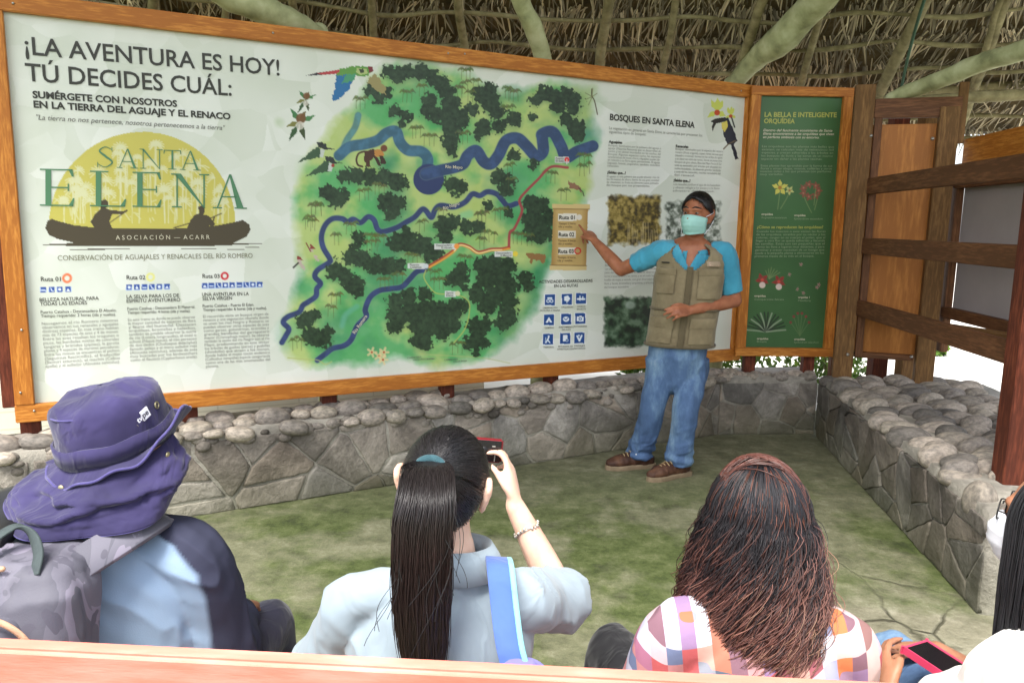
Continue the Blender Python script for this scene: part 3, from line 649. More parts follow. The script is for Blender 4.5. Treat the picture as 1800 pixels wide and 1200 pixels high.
        p.disc(*z5([(cx, cy + 8)])[0], 5 * s_, (186, 72, 36))
    W(z5([(1275, 455), (1310, 435), (1380, 425), (1400, 445), (1360, 460), (1315, 470), (1300, 500), (1290, 528), (1285, 490), (1295, 465)]), (40, 38, 34)); W(z5([(1375, 425), (1400, 430), (1425, 480), (1450, 540), (1462, 590), (1440, 610), (1475, 720), (1450, 722), (1420, 620), (1390, 610), (1368, 550), (1360, 480)]), (40, 42, 54), 1, 2); W(z5([(1352, 465), (1392, 450), (1398, 490), (1375, 530), (1356, 505)]), (212, 196, 92)); p.line(z5([(1450, 590), (1400, 615), (1368, 648)]), 2.2, (104, 88, 70)); p.line(z5([(1425, 430), (1445, 495)]), 2.4, (50, 56, 50))
    # forest photographs on the right of the print
    def photo(x0, y0, x1, y1, cols, sc, sky_=0, seed=0):
        i = p.win(x0 - 8, y0 - 8, x1 + 8, y1 + 8); X, Y = x[i], y[i]; e = np.minimum(np.minimum(X - x0, x1 - X), np.minimum(Y - y0, y1 - Y)) + 12 * (fbm(X * .12, Y * .12, s=seed) - .5)
        f = np.clip((fbm(X * sc, Y * sc, s=seed + 2, o=5) - .5) * 2.3 + .5, 0, 1); c = np.stack([np.interp(f, np.linspace(0, 1, len(cols)), [q[k] for q in cols]) for k in range(3)], -1); p.mix(np.clip(e / 6, 0, 1) * .97, c, i)
    photo(1066, 342, 1164, 432, ((58, 50, 30), (98, 84, 42), (136, 118, 58), (166, 146, 84)), .17, seed=71)
    for k in range(15): xx = 1104 + k * 3.6 + random.uniform(-1.5, 1.5); p.line([(xx, 398 + random.uniform(-8, 8)), (xx + random.uniform(-2, 2), 426)], 1.2, (196, 180, 140), 1, .7)
    photo(1168, 352, 1268, 436, ((60, 66, 58), (96, 104, 92), (150, 158, 146), (206, 210, 202)), .16, seed=81)
    photo(1060, 520, 1150, 610, ((26, 38, 30), (44, 66, 46), (70, 96, 72), (104, 128, 104)), .09, seed=91); p.disc(1108, 536, 9, (176, 190, 180), .7, 7, 5)
    # scroll with the three routes
    W([(973, 362), (1034, 362), (1030, 470), (969, 470)], (190, 162, 104), 1, 1.5); i = p.win(966, 358, 1040, 478); e = np.minimum(x[i] - 971, 1032 - x[i]); p.mix(np.clip(1 - e / 9, 0, 1) * inpoly(x[i], y[i], [(973, 362), (1034, 362), (1030, 470), (969, 470)]) * .6, (150, 112, 60), i)
    W([(971, 359), (1037, 359), (1037, 368), (971, 367)], (206, 182, 126)); p.line([(972, 367), (1036, 368)], 1.3, (120, 90, 50)); W([(966, 466), (1031, 467), (1031, 475), (966, 475)], (206, 184, 130)); p.line([(967, 466), (1031, 467)], 1.2, (110, 84, 48))
    for yy, ww in ((382, 33), (412, 31), (441, 31)): W([(981, yy - 6.5), (981 + ww, yy - 6.5), (981 + ww, yy + 6.5), (981, yy + 6.5)], (222, 218, 206), .95)
    p.disc(1018, 382, 5, (214, 208, 196)); p.ring(1015.5, 441, 5, 2.2, (206, 50, 52))
    # blue activity squares with white marks
    bl = (36, 76, 140)
    for r_, yy in enumerate((527, 562, 596)):
        for c_, xx in enumerate((967, 997, 1022)):
            s_ = 10.5; xx -= r_ * 1.5; yq = yy - c_ * 1.2; W([(xx - s_, yq - s_), (xx + s_ - 1, yq - s_), (xx + s_ - 1, yq + s_), (xx - s_, yq + s_)], (226, 230, 234)); s_ -= 1.1; W([(xx - s_, yq - s_), (xx + s_ - 1, yq - s_), (xx + s_ - 1, yq + s_), (xx - s_, yq + s_)], bl)
            k = r_ * 3 + c_; wh = (226, 232, 238); cx, cy = xx - .5, yq
            if k == 0: p.ring(cx - 3, cy + 2, 2.4, 1.5, wh); p.ring(cx + 3, cy + 2, 2.4, 1.5, wh); p.line([(cx - 3, cy - 3), (cx + 3, cy - 3)], 3, wh)
            elif k == 1: [p.disc(cx + 3 * math.cos(a), cy - 1 + 3 * math.sin(a), 2.6, wh) for a in np.arange(5) * 1.256]; p.line([(cx, cy), (cx, cy + 6)], 1.6, wh)
            elif k == 2: p.line([(cx - 6, cy + 1), (cx + 6, cy + 1)], 3.2, wh); p.line([(cx - 2, cy - 4), (cx - 2, cy + 3)], 2, wh); p.line([(cx + 3, cy - 3), (cx + 3, cy + 2)], 2, wh)
            elif k == 3: W([(cx, cy - 5), (cx + 6, cy + 5), (cx + 2, cy + 5), (cx, cy + 1), (cx - 2, cy + 5), (cx - 6, cy + 5)], wh)
            elif k == 4: p.disc(cx, cy, 5.5, wh, 1, 4.5); p.line([(cx - 3, cy - 1), (cx, cy + 1.5), (cx + 3, cy - 2)], 1.4, bl)
            elif k == 5: W([(cx - 6, cy - 3), (cx - 2, cy - 3), (cx - 1, cy - 5), (cx + 2, cy - 5), (cx + 3, cy - 3), (cx + 6, cy - 3), (cx + 6, cy + 5), (cx - 6, cy + 5)], wh); p.disc(cx, cy + .8, 2.8, bl); p.disc(cx, cy + .8, 1.5, wh)
            elif k == 6: p.disc(cx + 1, cy - 5, 1.7, wh); p.line([(cx + 1, cy - 3), (cx - 1, cy + 1), (cx - 4, cy + 6)], 2.4, wh); p.line([(cx - 1, cy + 1), (cx + 3, cy + 6)], 2, wh); p.line([(cx - 4, cy - 3), (cx - 5, cy + 6)], 1, wh)
            elif k == 7: W([(cx - 4, cy - 6), (cx + 4, cy - 6), (cx + 4, cy + 5), (cx - 4, cy + 5)], wh); p.disc(cx + 3, cy + 3, 2.6, bl); p.ring(cx + 3, cy + 3, 2.2, 1, wh)
            else: p.line([(cx, cy + 5), (cx - 4, cy - 3)], 3, wh); p.line([(cx, cy + 5), (cx + 4, cy - 4)], 3, wh); p.disc(cx - 1, cy - 4, 1.6, wh)
    for xs, yy in (((76, 91, 105, 120), 509), ((227, 240.5, 254, 267, 280, 293.5), 505), ((360, 371.7, 384, 396.2, 408.2, 420.8, 433, 444.5, 456.5), 502)):
        for k, xx in enumerate(xs):
            yq = yy - k * .25; W([(xx - 5.6, yq - 5.2), (xx + 5.6, yq - 5.2), (xx + 5.6, yq + 5.2), (xx - 5.6, yq + 5.2)], (172, 190, 224)); W([(xx - 4.7, yq - 4.6), (xx + 4.7, yq - 4.6), (xx + 4.7, yq + 4.6), (xx - 4.7, yq + 4.6)], (50, 82, 156))
            k2 = (k * 3 + len(xs)) % 4
            if k2 == 0: p.line([(xx - 3, yq + 1), (xx + 3, yq + 1)], 2, (220, 228, 240))
            elif k2 == 1: W([(xx - 3, yq + 3), (xx, yq - 2), (xx + 3, yq + 3)], (220, 228, 240))
            elif k2 == 2: p.disc(xx, yq, 2.6, (220, 228, 240))
            else: p.line([(xx - 2, yq - 3), (xx, yq + 2), (xx + 3, yq + 3)], 1.6, (220, 228, 240))
    p.ring(118, 489, 6.6, 4.4, (226, 122, 84)); p.ring(264.5, 487, 6, 4, (220, 218, 140)); p.ring(395, 485, 5.4, 3.4, (200, 48, 60))
    # half sun with palm shapes, canoe and paddlers
    i = p.win(80, 228, 420, 402); X, Y = x[i], y[i]; dd = np.hypot((X - 250) / 164, (Y - 397) / 165); f = np.where(Y > 258, (fbm(X * .11 + 3 * np.sin(Y * .12), Y * .045, s=101) - .5) * 2.6, -1) - (Y < 300) * .35 * (300 - Y) / 45
    yy = np.array((192, 182, 84.)); p.mix((dd < 1) * .95, yy, i)
    rs = random.Random(5); pale = (208, 208, 166)
    inside = lambda a, b: math.hypot((a - 250) / 164, (b - 397) / 165) < .96 and b < 396
    for k in range(80):
        cx, cy = rs.uniform(95, 405), rs.uniform(254, 360); sz = rs.uniform(9, 17)
        if not inside(cx, cy): continue
        p.line([(cx, cy), (cx + rs.uniform(-2, 2), min(392, cy + rs.uniform(40, 90)))], rs.uniform(1.2, 2.6), pale, 1, .85)
        for q in range(11):
            a = -PI * 1.15 + PI * 1.3 * q / 10; ex, ey = cx + math.cos(a) * sz, cy + math.sin(a) * sz * .9 + sz * .2
            if inside(ex, ey): p.line([(cx, cy), ((cx + ex) / 2, (cy + ey) / 2 - 2), (ex, ey)], 2.0, pale, 1, .9)
    for k in range(60):
        cx = rs.uniform(92, 408); cy = rs.uniform(340, 388)
        if inside(cx, cy): p.line([(cx, cy), (cx + rs.uniform(-9, 9), cy + rs.uniform(-14, 10))], 2.2, pale, 1, .7)
    cn = (74, 66, 50)
    W(z2([(258, 165), (270, 125), (295, 113), (330, 125), (420, 148), (520, 160), (700, 168), (900, 170), (1080, 165), (1230, 152), (1330, 132), (1385, 119), (1420, 145), (1428, 175), (1405, 215), (1330, 250), (1200, 264), (1000, 268), (700, 268), (430, 266), (415, 246), (330, 228), (280, 205)]), cn)
    W(z2([(205, 260), (430, 250), (1530, 252), (1420, 258), (1180, 268), (430, 268), (330, 264)]), cn); W(z2([(340, 291), (560, 281), (775, 284), (560, 289)]), cn); W(z2([(1010, 284), (1150, 279), (1235, 283), (1120, 287)]), cn); W(z2([(1385, 274), (1450, 271), (1510, 273), (1440, 276)]), cn); W(z2([(1280, 288), (1340, 284), (1395, 287), (1340, 290)]), cn)
    W(z2([(575, 10), (600, 0), (618, 15), (615, 40), (605, 52), (620, 60), (700, 70), (728, 58), (722, 72), (690, 88), (640, 86), (622, 130), (640, 165), (540, 165), (515, 130), (545, 80), (572, 55)]), cn); p.line(z2([(625, 135), (725, 66)]), 1.6, cn)
    W(z2([(1130, 45), (1150, 36), (1168, 48), (1166, 75), (1158, 88), (1190, 95), (1225, 140), (1212, 168), (1195, 150), (1185, 168), (1065, 168), (1085, 120), (1110, 90), (1135, 82)]), cn); p.line(z2([(990, 164), (1080, 138)]), 1.8, cn); p.line(z2([(1170, 122), (1262, 82)]), 1.8, cn); p.line(z2([(1205, 165), (1222, 100)]), 2.4, cn)
    return p.c
def paint_orchid(px, py):
    p = Paint(px, py, (66, 100, 60)); n = fbm(px * .01, py * .01, s=3)[..., None]; p.c = np.array((54, 86, 52.)) + n * np.array((22, 30, 18.))
    def bloom(cx, cy, s, pet, mid, n=5, stem=None, rot=0):
        if stem: p.line([(cx, cy + 3), (cx + stem[0] * .4, cy + stem[1] * .5), (cx + stem[0], cy + stem[1])], 1.4, (120, 140, 90), 1, .9, 14)
        for k in range(n):
            a = rot + k * 2 * PI / n; ex, ey = cx + s * math.cos(a), cy + s * math.sin(a); ox, oy = -math.sin(a) * s * .28, math.cos(a) * s * .28
            p.poly([(cx, cy), ((cx + ex) / 2 + ox, (cy + ey) / 2 + oy), (ex, ey), ((cx + ex) / 2 - ox, (cy + ey) / 2 - oy)], pet, .95, 1.5)
        p.disc(cx, cy, s * .22, mid)
    bloom(1371, 330, 15, (206, 196, 90), (170, 120, 50), 5, (-4, 38), -PI / 2); bloom(1388, 335, 9, (190, 190, 120), (160, 110, 60), 5, (-16, 32), .3)
    for k in range(7): bloom(1425 + 14 * math.cos(k * .9), 335 + 11 * math.sin(k * .9), 8, (136, 76, 62), (170, 110, 90), 5, (4 - 8 * math.cos(k * .9) * 1.4, 34) if k % 3 == 0 else None, k)
    for cx, cy in ((1340, 492), (1369, 495)): bloom(cx, cy, 13, (150, 56, 52), (200, 80, 70), 5, None, .5); p.disc(cx, cy + 9, 5.5, (216, 196, 186))
    for k in range(6): p.line([(1352, 490), (1346 + k * 5, 470 + abs(k - 2) * 3)], 1.6, (120, 140, 90), 1, .8)
    for k in range(6): bloom((1388, 1408, 1436, 1402, 1412, 1440)[k], (482, 465, 505, 508, 515, 500)[k], 4, (150, 130, 120), (180, 90, 90), 5)
    for k in range(16): a = -PI + PI * (k + .5) / 16; p.line([(1347, 583), (1347 + 17 * math.cos(a), 583 + 22 * math.sin(a) * .9), (1347 + 34 * math.cos(a), 583 + 34 * math.sin(a))], 2.6, (44, 56, 44) if k % 3 else (150, 164, 140), 1, .9)
    for k in range(6): a = -PI * (.2 + .12 * k); p.line([(1406, 590), (1406 + 20 * math.cos(a), 590 + 40 * math.sin(a))], 1.2, (96, 124, 80), 1, .9); p.disc(1406 + 20 * math.cos(a), 590 + 40 * math.sin(a), 2.4, (130, 66, 60))
    return p.c
def print_mesh(name, plane, c0, c1, c2, c3, nu, nv, fn):
    """a flat print between four corners (TL, TR, BR, BL given as world points)"""
    u, v = np.meshgrid(np.linspace(0, 1, nu), np.linspace(0, 1, nv)); P = (c0 * (1 - u[..., None]) + c1 * u[..., None]) * (1 - v[..., None]) + (c3 * (1 - u[..., None]) + c2 * u[..., None]) * v[..., None]
    px, py = proj(P); C = lin(np.clip(fn(px, py), 0, 255)); i = np.arange(nu * nv).reshape(nv, nu)
    me = mesh_np(name, P.reshape(-1, 3), np.stack([i[:-1, :-1], i[1:, :-1], i[1:, 1:], i[:-1, 1:]], -1).reshape(-1, 4)); set_col(me, C.reshape(-1, 3)); return me
M['print'] = col_mat('printed_vinyl', .38, .35)

# ------------------------------------------------------------------ lettering
def ink(name, c):
    m, nt, b = new_mat(name); b.inputs['Base Color'].default_value = (*lin(c), 1); b.inputs['Roughness'].default_value = .45; return m
INK = {k: ink('ink_' + k, c) for k, c in dict(black=(44, 44, 34), grey=(104, 104, 98), soft=(138, 138, 132), green=(74, 124, 88), olive=(112, 110, 82), cream=(206, 200, 176), white=(216, 216, 210), lime=(168, 172, 84), pale=(140, 158, 124), lilac=(226, 226, 236), navy=(36, 34, 60), brown=(96, 80, 60)).items()}
def text_geo(s, bold=0.0, shear=0.0):
    cu = bpy.data.curves.new('lettering', 'FONT'); cu.body = s; cu.offset = bold; cu.shear = shear; cu.resolution_u = 3; cu.size = 1
    o = bpy.data.objects.new('lettering', cu); COL.objects.link(o); bpy.context.view_layer.update(); me = evaluated(o)
    V = verts_of(me).copy(); F = [tuple(p.vertices) for p in me.polygons]
    bpy.data.objects.remove(o); bpy.data.curves.remove(cu); bpy.data.meshes.remove(me); return V, F
CAP = .729
def write(geo, s, p0, p1, cap, plane, bold=0., shear=0., off=.003, scale_h=None):
    """text whose baseline runs from pixel p0 to pixel p1 on a board; cap = capital height in pixels at p0"""
    V, F = text_geo(s, bold, shear)
    if not len(V): return
    A, B = plane(*p0, off), plane(*p1, off); U = B - A; L = np.linalg.norm(U); U = U / L
    top = plane(p0[0], p0[1] - cap, off); hgt = abs(top[2] - A[2]); x0, x1 = V[:, 0].min(), V[:, 0].max()
    sx = L / (x1 - x0); sy = hgt / CAP
    P = A + ((V[:, :1] - x0) * sx) * U + (V[:, 1:2] * sy) * Z; geo.add(P, F)
# ------------------------------------------------------------------ the big map board
TL, TR, BR, BL = pl(7, 21), pl(1309, 172), pl(1284, 613), pl(59, 708)
zt = (TL[2] + TR[2]) / 2; zb = (BR[2] + BL[2]) / 2
def on_plane(s, z, off=0): return PN * (PD - off) + PH * s + Z * z
sL, sR = TL @ PH, TR @ PH
board = thing('information_board', on_plane((sL + sR) / 2, .45), 'huge pale map board in an orange wooden frame with river map and canoe emblem', 'board')
me = print_mesh('printed_poster', pl, on_plane(sL - .02, zt + .01), on_plane(sR + .02, zt + .01), on_plane(sR + .02, zb - .01), on_plane(sL - .02, zb - .01), 1180, 480, paint_map)
poster = link('printed_poster', me, M['print'], board, False)
g = Geo(); q = [on_plane(s, z, -o) for o in (.006, .03) for s, z in ((sL - .04, zb - .04), (sR + .04, zb - .04), (sR + .04, zt + .04), (sL - .04, zt + .04))]
g.add(q, [(0, 1, 2, 3), (7, 6, 5, 4), (0, 4, 5, 1), (1, 5, 6, 2), (2, 6, 7, 3), (3, 7, 4, 0)]); g.build('backing_sheet', M['ply'], board, False)
FW = .088
for nm, a, b, up in (('frame_rail', (sL - FW, zt + FW / 2), (sR + FW, zt + FW / 2), Z), ('frame_rail', (sL - FW, zb - FW / 2), (sR + FW, zb - FW / 2), Z)):
    beam(nm, on_plane(*a, .012), on_plane(*b, .012), FW, .04, up, M['varnish'], board)
for s in (sL - FW / 2, sR + FW / 2):
    beam('frame_stile', on_plane(s, zb + .001, .013), on_plane(s, zt - .001, .013), FW - .004, .041, PH, M['varnish'], board)
beam('back_batten', on_plane(sL - FW - .012, zb - .02, -.05), on_plane(sL - FW - .012, zt + .05, -.05), .09, .045, PH, M['redwood'], board)
beam('back_batten', on_plane(sR + .0, zb - .02, -.06), on_plane(sR + .0, zt + .05, -.06), .09, .045, PH, M['redwood'], board)
def s_of(px, py): return pl(px, py) @ PH
for px, py in ((52, 745), (333, 722), (581, 698), (790, 680), (975, 664), (1235, 640)):
    s = s_of(px, py); beam('leg', on_plane(s, .38, -.055), on_plane(s, zb + .3, -.055), .088, .07, PH, M['redwood'], board)
for px, py in ((23, 6), (480, 58), (788, 94), (817, 95), (1303, 160), (1320, 250), (36, 690), (60, 722), (38, 580)):
    c = pl(px, py, .035); g = Geo(); g.ell(c, (.006, .004, .006), np.array([PH, PN, Z]), 8, 6); g.build('screw', M['bolt'], board)
L = []
def T(key, mat_, s, p0, p1, cap, bold=0., shear=0., plane=None, cur=None):
    g = Geo(); L.append((key, g, mat_)) if cur is None else None
    write(g if cur is None else cur, s, p0, p1, cap, plane or pl, bold, shear)
def para(key, mat_, lines, l0, l1, r0, r1, cap, bold=0., plane=None, last=None, gaps=None):
    """lines of body text between a left edge l0-l1 and a right edge r0-r1 (pixels, first to last baseline)"""
    n = len(lines); cur = Geo(); L.append((key, cur, mat_))
    for k, t in enumerate(lines):
        u = k / max(1, n - 1); a = (l0[0] + (l1[0] - l0[0]) * u, l0[1] + (l1[1] - l0[1]) * u); b = (r0[0] + (r1[0] - r0[0]) * u, r0[1] + (r1[1] - r0[1]) * u)
        if k == n - 1 and last: b = (a[0] + (b[0] - a[0]) * last, a[1] + (b[1] - a[1]) * last)
        T(key, mat_, t, a, b, cap, bold, 0., plane, cur)
T('headline', 'black', '¡LA AVENTURA ES HOY!', (44.5, 95.5), (491.5, 133), 32.7, .012)
T('headline', 'black', 'TÚ DECIDES CUÁL:', (45.5, 142.0), (407.5, 168.5), 32.5, .012)
T('subheading', 'black', 'SUMÉRGETE CON NOSOTROS', (57.5, 172), (311.5, 188), 12.4, .035)
T('subheading', 'black', 'EN LA TIERRA DEL AGUAJE Y EL RENACO', (59.2, 189), (405.4, 210), 12.4, .035)
T('motto', 'grey', '"La tierra no nos pertenece, nosotros pertenecemos a la tierra"', (64, 210.5), (396, 229), 9.5, 0, .25)
T('association_line', 'olive', 'CONSERVACIÓN DE AGUAJALES Y RENACALES DEL RÍO ROMERO', (101.8, 458), (444, 453.3), 9.8, -.004)
T('canoe_lettering', 'cream', 'A S O C I A C I Ó N  —  A C A R R', (203.6, 421.5), (368.6, 420.3), 8.2)
for n_, a, b, c in (('1', (72, 494), (107, 494), 8), ('2', (222.7, 491.3), (255.4, 491), 8), ('3', (356, 488.8), (386, 488.8), 7.8)): T('route_heading', 'black', 'Ruta 0' + n_, a, b, c, .006)
for s, a, b in (('BELLEZA NATURAL PARA', (69.7, 530), (173.7, 526.7)), ('TODAS LAS EDADES', (70.6, 537.2), (153, 534.8)), ('LA SELVA PARA LOS DE', (222.7, 524.6), (315, 521.8)), ('ESPÍRITU AVENTURERO', (222.7, 532), (317, 529.5)), ('UNA AVENTURA EN LA', (355.3, 520.6), (437.4, 519)), ('SELVA VIRGEN', (356, 528), (408, 526.6))): T('route_heading', 'black', s, a, b, 6.6, .004)
for s, a, b in (('Puerto Catahua - Descansadero El Abuelo.', (71.6, 551), (204.8, 547.4)), ('Tiempo requerido: 2 horas (ida y vuelta).', (71.9, 557.6), (203.6, 554.8)), ('Puerto Catahua - Descansadero El Matorral.', (224, 545.2), (343, 541.4)), ('Tiempo requerido: 4 horas (ida y vuelta).', (224, 551.9), (334.7, 548.5)), ('Puerto Catahua - Puerto El Eden.', (356.3, 540.3), (446.6, 537.6)), ('Tiempo requerido: 6 horas (ida y vuelta).', (356.9, 547), (468.9, 543.6))): T('route_heading', 'black', s, a, b, 5.6, .0)
para('body_text', 'soft', ['Navegamos el río Romero mientras', 'observamos en sus renacales y aguajales', 'distintas especies. En este tramo habitan', 'más de 73 especies de aves y 4 de monos.', 'Entre las aves resaltan los trogones o', 'picos, las bandadas mixtas de coloridas', 'tangaras y bránidos (pipites), la garcita', 'plomo y 4 especies de martines pescadores.', 'Entre los monos se encuentran el pichico', '(Saguinus fuscicollis), el frailecillo', '(Saimiri sciureus), el machín (Cebus', 'apella) y el aullador (Alouatta seniculus).'], (73.4, 571), (80, 646), (207.5, 564.5), (211, 637.5), 5.2, .0)
para('body_text', 'soft', ['En este tramo es donde se puede observar', 'la mayor cantidad de especies de flora', 'y fauna del humedal. Destacan', 'orquídeas, bromelias y helechos,', 'también es posible observar la nutria', 'de río (Lontra longicaudis), el coatí o', 'achuni (Nasua nasua), el oso perezoso', 'de dos dedos (Choloepus didactylus)', 'llamado pelejo y el mono aullador rojo', '(Alouatta seniculus), además de aves', 'muy buscadas por los birdwatchers', 'como el flautista (Cyphorhinus arada).'], (225, 564.3), (229.6, 635), (343.5, 559), (347, 628.5), 5.1, .0)
para('body_text', 'soft', ['El recorrido visita un bosque virgen de', 'renacos y una vegetación ribereña donde', 'se unen los ríos Negro y Romero; se', 'pueden observar otras especies de aves', 'como garzas, golondrinas, tirónidas y', 'grandes bandadas del garrapatero', 'mayor (Crotophaga major). Se observa', 'también la unión del río Negro con el río', 'Mayo, predominando en este sector', 'los árboles de guabas (pacae) y guabillas', '(shimbillo) que atraen a los monos,', 'donde habita el mono tocón endémico', '(Callicebus oenanthe) especie categorizada', 'como una de las más amenazadas del', 'planeta.'], (357, 558.5), (362, 646), (472, 553.5), (475, 639.5), 5.0, .0, last=.2)
T('forest_heading', 'black', 'BOSQUES EN SANTA ELENA', (1072, 211), (1221, 225), 11.4, .03)
T('body_text', 'soft', 'La vegetación en general en Santa Elena se caracteriza por presentar los', (1070.7, 227.3), (1234.5, 240.5), 5.4); T('body_text', 'soft', 'siguientes tipos de bosques:', (1070.7, 234), (1135.5, 238.6), 5.4)
for s, a, b in (('Aguajales', (1070, 251.3), (1093.8, 253)), ('Renacales', (1188, 259.2), (1210, 260.5)), ('¿Sabías que...?', (1067.5, 305), (1100, 306.6)), ('¿Sabías que...?', (1184, 318.9), (1213.5, 320.4)), ('Entrevero', (1064, 461.5), (1088, 461.3))): T('forest_heading', 'black', s, a, b, 5.0, .03)
A9 = ['Bosques dominados por la palmera del aguaje o', 'aguaje (Mauritia flexuosa) que se desarrollan en', 'suelos y se ubican inundados en las cochas del', 'Bosque. Algunas especies como las especies', 'características del mono choro y Aguajales pueden dar', 'en relación a su flora aguas permanentes. El aguaje', '(aguaje), huasaí, ungurahui, también incluidos', 'renacales.']
para('body_text', 'soft', A9, (1069.5, 257), (1068, 293), (1162, 262.8), (1159, 297.5), 3.9, last=.22)
B9 = ['Bosques dominados por la especie del renaco', 'renaco (Ficus trigona), cuyas raíces aéreas que', '(mundo y troncos), forman en las orillas de aguas', 'y se observan entre las ramas, donde se posan aves', 'bosques de gran altura. Ríos del Mayo hacia el Sur', 'toda su extensión por árboles que alcanzan los', 'suelos inundables. Se observan grandes bandadas', 'y aves de los renacales, muchas variedades del', 'del renacal.']
para('body_text', 'soft', B9, (1187.5, 263.5), (1185, 309), (1271, 268), (1266, 312.5), 3.9, last=.45)
para('body_text', 'soft', ['El aguaje es una palmera que puede alcanzar más de', 'los 35 metros de altura, fuente de una gran cantidad', 'de vitaminas; su fruto es alimento para animales', 'del bosque por sus propiedades.'], (1067, 311.5), (1066, 327), (1159, 313.5), (1157, 329), 3.8, last=.84)
para('body_text', 'soft', ['Los renacales purifican el agua de los humedales', 'y ofrecen refugio a los peces y a la fauna', 'silvestre del bosque.'], (1184, 325.5), (1182.5, 337), (1266, 327.5), (1264, 338), 3.8, last=.9)
para('body_text', 'soft', ['Bosques que crecen entre los aguajales y renacales', 'con especies de árboles y palmeras, que permiten el', 'paso del agua a los suelos; en ellos se observan', 'loros y tucanes entre las ramas, y en el suelo hay', 'huellas de majaz y venado, con gran diversidad de', 'flora y fauna, bromelias y orquídeas, y arbustos', 'del bosque inundable.'], (1063.5, 468), (1062, 506.5), (1152, 467), (1150, 504.5), 3.9, last=.5)
for n_, y_, w_ in (('1', 385.6, 27.5), ('2', 415.6, 27), ('3', 445, 27)):
    T('route_heading', 'black', 'Ruta 0' + n_, (984 - int(n_) * .9, y_), (984 - int(n_) * .9 + w_, y_), 7.2, .018)
    T('scroll_note', 'brown', 'Tiempo: ' + str(2 * int(n_)) + ' horas', (983 - int(n_), y_ + 9), (1012, y_ + 9), 3.8); T('scroll_note', 'brown', 'ida y vuelta', (983 - int(n_), y_ + 14.5), (1006, y_ + 14.5), 3.8)
T('activities_heading', 'black', 'ACTIVIDADES DESARROLLADAS', (947, 498), (1041.5, 495.6), 5.6, .012); T('activities_heading', 'black', 'EN LAS RUTAS', (974, 505.2), (1016, 504), 5.6, .012)
for k, (s, s2) in enumerate((('OBSERVACIÓN', 'DE FLORA Y FAUNA'), ('ORQUÍDEAS', ''), ('PASEOS', 'EN BOTE'), ('CAMPING', ''), ('AVISTAMIENTO', 'DE AVES'), ('FOTOGRAFÍA', ''), ('TREKKING', ''), ('ESTUDIOS DE', 'INVESTIGACIÓN'), ('PAISAJES', 'NATURALES'))):
    r_, c_ = divmod(k, 3); xx = (967, 997, 1022)[c_] - r_ * 1.5; yy = (527, 562, 596)[r_] - c_ * 1.2 + 15.5
    w1 = len(s) * 1.15; T('activities_caption', 'grey', s, (xx - w1, yy), (xx + w1, yy - .3), 3.1, .01)
    if s2: w1 = len(s2) * 1.1; T('activities_caption', 'grey', s2, (xx - w1, yy + 4.6), (xx + w1, yy + 4.3), 3.1, .01)
T('road_note', 'grey', 'CARRETERA', (716, 630.5), (741, 628.6), 3.4); T('road_note', 'grey', 'HACIA MOYOBAMBA', (726, 633.8), (764, 631.4), 3.2)
T('road_note', 'grey', 'CARRETERA', (781, 634), (805, 632.2), 3.4); T('road_note', 'grey', 'HACIA RIOJA', (797, 637), (821, 635), 3.2)
for s, a, b in (('Descansadero', (767, 432.8), (794, 432.5)), ('El Abuelo', (776, 437), (795, 436.8)), ('Descansadero', (872, 446.2), (899, 446)), ('El Matorral', (880, 450.6), (899, 450.4)), ('Puerto', (720.5, 467), (737, 466.8)), ('Catahua', (720.5, 471.2), (741, 471)), ('Santa', (784.5, 516.2), (797, 516)), ('Elena', (784.5, 520.6), (797, 520.4)), ('Puerto', (977, 280), (991, 280.3)), ('El Edén', (977, 284.6), (992, 285))): T('place_name', 'grey', s, a, b, 3.6, .01)
def slant(key, mat_, s, p0, p1, cap):
    V, F = text_geo(s, .01); A, B = pl(*p0, .003), pl(*p1, .003); U = B - A; Ln = np.linalg.norm(U); U /= Ln; N_ = -PN; W_ = np.cross(N_, U) * -1
    if W_[2] < 0: W_ = -W_
    k = Ln / (V[:, 0].max() - V[:, 0].min()); h_ = np.linalg.norm(pl(p0[0], p0[1] - cap) - pl(*p0)) / CAP
    g = Geo(); L.append((key, g, mat_))
    g.add(A + (V[:, :1] - V[:, 0].min()) * k * U + V[:, 1:2] * h_ * W_, F)
slant('river_name', 'cream', 'Río Mayo', (783, 295.5), (813, 297), 5.6); slant('river_name', 'cream', 'Río Negro', (780, 369), (808, 360), 6.0); slant('river_name', 'cream', 'Río Romero', (624, 587), (646, 556), 6.4)
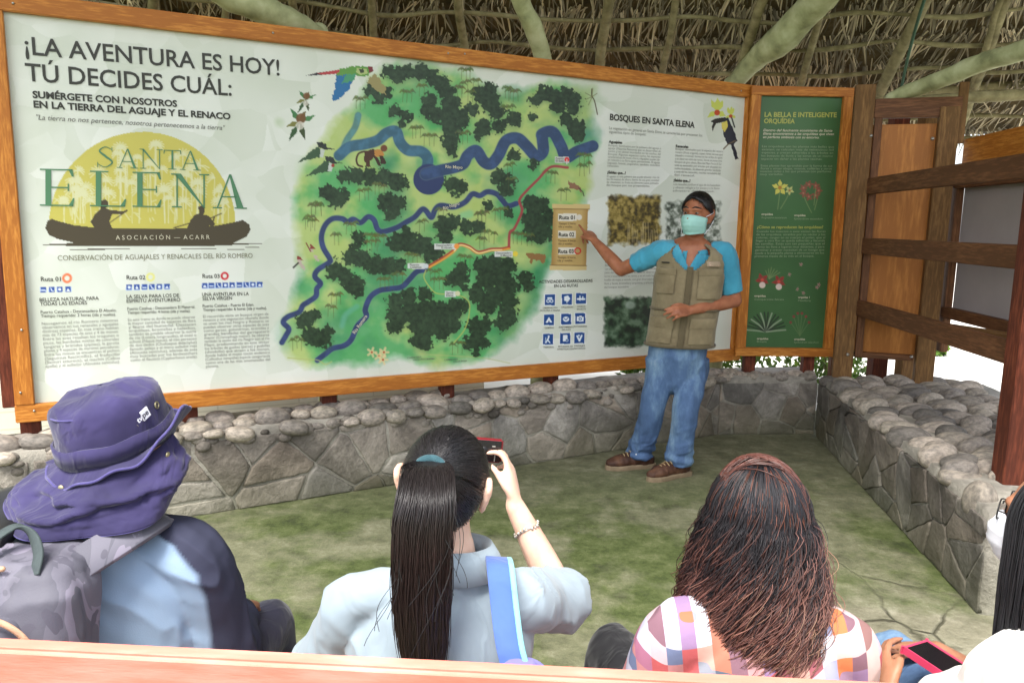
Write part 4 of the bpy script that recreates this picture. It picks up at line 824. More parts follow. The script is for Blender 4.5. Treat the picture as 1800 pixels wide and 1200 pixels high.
# serif emblem lettering drawn stroke by stroke
def serif(geo, ch, x0, x1, yb, yt, slope, ks=.12, thin=.035):
    w = x1 - x0; h = yb - yt; t = ks * h; tn = max(thin * h, .9)
    def Q(*P):
        V = [pl(a, b + slope * (a - x0), .0035) for a, b in P]; geo.add(V, [tuple(range(len(P)))])
    def serif_h(a, b, y, up): Q((a, y), (b, y), (b, y + up * tn), (a, y + up * tn))
    if ch in 'EL':
        st = x0 + .16 * w; Q((st, yb - tn), (st + t, yb - tn), (st + t, yt + tn), (st, yt + tn)); serif_h(x0, st + t + .1 * w, yb - tn, 1)
        if ch == 'L': serif_h(x0, st + t + .2 * w, yt, 1)
        else:
            serif_h(x0, x1 - .06 * w, yt, 1); Q((x1 - .06 * w, yt), (x1 - .02 * w, yt + .2 * h), (x1 - .08 * w, yt + .2 * h), (x1 - .16 * w, yt + tn)); ym = yt + .48 * h; Q((st + t, ym), (x1 - .2 * w, ym), (x1 - .2 * w, ym + tn), (st + t, ym + tn)); Q((x1 - .2 * w, ym - .09 * h), (x1 - .16 * w, ym - .09 * h), (x1 - .16 * w, ym + .11 * h), (x1 - .2 * w, ym + .11 * h))
        Q((st + t + .1 * w, yb - tn), (x1 - .04 * w, yb - tn), (x1 - .04 * w, yb), (st + t + .1 * w, yb)); Q((x1 - .04 * w, yb), (x1 - .16 * w, yb - tn), (x1 - .04 * w, yb - .22 * h), (x1, yb - .22 * h))
    if ch == 'A':
        ap = x0 + .5 * w; Q((x0 + .12 * w, yb - tn), (x0 + .12 * w + tn * 1.3, yb - tn), (ap + tn * .2, yt + .06 * h), (ap - .02 * w, yt)); Q((x1 - .12 * w - t * 1.15, yb - tn), (x1 - .1 * w, yb - tn), (ap + .04 * w, yt), (ap - .02 * w, yt)); Q((x0 + .26 * w, yb - .36 * h), (x1 - .3 * w, yb - .36 * h), (x1 - .3 * w, yb - .36 * h + tn), (x0 + .26 * w, yb - .36 * h + tn)); serif_h(x0, x0 + .27 * w, yb - tn, 1); serif_h(x1 - .36 * w, x1, yb - tn, 1)
    if ch == 'N':
        Q((x0 + .12 * w, yb - tn), (x0 + .12 * w + tn * 1.3, yb - tn), (x0 + .12 * w + tn * 1.3, yt + tn), (x0 + .12 * w, yt + tn)); Q((x1 - .12 * w - tn * 1.3, yb), (x1 - .12 * w, yb), (x1 - .12 * w, yt + tn), (x1 - .12 * w - tn * 1.3, yt + tn)); Q((x0 + .06 * w, yt), (x0 + .06 * w + t * 1.3, yt), (x1 - .12 * w, yb), (x1 - .12 * w - tn, yb)); serif_h(x0, x0 + .27 * w, yb - tn, 1); serif_h(x1 - .27 * w, x1, yt, 1); serif_h(x0 - .02 * w, x0 + .1 * w, yt, 1)
    if ch == 'T':
        c = x0 + .5 * w; Q((c - t / 2, yb - tn), (c + t / 2, yb - tn), (c + t / 2, yt + tn), (c - t / 2, yt + tn)); serif_h(x0, x1, yt, 1); serif_h(c - .24 * w, c + .24 * w, yb - tn, 1); Q((x0, yt), (x0 + .05 * w, yt + tn), (x0 + .03 * w, yt + .2 * h), (x0 - .02 * w, yt + .2 * h)); Q((x1, yt), (x1 + .02 * w, yt + .2 * h), (x1 - .03 * w, yt + .2 * h), (x1 - .05 * w, yt + tn))
    if ch == 'S':
        P = catmull([(x1 - .1 * w, yt + .14 * h), (x0 + .5 * w, yt + .02 * h), (x0 + .14 * w, yt + .22 * h), (x0 + .5 * w, yt + .46 * h), (x1 - .06 * w, yt + .74 * h), (x0 + .5 * w, yb - .02 * h), (x0 + .04 * w, yb - .15 * h)], 40); W_ = np.interp(np.linspace(0, 1, 40), [0, .15, .35, .5, .65, .85, 1], [.3, .35, .8, 1.1, .8, .35, .3]) * t * .5
        tg = np.gradient(P, axis=0); tg /= np.linalg.norm(tg, axis=1)[:, None]; nn = np.stack([-tg[:, 1], tg[:, 0]], 1)
        for k in range(39): Q(tuple(P[k] + nn[k] * W_[k]), tuple(P[k + 1] + nn[k + 1] * W_[k + 1]), tuple(P[k + 1] - nn[k + 1] * W_[k + 1]), tuple(P[k] - nn[k] * W_[k]))
        Q((x1 - .1 * w, yt + .02 * h), (x1 - .06 * w, yt), (x1 - .06 * w, yt + .25 * h), (x1 - .1 * w, yt + .2 * h)); Q((x0, yb), (x0 + .05 * w, yb), (x0 + .05 * w, yb - .22 * h), (x0, yb - .27 * h))
gE = Geo()
for ch, a, b, yb, yt in (('S', 171, 199, 294, 257), ('A', 205, 243, 295, 261), ('N', 246, 286, 296.3, 261.5), ('T', 288, 318, 297.3, 263.5), ('A', 316, 353, 298.5, 264.5)): serif(gE, ch, a, b, yb, yt, .036, .1)
L.append(('emblem_lettering', gE, 'green')); gE = Geo(); L.append(('emblem_lettering', gE, 'green'))
for ch, a, b, yb, yt in (('E', 70, 131, 361.5, 296.5), ('L', 158, 222, 362.5, 300), ('E', 233, 284, 363.5, 302), ('N', 302, 368, 364.5, 305), ('A', 374, 434, 366, 306)): serif(gE, ch, a, b, yb, yt, .02, .155)
for k, geo, mk_ in L: link(k, geo.mesh(k), INK[mk_], poster, False)

# ------------------------------------------------------------------ the orchid board
L = []
def on_o(s, z, off=0): return ON * (OD - off) + OH * s + Z * z
oT, oB = ol(1338, 171), ol(1448, 609); s0, s1 = ol(1338, 171) @ OH - .008, ol(1475, 172) @ OH
s1b = ol(1448, 609) @ OH; s1 = (s1 + s1b) / 2; s0 = (ol(1338, 171) @ OH + ol(1307, 611) @ OH) / 2; z1, z0 = oT[2], oB[2]
ob = thing('information_board', on_o((s0 + s1) / 2, .45), 'narrow dark green orchid board in an orange frame at the corner, behind the guide', 'board')
me = print_mesh('printed_poster', ol, on_o(s0 - .01, z1 + .01), on_o(s1 + .01, z1 + .01), on_o(s1 + .01, z0 - .01), on_o(s0 - .01, z0 - .01), 190, 520, paint_orchid); op = link('printed_poster', me, M['print'], ob, False)
g = Geo(); q = [on_o(s, z, -o) for o in (.006, .03) for s, z in ((s0 - .04, z0 - .04), (s1 + .04, z0 - .04), (s1 + .04, z1 + .04), (s0 - .04, z1 + .04))]
g.add(q, [(0, 1, 2, 3), (7, 6, 5, 4), (0, 4, 5, 1), (1, 5, 6, 2), (2, 6, 7, 3), (3, 7, 4, 0)]); g.build('backing_sheet', M['ply'], ob, False)
fw = .085
for z in (z1 + fw / 2, z0 - fw / 2): beam('frame_rail', on_o(s0 - fw + .01, z, .012), on_o(s1 + fw, z, .012), fw - .02, .04, Z, M['varnish'], ob)
for s in (s0 - fw / 2 + .006, s1 + fw / 2): beam('frame_stile', on_o(s, z0 - .012, .013), on_o(s, z1 + .012, .013), fw - .014, .041, OH, M['varnish'], ob)
for px in (1320, 1424): s = ol(px, 640) @ OH; beam('leg', on_o(s, .38, -.055), on_o(s, z0 + .3, -.055), .085, .07, OH, M['redwood'], ob)
s = s1 + fw + .045; beam('side_plank', on_o(s, .40, -.02), on_o(s, z1 + .02, -.02), .10, .06, OH, M['darkwood'], ob)
def TO(key, m_, s, a, b, cap, bold=0., shear=0.): T(key, m_, s, a, b, cap, bold, shear, plane=ol)
TO('headline', 'lime', 'LA BELLA E INTELIGENTE', (1343.7, 205.5), (1470.6, 206.3), 8.6, .03); TO('headline', 'lime', 'ORQUÍDEA', (1342.8, 216.6), (1397, 217.2), 8.4, .03)
for k, s in enumerate(('Dentro del fascinante ecosistema de Santa', 'Elena encontramos a las orquídeas que viven', 'en perfecta simbiosis con su entorno.')): TO('intro_text', 'cream', s, (1341.8 - k * .3, 231 + k * 6), ((1463, 1466, 1440)[k], 231.8 + k * 6), 4.4, .015, .2)
para('body_text', 'pale', ['Las orquídeas son las plantas más bellas que', 'existen; se calculan más de veinticinco mil', 'especies, y crecen adheridas a los árboles en', 'los bosques de lluvia y las zonas de un mismo', 'espacio sin dañar a las plantas vecinas.'], (1339.5, 259), (1338, 281), (1466, 260), (1463, 281.5), 3.8, plane=ol, last=.86)
para('body_text', 'pale', ['Estas plantas han aprendido por la forma de sus', 'flores a atraer abejas, moscas, colibríes y otros', 'insectos útiles a los que premian con perfumes', 'muy variados.'], (1337.3, 293), (1336, 308), (1463, 293.5), (1460, 308), 3.8, plane=ol, last=.33)
for s, a, w_ in (('orquídea', (1338.5, 378), 20), ('orquídea', (1396, 380), 20), ('orquídea', (1326, 521.5), 20), ('orquídea 1', (1403, 524), 20), ('orquídea', (1330.5, 596.5), 20), ('orquídea', (1396, 597.5), 19)): TO('flower_caption', 'cream', s, a, (a[0] + w_, a[1] + .2), 3.6, .02)
for s, a, w_ in (('Phragmipedium boissierianum', (1338.5, 384), 44), ('Epidendrum secundum', (1396, 386), 50), ('Comparettia falcata', (1326, 527.5), 52), ('Maxillaria', (1403, 529.6), 22), ('Brassia', (1330.5, 601.5), 17), ('Epidendrum calanthum', (1396, 602.8), 43)): TO('flower_caption', 'pale', s, a, (a[0] + w_, a[1] + .2), 3.2)
TO('headline', 'lime', '¿Cómo se reproducen las orquídeas?', (1330.7, 401.5), (1446.8, 401.5), 5.2, .02)
para('body_text', 'pale', ['Cuando los insectos o aves visitan las flores', 'de las orquídeas, atraídos por su néctar y los', 'colores, cargan en su cuerpo el polen, que al', 'llegar a otra flor se queda adherido y fecunda', 'las semillas. Estas son tan pequeñas que el', 'viento las lleva a lugares muy distantes, y para', 'germinar y crecer necesitan de un hongo que', 'ayuda a la pequeña planta a alimentarse en los', 'primeros meses de su vida en el bosque.'], (1330, 408.5), (1326.5, 452), (1451, 408.5), (1448, 451.5), 3.9, plane=ol, last=.86)
for k, geo, mk_ in L: link(k, geo.mesh(k), INK[mk_], op, False)

# ------------------------------------------------------------------ unfinished display stand on the right wall
pA = on_z(1478, 672, .43); pD = on_z(1772, 846, .44); pB = on_z(1620, 682, .43)
stand = thing('display_stand', (pA + pD) / 2 * np.array([1, 1, 0]) + Z * .44, 'open wooden display stand with three dark rails, grey backing and plywood end panel', 'stand')
du = nrm((pD - pA) * np.array([1, 1, 0])); dv = np.array([-du[1], du[0], 0]);
if dv[0] < 0: dv = -dv
eu = nrm((pB - pA) * np.array([1, 1, 0]))
beam('post', pA * [1, 1, 0] + Z * .40, pA * [1, 1, 0] + Z * 2.52, .13, .08, eu, M['greywood'], stand)
beam('post', pB * [1, 1, 0] + Z * .40, pB * [1, 1, 0] + Z * 2.36, .12, .08, eu, M['greywood'], stand)
beam('post', pD * [1, 1, 0] + Z * .40, pD * [1, 1, 0] + Z * 2.6, .11, .10, du, M['redwood'], stand)
mid = eu * (np.linalg.norm((pB - pA)[:2]))
q0 = pA * [1, 1, 0] + eu * .075; q1 = pB * [1, 1, 0] - eu * .07
en = np.array([-eu[1], eu[0], 0])
if en[1] < 0: en = -en
beam('plywood_panel', (q0 + q1) / 2 + Z * .66 + en * .052, (q0 + q1) / 2 + Z * 2.26 + en * .052, np.linalg.norm(q1 - q0) + .09, .018, eu, M['ply'], stand)
beam('stile', q0 + eu * .025 + Z * .63 - en * .005, q0 + eu * .025 + Z * 2.30 - en * .005, .05, .03, eu, M['darkwood'], stand)
beam('header_board', pA * [1, 1, 0] + eu * .066 + Z * 2.36, pB * [1, 1, 0] + eu * .07 + Z * 2.36, .13, .05, Z, M['darkwood'], stand)
beam('footer_board', q0 + Z * .64 + en * .03, q1 + Z * .64 + en * .03, .04, .05, Z, M['darkwood'], stand)
beam('side_board', pB * [1, 1, 0] + eu * .075 + Z * 2.12 , pB * [1, 1, 0] + eu * .075 + Z * 2.52, .06, .02, eu, M['greywood'], stand)
for z in (1.835, 1.425, .985): beam('rail', pA * [1, 1, 0] + Z * z + dv * .07, pD * [1, 1, 0] + Z * (z + .005) + dv * .07 + du * .35, .11, .045, Z, M['darkwood'], stand)
bO = pB * [1, 1, 0] + eu * .10
for z in (1.80, 1.38): pass
bq = bO - du * .02
for z in (.98, 1.40, 1.86): beam('back_rail', bq + Z * z, bq + du * 2.6 + Z * z, .075, .05, Z, M['darkwood'], stand)
beam('back_post', bq + Z * .70 + dv * .01, bq + Z * 1.95 + dv * .01, .08, .05, du, M['darkwood'], stand)
beam('back_post', bq + du * 2.56 + dv * .0 + Z * -.03, bq + du * 2.56 + Z * 2.16, .09, .06, du, M['redwood'], stand)
beam('grey_backing', bq + du * 1.32 + Z * .96 + dv * .05, bq + du * 1.32 + Z * 1.90 + dv * .05, 2.6, .012, du, M['laminate'], stand)
beam('top_board', bq + Z * 2.05 + dv * .03, bq + du * 2.6 + Z * 2.07 + dv * .03, .20, .03, Z, M['varnish'], stand)
ct = (pA * [1, 1, 0] + dv * .12 + bq) / 2
beam('shelf', pA * [1, 1, 0] + dv * .20 + Z * .945, pA * [1, 1, 0] + dv * .20 + du * 2.3 + Z * .945, .2, .02, dv, M['darkwood'], stand)
for k in range(2): beam('brace', pA * [1, 1, 0] + dv * (.12 + .1 * k) + du * (.75 + .25 * k) + Z * .985, pA * [1, 1, 0] + dv * .34 + du * (1.5 + .3 * k) + Z * 1.0, .035, .03, Z, M['greywood'], stand)
for px, py, pp in ((1547, 239, pA), (1506, 623, pA), (1655, 244, pB), (1618, 627, pB)):
    d_ = pp[1] - .05; c = at(px - 16, py, d_); g = Geo(); g.ell(c, .012, None, 10, 8); g.build('bolt', M['bolt'], stand)
# square posts of the pavilion standing outside, behind the stand
for px, py, y_ in ((1541, 650, 6.25), (1591, 655, 6.0)):
    p = at(px, py, y_)
    t_ = thing('roof_post', (p[0], p[1], -.03), ('red painted square post behind the display stand', 'bare wooden square post behind the display stand')[px > 1560], 'post', 'roof posts')
    beam('shaft', (p[0], p[1], -.05), (p[0], p[1], 2.45), .12, .12, np.array([1, 0, 0]), M[('redwood', 'greywood')[px > 1560]], t_)
    g = Geo(); g.box((p[0] - .12, p[1] - .12, -.06), (p[0] + .12, p[1] + .12, .06)); g.build('footing', M['mortar'], t_, False)

# ------------------------------------------------------------------ thatched roof: seen from inside; open middle made up so skylight reaches the audience
RC = np.array([.6, -3.3]); R_E, SL, Z_E = 10.35, .50, 2.30
def roofpt(phi, r, off=0): return np.array([RC[0] + math.sin(phi) * r, RC[1] + math.cos(phi) * r, Z_E + (R_E - r) * SL + off])
roof = thing('thatched_roof', (.6, 6.2, 2.0), 'palm thatched roof on thin poles over the boards, seen from below', 'roof')
def thatch_mat(name, cols, tr):
    m, nt, b = new_mat(name); a = node(nt, 'ShaderNodeAttribute', attribute_name='Col'); nt.links.new(a.outputs['Color'], b.inputs['Base Color']); b.inputs['Roughness'].default_value = .75; b.inputs['Specular IOR Level'].default_value = .2
    return m
M['thatch'] = thatch_mat('dry_palm_leaf', None, 0)
M['thatch_deep'] = mat('deep_thatch', [(72, 62, 42), (98, 84, 56), (118, 102, 70)], 9, .95, .6, 40, .02, stretch=(1, 1, 1))
P0, P1 = -.52, .50; R_I = 4.2
g = Geo(); n1, n2 = 50, 24
for off, flip in ((.10, 0), (.34, 1)):
    V = [roofpt(P0 - .03 + (P1 - P0 + .06) * i / n1, R_E + .12 - (R_E - R_I) * j / n2, off) for j in range(n2 + 1) for i in range(n1 + 1)]
    F = [(j * (n1 + 1) + i, j * (n1 + 1) + i + 1, (j + 1) * (n1 + 1) + i + 1, (j + 1) * (n1 + 1) + i) for j in range(n2) for i in range(n1)]
    g.add(V, [tuple(reversed(f)) for f in F] if flip else F)
g.build('thatch_layer', M['thatch_deep'], roof)
ROWS = [R_E - .02 - .27 * k for k in range(22)]
bl_v, bl_f, bl_c = [], [], []
r = np.random.default_rng(17)
for k, rr in enumerate(ROWS):
    n = int((P1 - P0) * rr * (105 if k < 8 else 50))
    phi = P0 + (P1 - P0) * r.random(n); clump = (vnoise(phi * rr * 5, np.full(n, k * 3.1), s=2) - .5)
    ln = r.uniform(.14, .36, n); lean = clump * 1.5 + r.normal(0, .22, n); w = r.uniform(.003, .009, n); drop = r.uniform(-.03, .07, n)
    tone = .22 + 1.0 * r.random(n) ** 1.8
    for q in range(n):
        f = phi[q]; er = np.array([math.sin(f), math.cos(f), -SL]); er /= np.linalg.norm(er); et = np.array([math.cos(f), -math.sin(f), 0]); up = np.cross(et, er); up = up if up[2] > 0 else -up
        a = roofpt(f, rr + r.uniform(-.03, .02), r.uniform(.015, .07)); d = er * math.cos(lean[q]) + et * math.sin(lean[q]); sd2 = nrm(np.cross(d, up) + up * r.uniform(-.6, .6))
        b0 = len(bl_v); curl = r.uniform(-.25, .25)
        for t in (0, .4, .75, 1.0):
            c = a + d * ln[q] * t - up * drop[q] * t * t * 1.0 - Z * .01 * t + sd2 * curl * ln[q] * t * t * .5; ww = w[q] * (1.0, 1.0, .8, .12)[int(t * 3 + .1) if t < 1 else 3]
            bl_v += [c - sd2 * ww, c + sd2 * ww]
        for t in range(3): bl_f.append((b0 + 2 * t, b0 + 2 * t + 1, b0 + 2 * t + 3, b0 + 2 * t + 2))
        tc_ = np.array((.72, .62, .43)) * tone[q] * (1 + .1 * clump[q]); bl_c += [tc_] * 8
me = mesh_np('palm_leaves', np.array(bl_v), np.array(bl_f)); set_col(me, np.array(bl_c)); tag(link('palm_leaves', me, M['thatch'], roof, False), kind='stuff')
for k, rr in enumerate(ROWS[:-1]):
    P = [roofpt(P0 + (P1 - P0) * i / 26, rr + .03 * math.sin(i * 1.7 + k), -.02 + .012 * math.sin(i * 2.3 + k * 2)) for i in range(27)]
    g = Geo(); g.tube(P, [.016 + .004 * math.sin(i * 3 + k) for i in range(27)], 90, 7); g.build('purlin', M['pole'], roof)
def rp(px, py, under=.05):          # the point of the roof's underside seen at a pixel
    rr = ray(px, py); lo, hi = 1.0, 14.0
    for _ in range(60):
        m_ = (lo + hi) / 2; p = CAM + rr / rr[1] * m_; rad = math.hypot(p[0] - RC[0], p[1] - RC[1])
        if p[2] < Z_E + (R_E - rad) * SL - under: lo = m_
        else: hi = m_
    return CAM + rr / rr[1] * lo
for (a, b, rad) in (((1052, 110), (1070, 0), .036), ((1166, 125), (1186, 0), .026), ((1305, 100), (1338, 0), .034), ((1408, 150), (1446, 0), .026), ((1542, 165), (1622, 0), .040), ((1716, 130), (1760, 0), .024), ((1678, 245), (1720, 130), .03), ((818, 90), (806, 0), .03), ((268, 12), (275, -40), .03), ((655, 40), (652, -20), .026), ((520, 40), (512, -20), .026), ((1850, 160), (1890, 0), .03), ((395, 30), (400, -20), .022)):
    A, B = rp(*a), rp(*b); d = B - A; A2 = A - d * .35; B2 = B + d * (1.2 if abs(b[1] - a[1]) > 60 else 4)
    # keep the rafter under the cone: re-seat both ends
    g = Geo(); P = []
    for t in np.linspace(0, 1, 9):
        c = A2 + (B2 - A2) * t; rad_ = math.hypot(c[0] - RC[0], c[1] - RC[1]); c[2] = Z_E + (R_E - rad_) * SL - .085; P.append(c + r.normal(0, .004, 3))
    g.tube(P, [rad * (1.08 - .15 * t) for t in np.linspace(0, 1, 9)], 40, 10); g.build('rafter', M['pole'], roof)
def branch(pts, rads, name='crooked_brace', m=None):
    if name == 'crooked_brace':       # carry the limb on until it meets the rafters
        pts = [np.asarray(p) for p in pts]; d = nrm(nrm(pts[-1] - pts[-3]) + Z * .25); c = pts[-1]
        for _ in range(200):
            if c[2] > Z_E + (R_E - math.hypot(c[0] - RC[0], c[1] - RC[1])) * SL - .06 or math.hypot(c[0] - RC[0], c[1] - RC[1]) < R_I: break
            c = c + d * .03
        pts.append((pts[-1] + c) / 2); pts.append(c); rads = list(rads) + [rads[-1]] * 2
    g = Geo(); g.tube(pts, rads, 46, 14); o = g.mesh(name); V = verts_of(o).copy()
    N = np.empty(len(V) * 3, np.float32); o.vertex_normals.foreach_get('vector', N); N = N.reshape(-1, 3)
    V += N * ((fbm(V[:, 0] * 14, V[:, 1] * 14, V[:, 2] * 14, 5) - .5) * .022)[:, None]; o.vertices.foreach_set('co', V.astype(np.float32).ravel()); o.update(); return link(name, o, m or M['bark'], roof)
branch([at(958, 118, 5.35), at(950, 85, 5.3), at(938, 48, 5.2), at(920, 14, 5.1), at(912, -20, 5.0), at(918, -90, 4.8)], [.06, .058, .06, .058, .055, .05])
branch([at(1285, 152, 6.0), at(1310, 125, 5.9), at(1338, 96, 5.75), at(1375, 68, 5.55), at(1405, 35, 5.4), at(1440, 0, 5.2), at(1490, -60, 4.9)], [.06, .068, .085, .105, .10, .098, .09])
branch([at(1566, 172, 5.5), at(1610, 156, 5.4), at(1660, 138, 5.2), at(1720, 112, 5.0), at(1770, 98, 4.8), at(1830, 78, 4.6), at(1900, 40, 4.4)], [.04, .052, .055, .056, .058, .06, .055])
branch([at(560, 62, 4.75), at(520, 42, 4.6), at(480, 24, 4.5), at(430, 4, 4.4), at(380, -20, 4.3), at(300, -70, 4.1)], [.05, .066, .075, .078, .075, .07])
branch([at(1540, 180, 5.75), at(1640, 176, 5.7), at(1740, 170, 5.65), at(1900, 162, 5.6)], [.035, .04, .04, .04], 'eave_pole', M['pole'])
branch([at(1600, 168, 6.1), at(1700, 155, 6.05), at(1800, 148, 6.0), at(1900, 140, 6.0)], [.03, .03, .03, .03], 'eave_pole', M['pole'])
g = Geo(); g.tube([at(1582, 165, 5.9), at(1600, 85, 5.5), at(1625, 0, 5.1), at(1650, -60, 4.9)], [.011] * 4, 20, 6); g.build('hanging_rope', M['cable'], roof)
for px, py, d, h in ((958, 118, 5.35, 2.7), (1285, 152, 6.0, 2.7), (560, 62, 4.75, 3.0)):
    p = at(px, py, d); g = Geo(); g.tube([(p[0], p[1] + .02, -.05), (p[0] + .01, p[1] + .03, 1.2), (p[0], p[1] + .02, p[2] + .02)], [.062, .058, .055], 24, 12); g.build('crooked_post', M['bark'], roof)

# ------------------------------------------------------------------ small plants beyond the wall
M['leaf'] = mat('shrub_leaf', [(58, 84, 30), (92, 122, 44), (130, 156, 64)], 14, .5, 0)
def shrub(x, y, h, n, label):
    t = thing('shrub', (x, y, -.03), label, 'plant', 'shrubs beyond the wall'); V, F = [], []
    rg = np.random.default_rng(int(abs(x * 977) + abs(y * 131)))
    for k in range(n):
        a = rg.random() * 2 * PI; q = math.sqrt(rg.random()) * h * .55; c = np.array([x + q * math.cos(a), y + q * math.sin(a), rg.random() * h * (1 - .5 * q / (h * .55))]); d = nrm(rg.normal(0, 1, 3) + [0, 0, .5]); s_ = nrm(np.cross(d, rg.normal(0, 1, 3))); l_ = rg.uniform(.05, .12); b0 = len(V)
        V += [c, c + d * l_ * .5 + s_ * l_ * .22, c + d * l_, c + d * l_ * .5 - s_ * l_ * .22]; F.append((b0, b0 + 1, b0 + 2, b0 + 3))
    link('foliage', mesh_np('foliage', np.array(V), np.array(F)), M['leaf'], t, False)
    g = Geo()
    for k in range(5): a = k * 1.256; g.tube([(x, y, -.06), (x + .1 * h * math.cos(a), y + .1 * h * math.sin(a), h * .3), (x + .3 * h * math.cos(a), y + .3 * h * math.sin(a), h * .7)], [.012, .009, .004], 10, 6)
    g.build('stem', M['pole'], t)
for x, y, h, lb in ((1.35, 7.2, .55, 'leafy bush showing below the map board behind the guide'), (2.35, 7.5, .75, 'bright green bush in the gap below the orchid board'), (3.2, 7.6, .6, 'low bush seen between the red and bare posts behind the stand'), (5.35, 9.6, .22, 'tiny clump of grass on the bright yard right of the stand')): shrub(x, y, h, 700, lb)
# ------------------------------------------------------------------ bench with coral backrest
a_, b_ = at(-60, 1116, 1.12), at(1560, 1197, 1.09)
bench = thing('bench', (-.1, 1.3, 0), 'long bench with coral painted backrest plank, in front of the camera', 'bench')
bd = nrm(b_ - a_); by = nrm(np.cross(Z, bd))     # away from camera
ex0, ex1 = a_ - bd * .35, b_ + bd * .55
top = np.cross(bd, by)
beam('backrest', ex0 - Z * .075, ex1 - Z * .075, .15, .032, Z + by * -.18, M['coral'], bench, .0155)
zf = lambda p: np.array([p[0], p[1], 0])
bdh = nrm(bd * [1, 1, 0])
beam('seat', zf(ex0) + by * .28 + Z * .37, zf(ex1) + by * .28 + Z * .37, .34, .04, by, M['coral'], bench, .008)
for t in (.06, .36, .66, .94):
    p = ex0 + (ex1 - ex0) * t
    beam('leg', zf(p) + by * .44, zf(p) + by * .42 + Z * .349, .06, .05, bdh, M['redwood'], bench)
    beam('leg', zf(p) + by * .12, zf(p) + by * .035 + Z * (p[2] - .09), .06, .045, bdh, M['redwood'], bench)
# ------------------------------------------------------------------ people: helpers
def skin(name, a, b, c):
    m = mat(name, [a, b, c], 18, .5, .12, 160, .0015, spec=.35, sss=.08); return m
M['skin_tan'] = skin('skin_tan', (136, 84, 60), (156, 98, 70), (168, 110, 80))
M['skin_fair'] = skin('skin_fair', (206, 164, 142), (220, 180, 158), (228, 192, 172))
M['skin_mid'] = skin('skin_mid', (146, 98, 74), (164, 114, 88), (176, 126, 100))
M['hair_black'] = mat('black_hair', [(12, 11, 12), (20, 18, 19), (28, 25, 26)], 60, .38, .3, 300, .002, spec=.5)
M['strand'] = col_mat('hair_strands', .34, .55); M['strand_soft'] = col_mat('wavy_hair_strands', .5, .4)
def cloth(name, cols, scale=5, rough=.85, weave=420, bump=.15, sheen=.2, **k):
    m, nt, b = new_mat(name); v = coords(nt); f = noise(nt, v, scale, 5); n_ = len(cols)
    nt.links.new(ramp(nt, f, [(.3 + .4 * i / max(1, n_ - 1), tuple(lin(c))) for i, c in enumerate(cols)]), b.inputs['Base Color'])
    b.inputs['Roughness'].default_value = rough; b.inputs['Specular IOR Level'].default_value = .25; b.inputs['Sheen Weight'].default_value = sheen
    creases(nt, b, weave, bump); return m
def creases(nt, b, weave=420, bump=.15):
    """soft ridged creases with a fine weave on top"""
    v = coords(nt, (1, 1, .62), rot=(.3, .5, .2)); r1 = noise(nt, v, 7, 3, .5, 1.2); d1 = node(nt, 'ShaderNodeMath', {0: r1, 1: .5}, operation='SUBTRACT'); a1 = node(nt, 'ShaderNodeMath', {0: d1.outputs[0]}, operation='ABSOLUTE')
    s1 = node(nt, 'ShaderNodeMapRange', {0: a1.outputs[0], 1: 0.0, 2: .09, 3: 1.0, 4: 0.0}); s1.interpolation_type = 'SMOOTHSTEP'
    w1 = noise(nt, coords(nt), weave, 2); h1 = node(nt, 'ShaderNodeMath', {0: w1, 1: .07}, operation='MULTIPLY'); h2 = node(nt, 'ShaderNodeMath', {0: s1.outputs[0], 1: h1.outputs[0]}, operation='ADD')
    bumped(nt, b, h2.outputs[0], .28, .006)
M['polo'] = cloth('turquoise_polo', [(56, 132, 158), (66, 148, 174), (80, 160, 184)])
M['khaki'] = cloth('khaki_canvas', [(112, 100, 76), (126, 114, 88), (140, 128, 100)], 9)
M['khaki_dark'] = cloth('khaki_edging', [(88, 78, 58), (98, 88, 66)], 9)
M['leather'] = mat('brown_leather', [(52, 34, 26), (74, 48, 36), (98, 68, 50)], 14, .6, .3, 60, .003)
M['sole'] = mat('boot_sole', [(120, 104, 82), (140, 122, 98)], 20, .8, .2)
M['lace'] = mat('boot_lace', [(150, 132, 96), (170, 150, 112)], 40, .8, .1)
M['mask'] = mat('surgical_mask', [(150, 198, 190), (164, 210, 202)], 6, .8, .15, 300, .001)
M['white_mask'] = mat('white_mask', [(214, 216, 222), (224, 226, 232)], 6, .8, .15, 200, .001)
M['eye'] = mat('eye_white', [(120, 108, 98), (140, 128, 118)], 20, .3, 0)
M['dark'] = mat('dark_plastic', [(18, 18, 20), (26, 26, 28)], 20, .4, .05)
M['navy'] = cloth('navy_cotton', [(38, 34, 66), (46, 41, 78), (58, 52, 94)], 7, weave=500, bump=.2)
M['navy_edge'] = cloth('navy_hem', [(66, 61, 110), (78, 72, 122)], 40)
M['navy_in'] = cloth('navy_lining', [(44, 34, 44), (58, 46, 54)], 20)
M['shirt_blue'] = cloth('light_blue_shirt', [(122, 144, 170), (136, 158, 184), (148, 170, 194)], 3)
M['shirt_dark'] = cloth('slate_sleeve', [(50, 52, 70), (58, 61, 80), (66, 70, 90)], 6)
M['shirt_pale'] = cloth('pale_grey_blouse', [(128, 142, 152), (140, 154, 164), (150, 164, 174)], 3)
M['white_top'] = cloth('white_top', [(214, 212, 206), (222, 220, 216)], 4)
M['slate'] = cloth('dark_trousers', [(38, 38, 52), (46, 46, 62), (54, 54, 70)], 8)
M['black_cloth'] = cloth('black_trousers', [(20, 20, 24), (28, 28, 32)], 8)
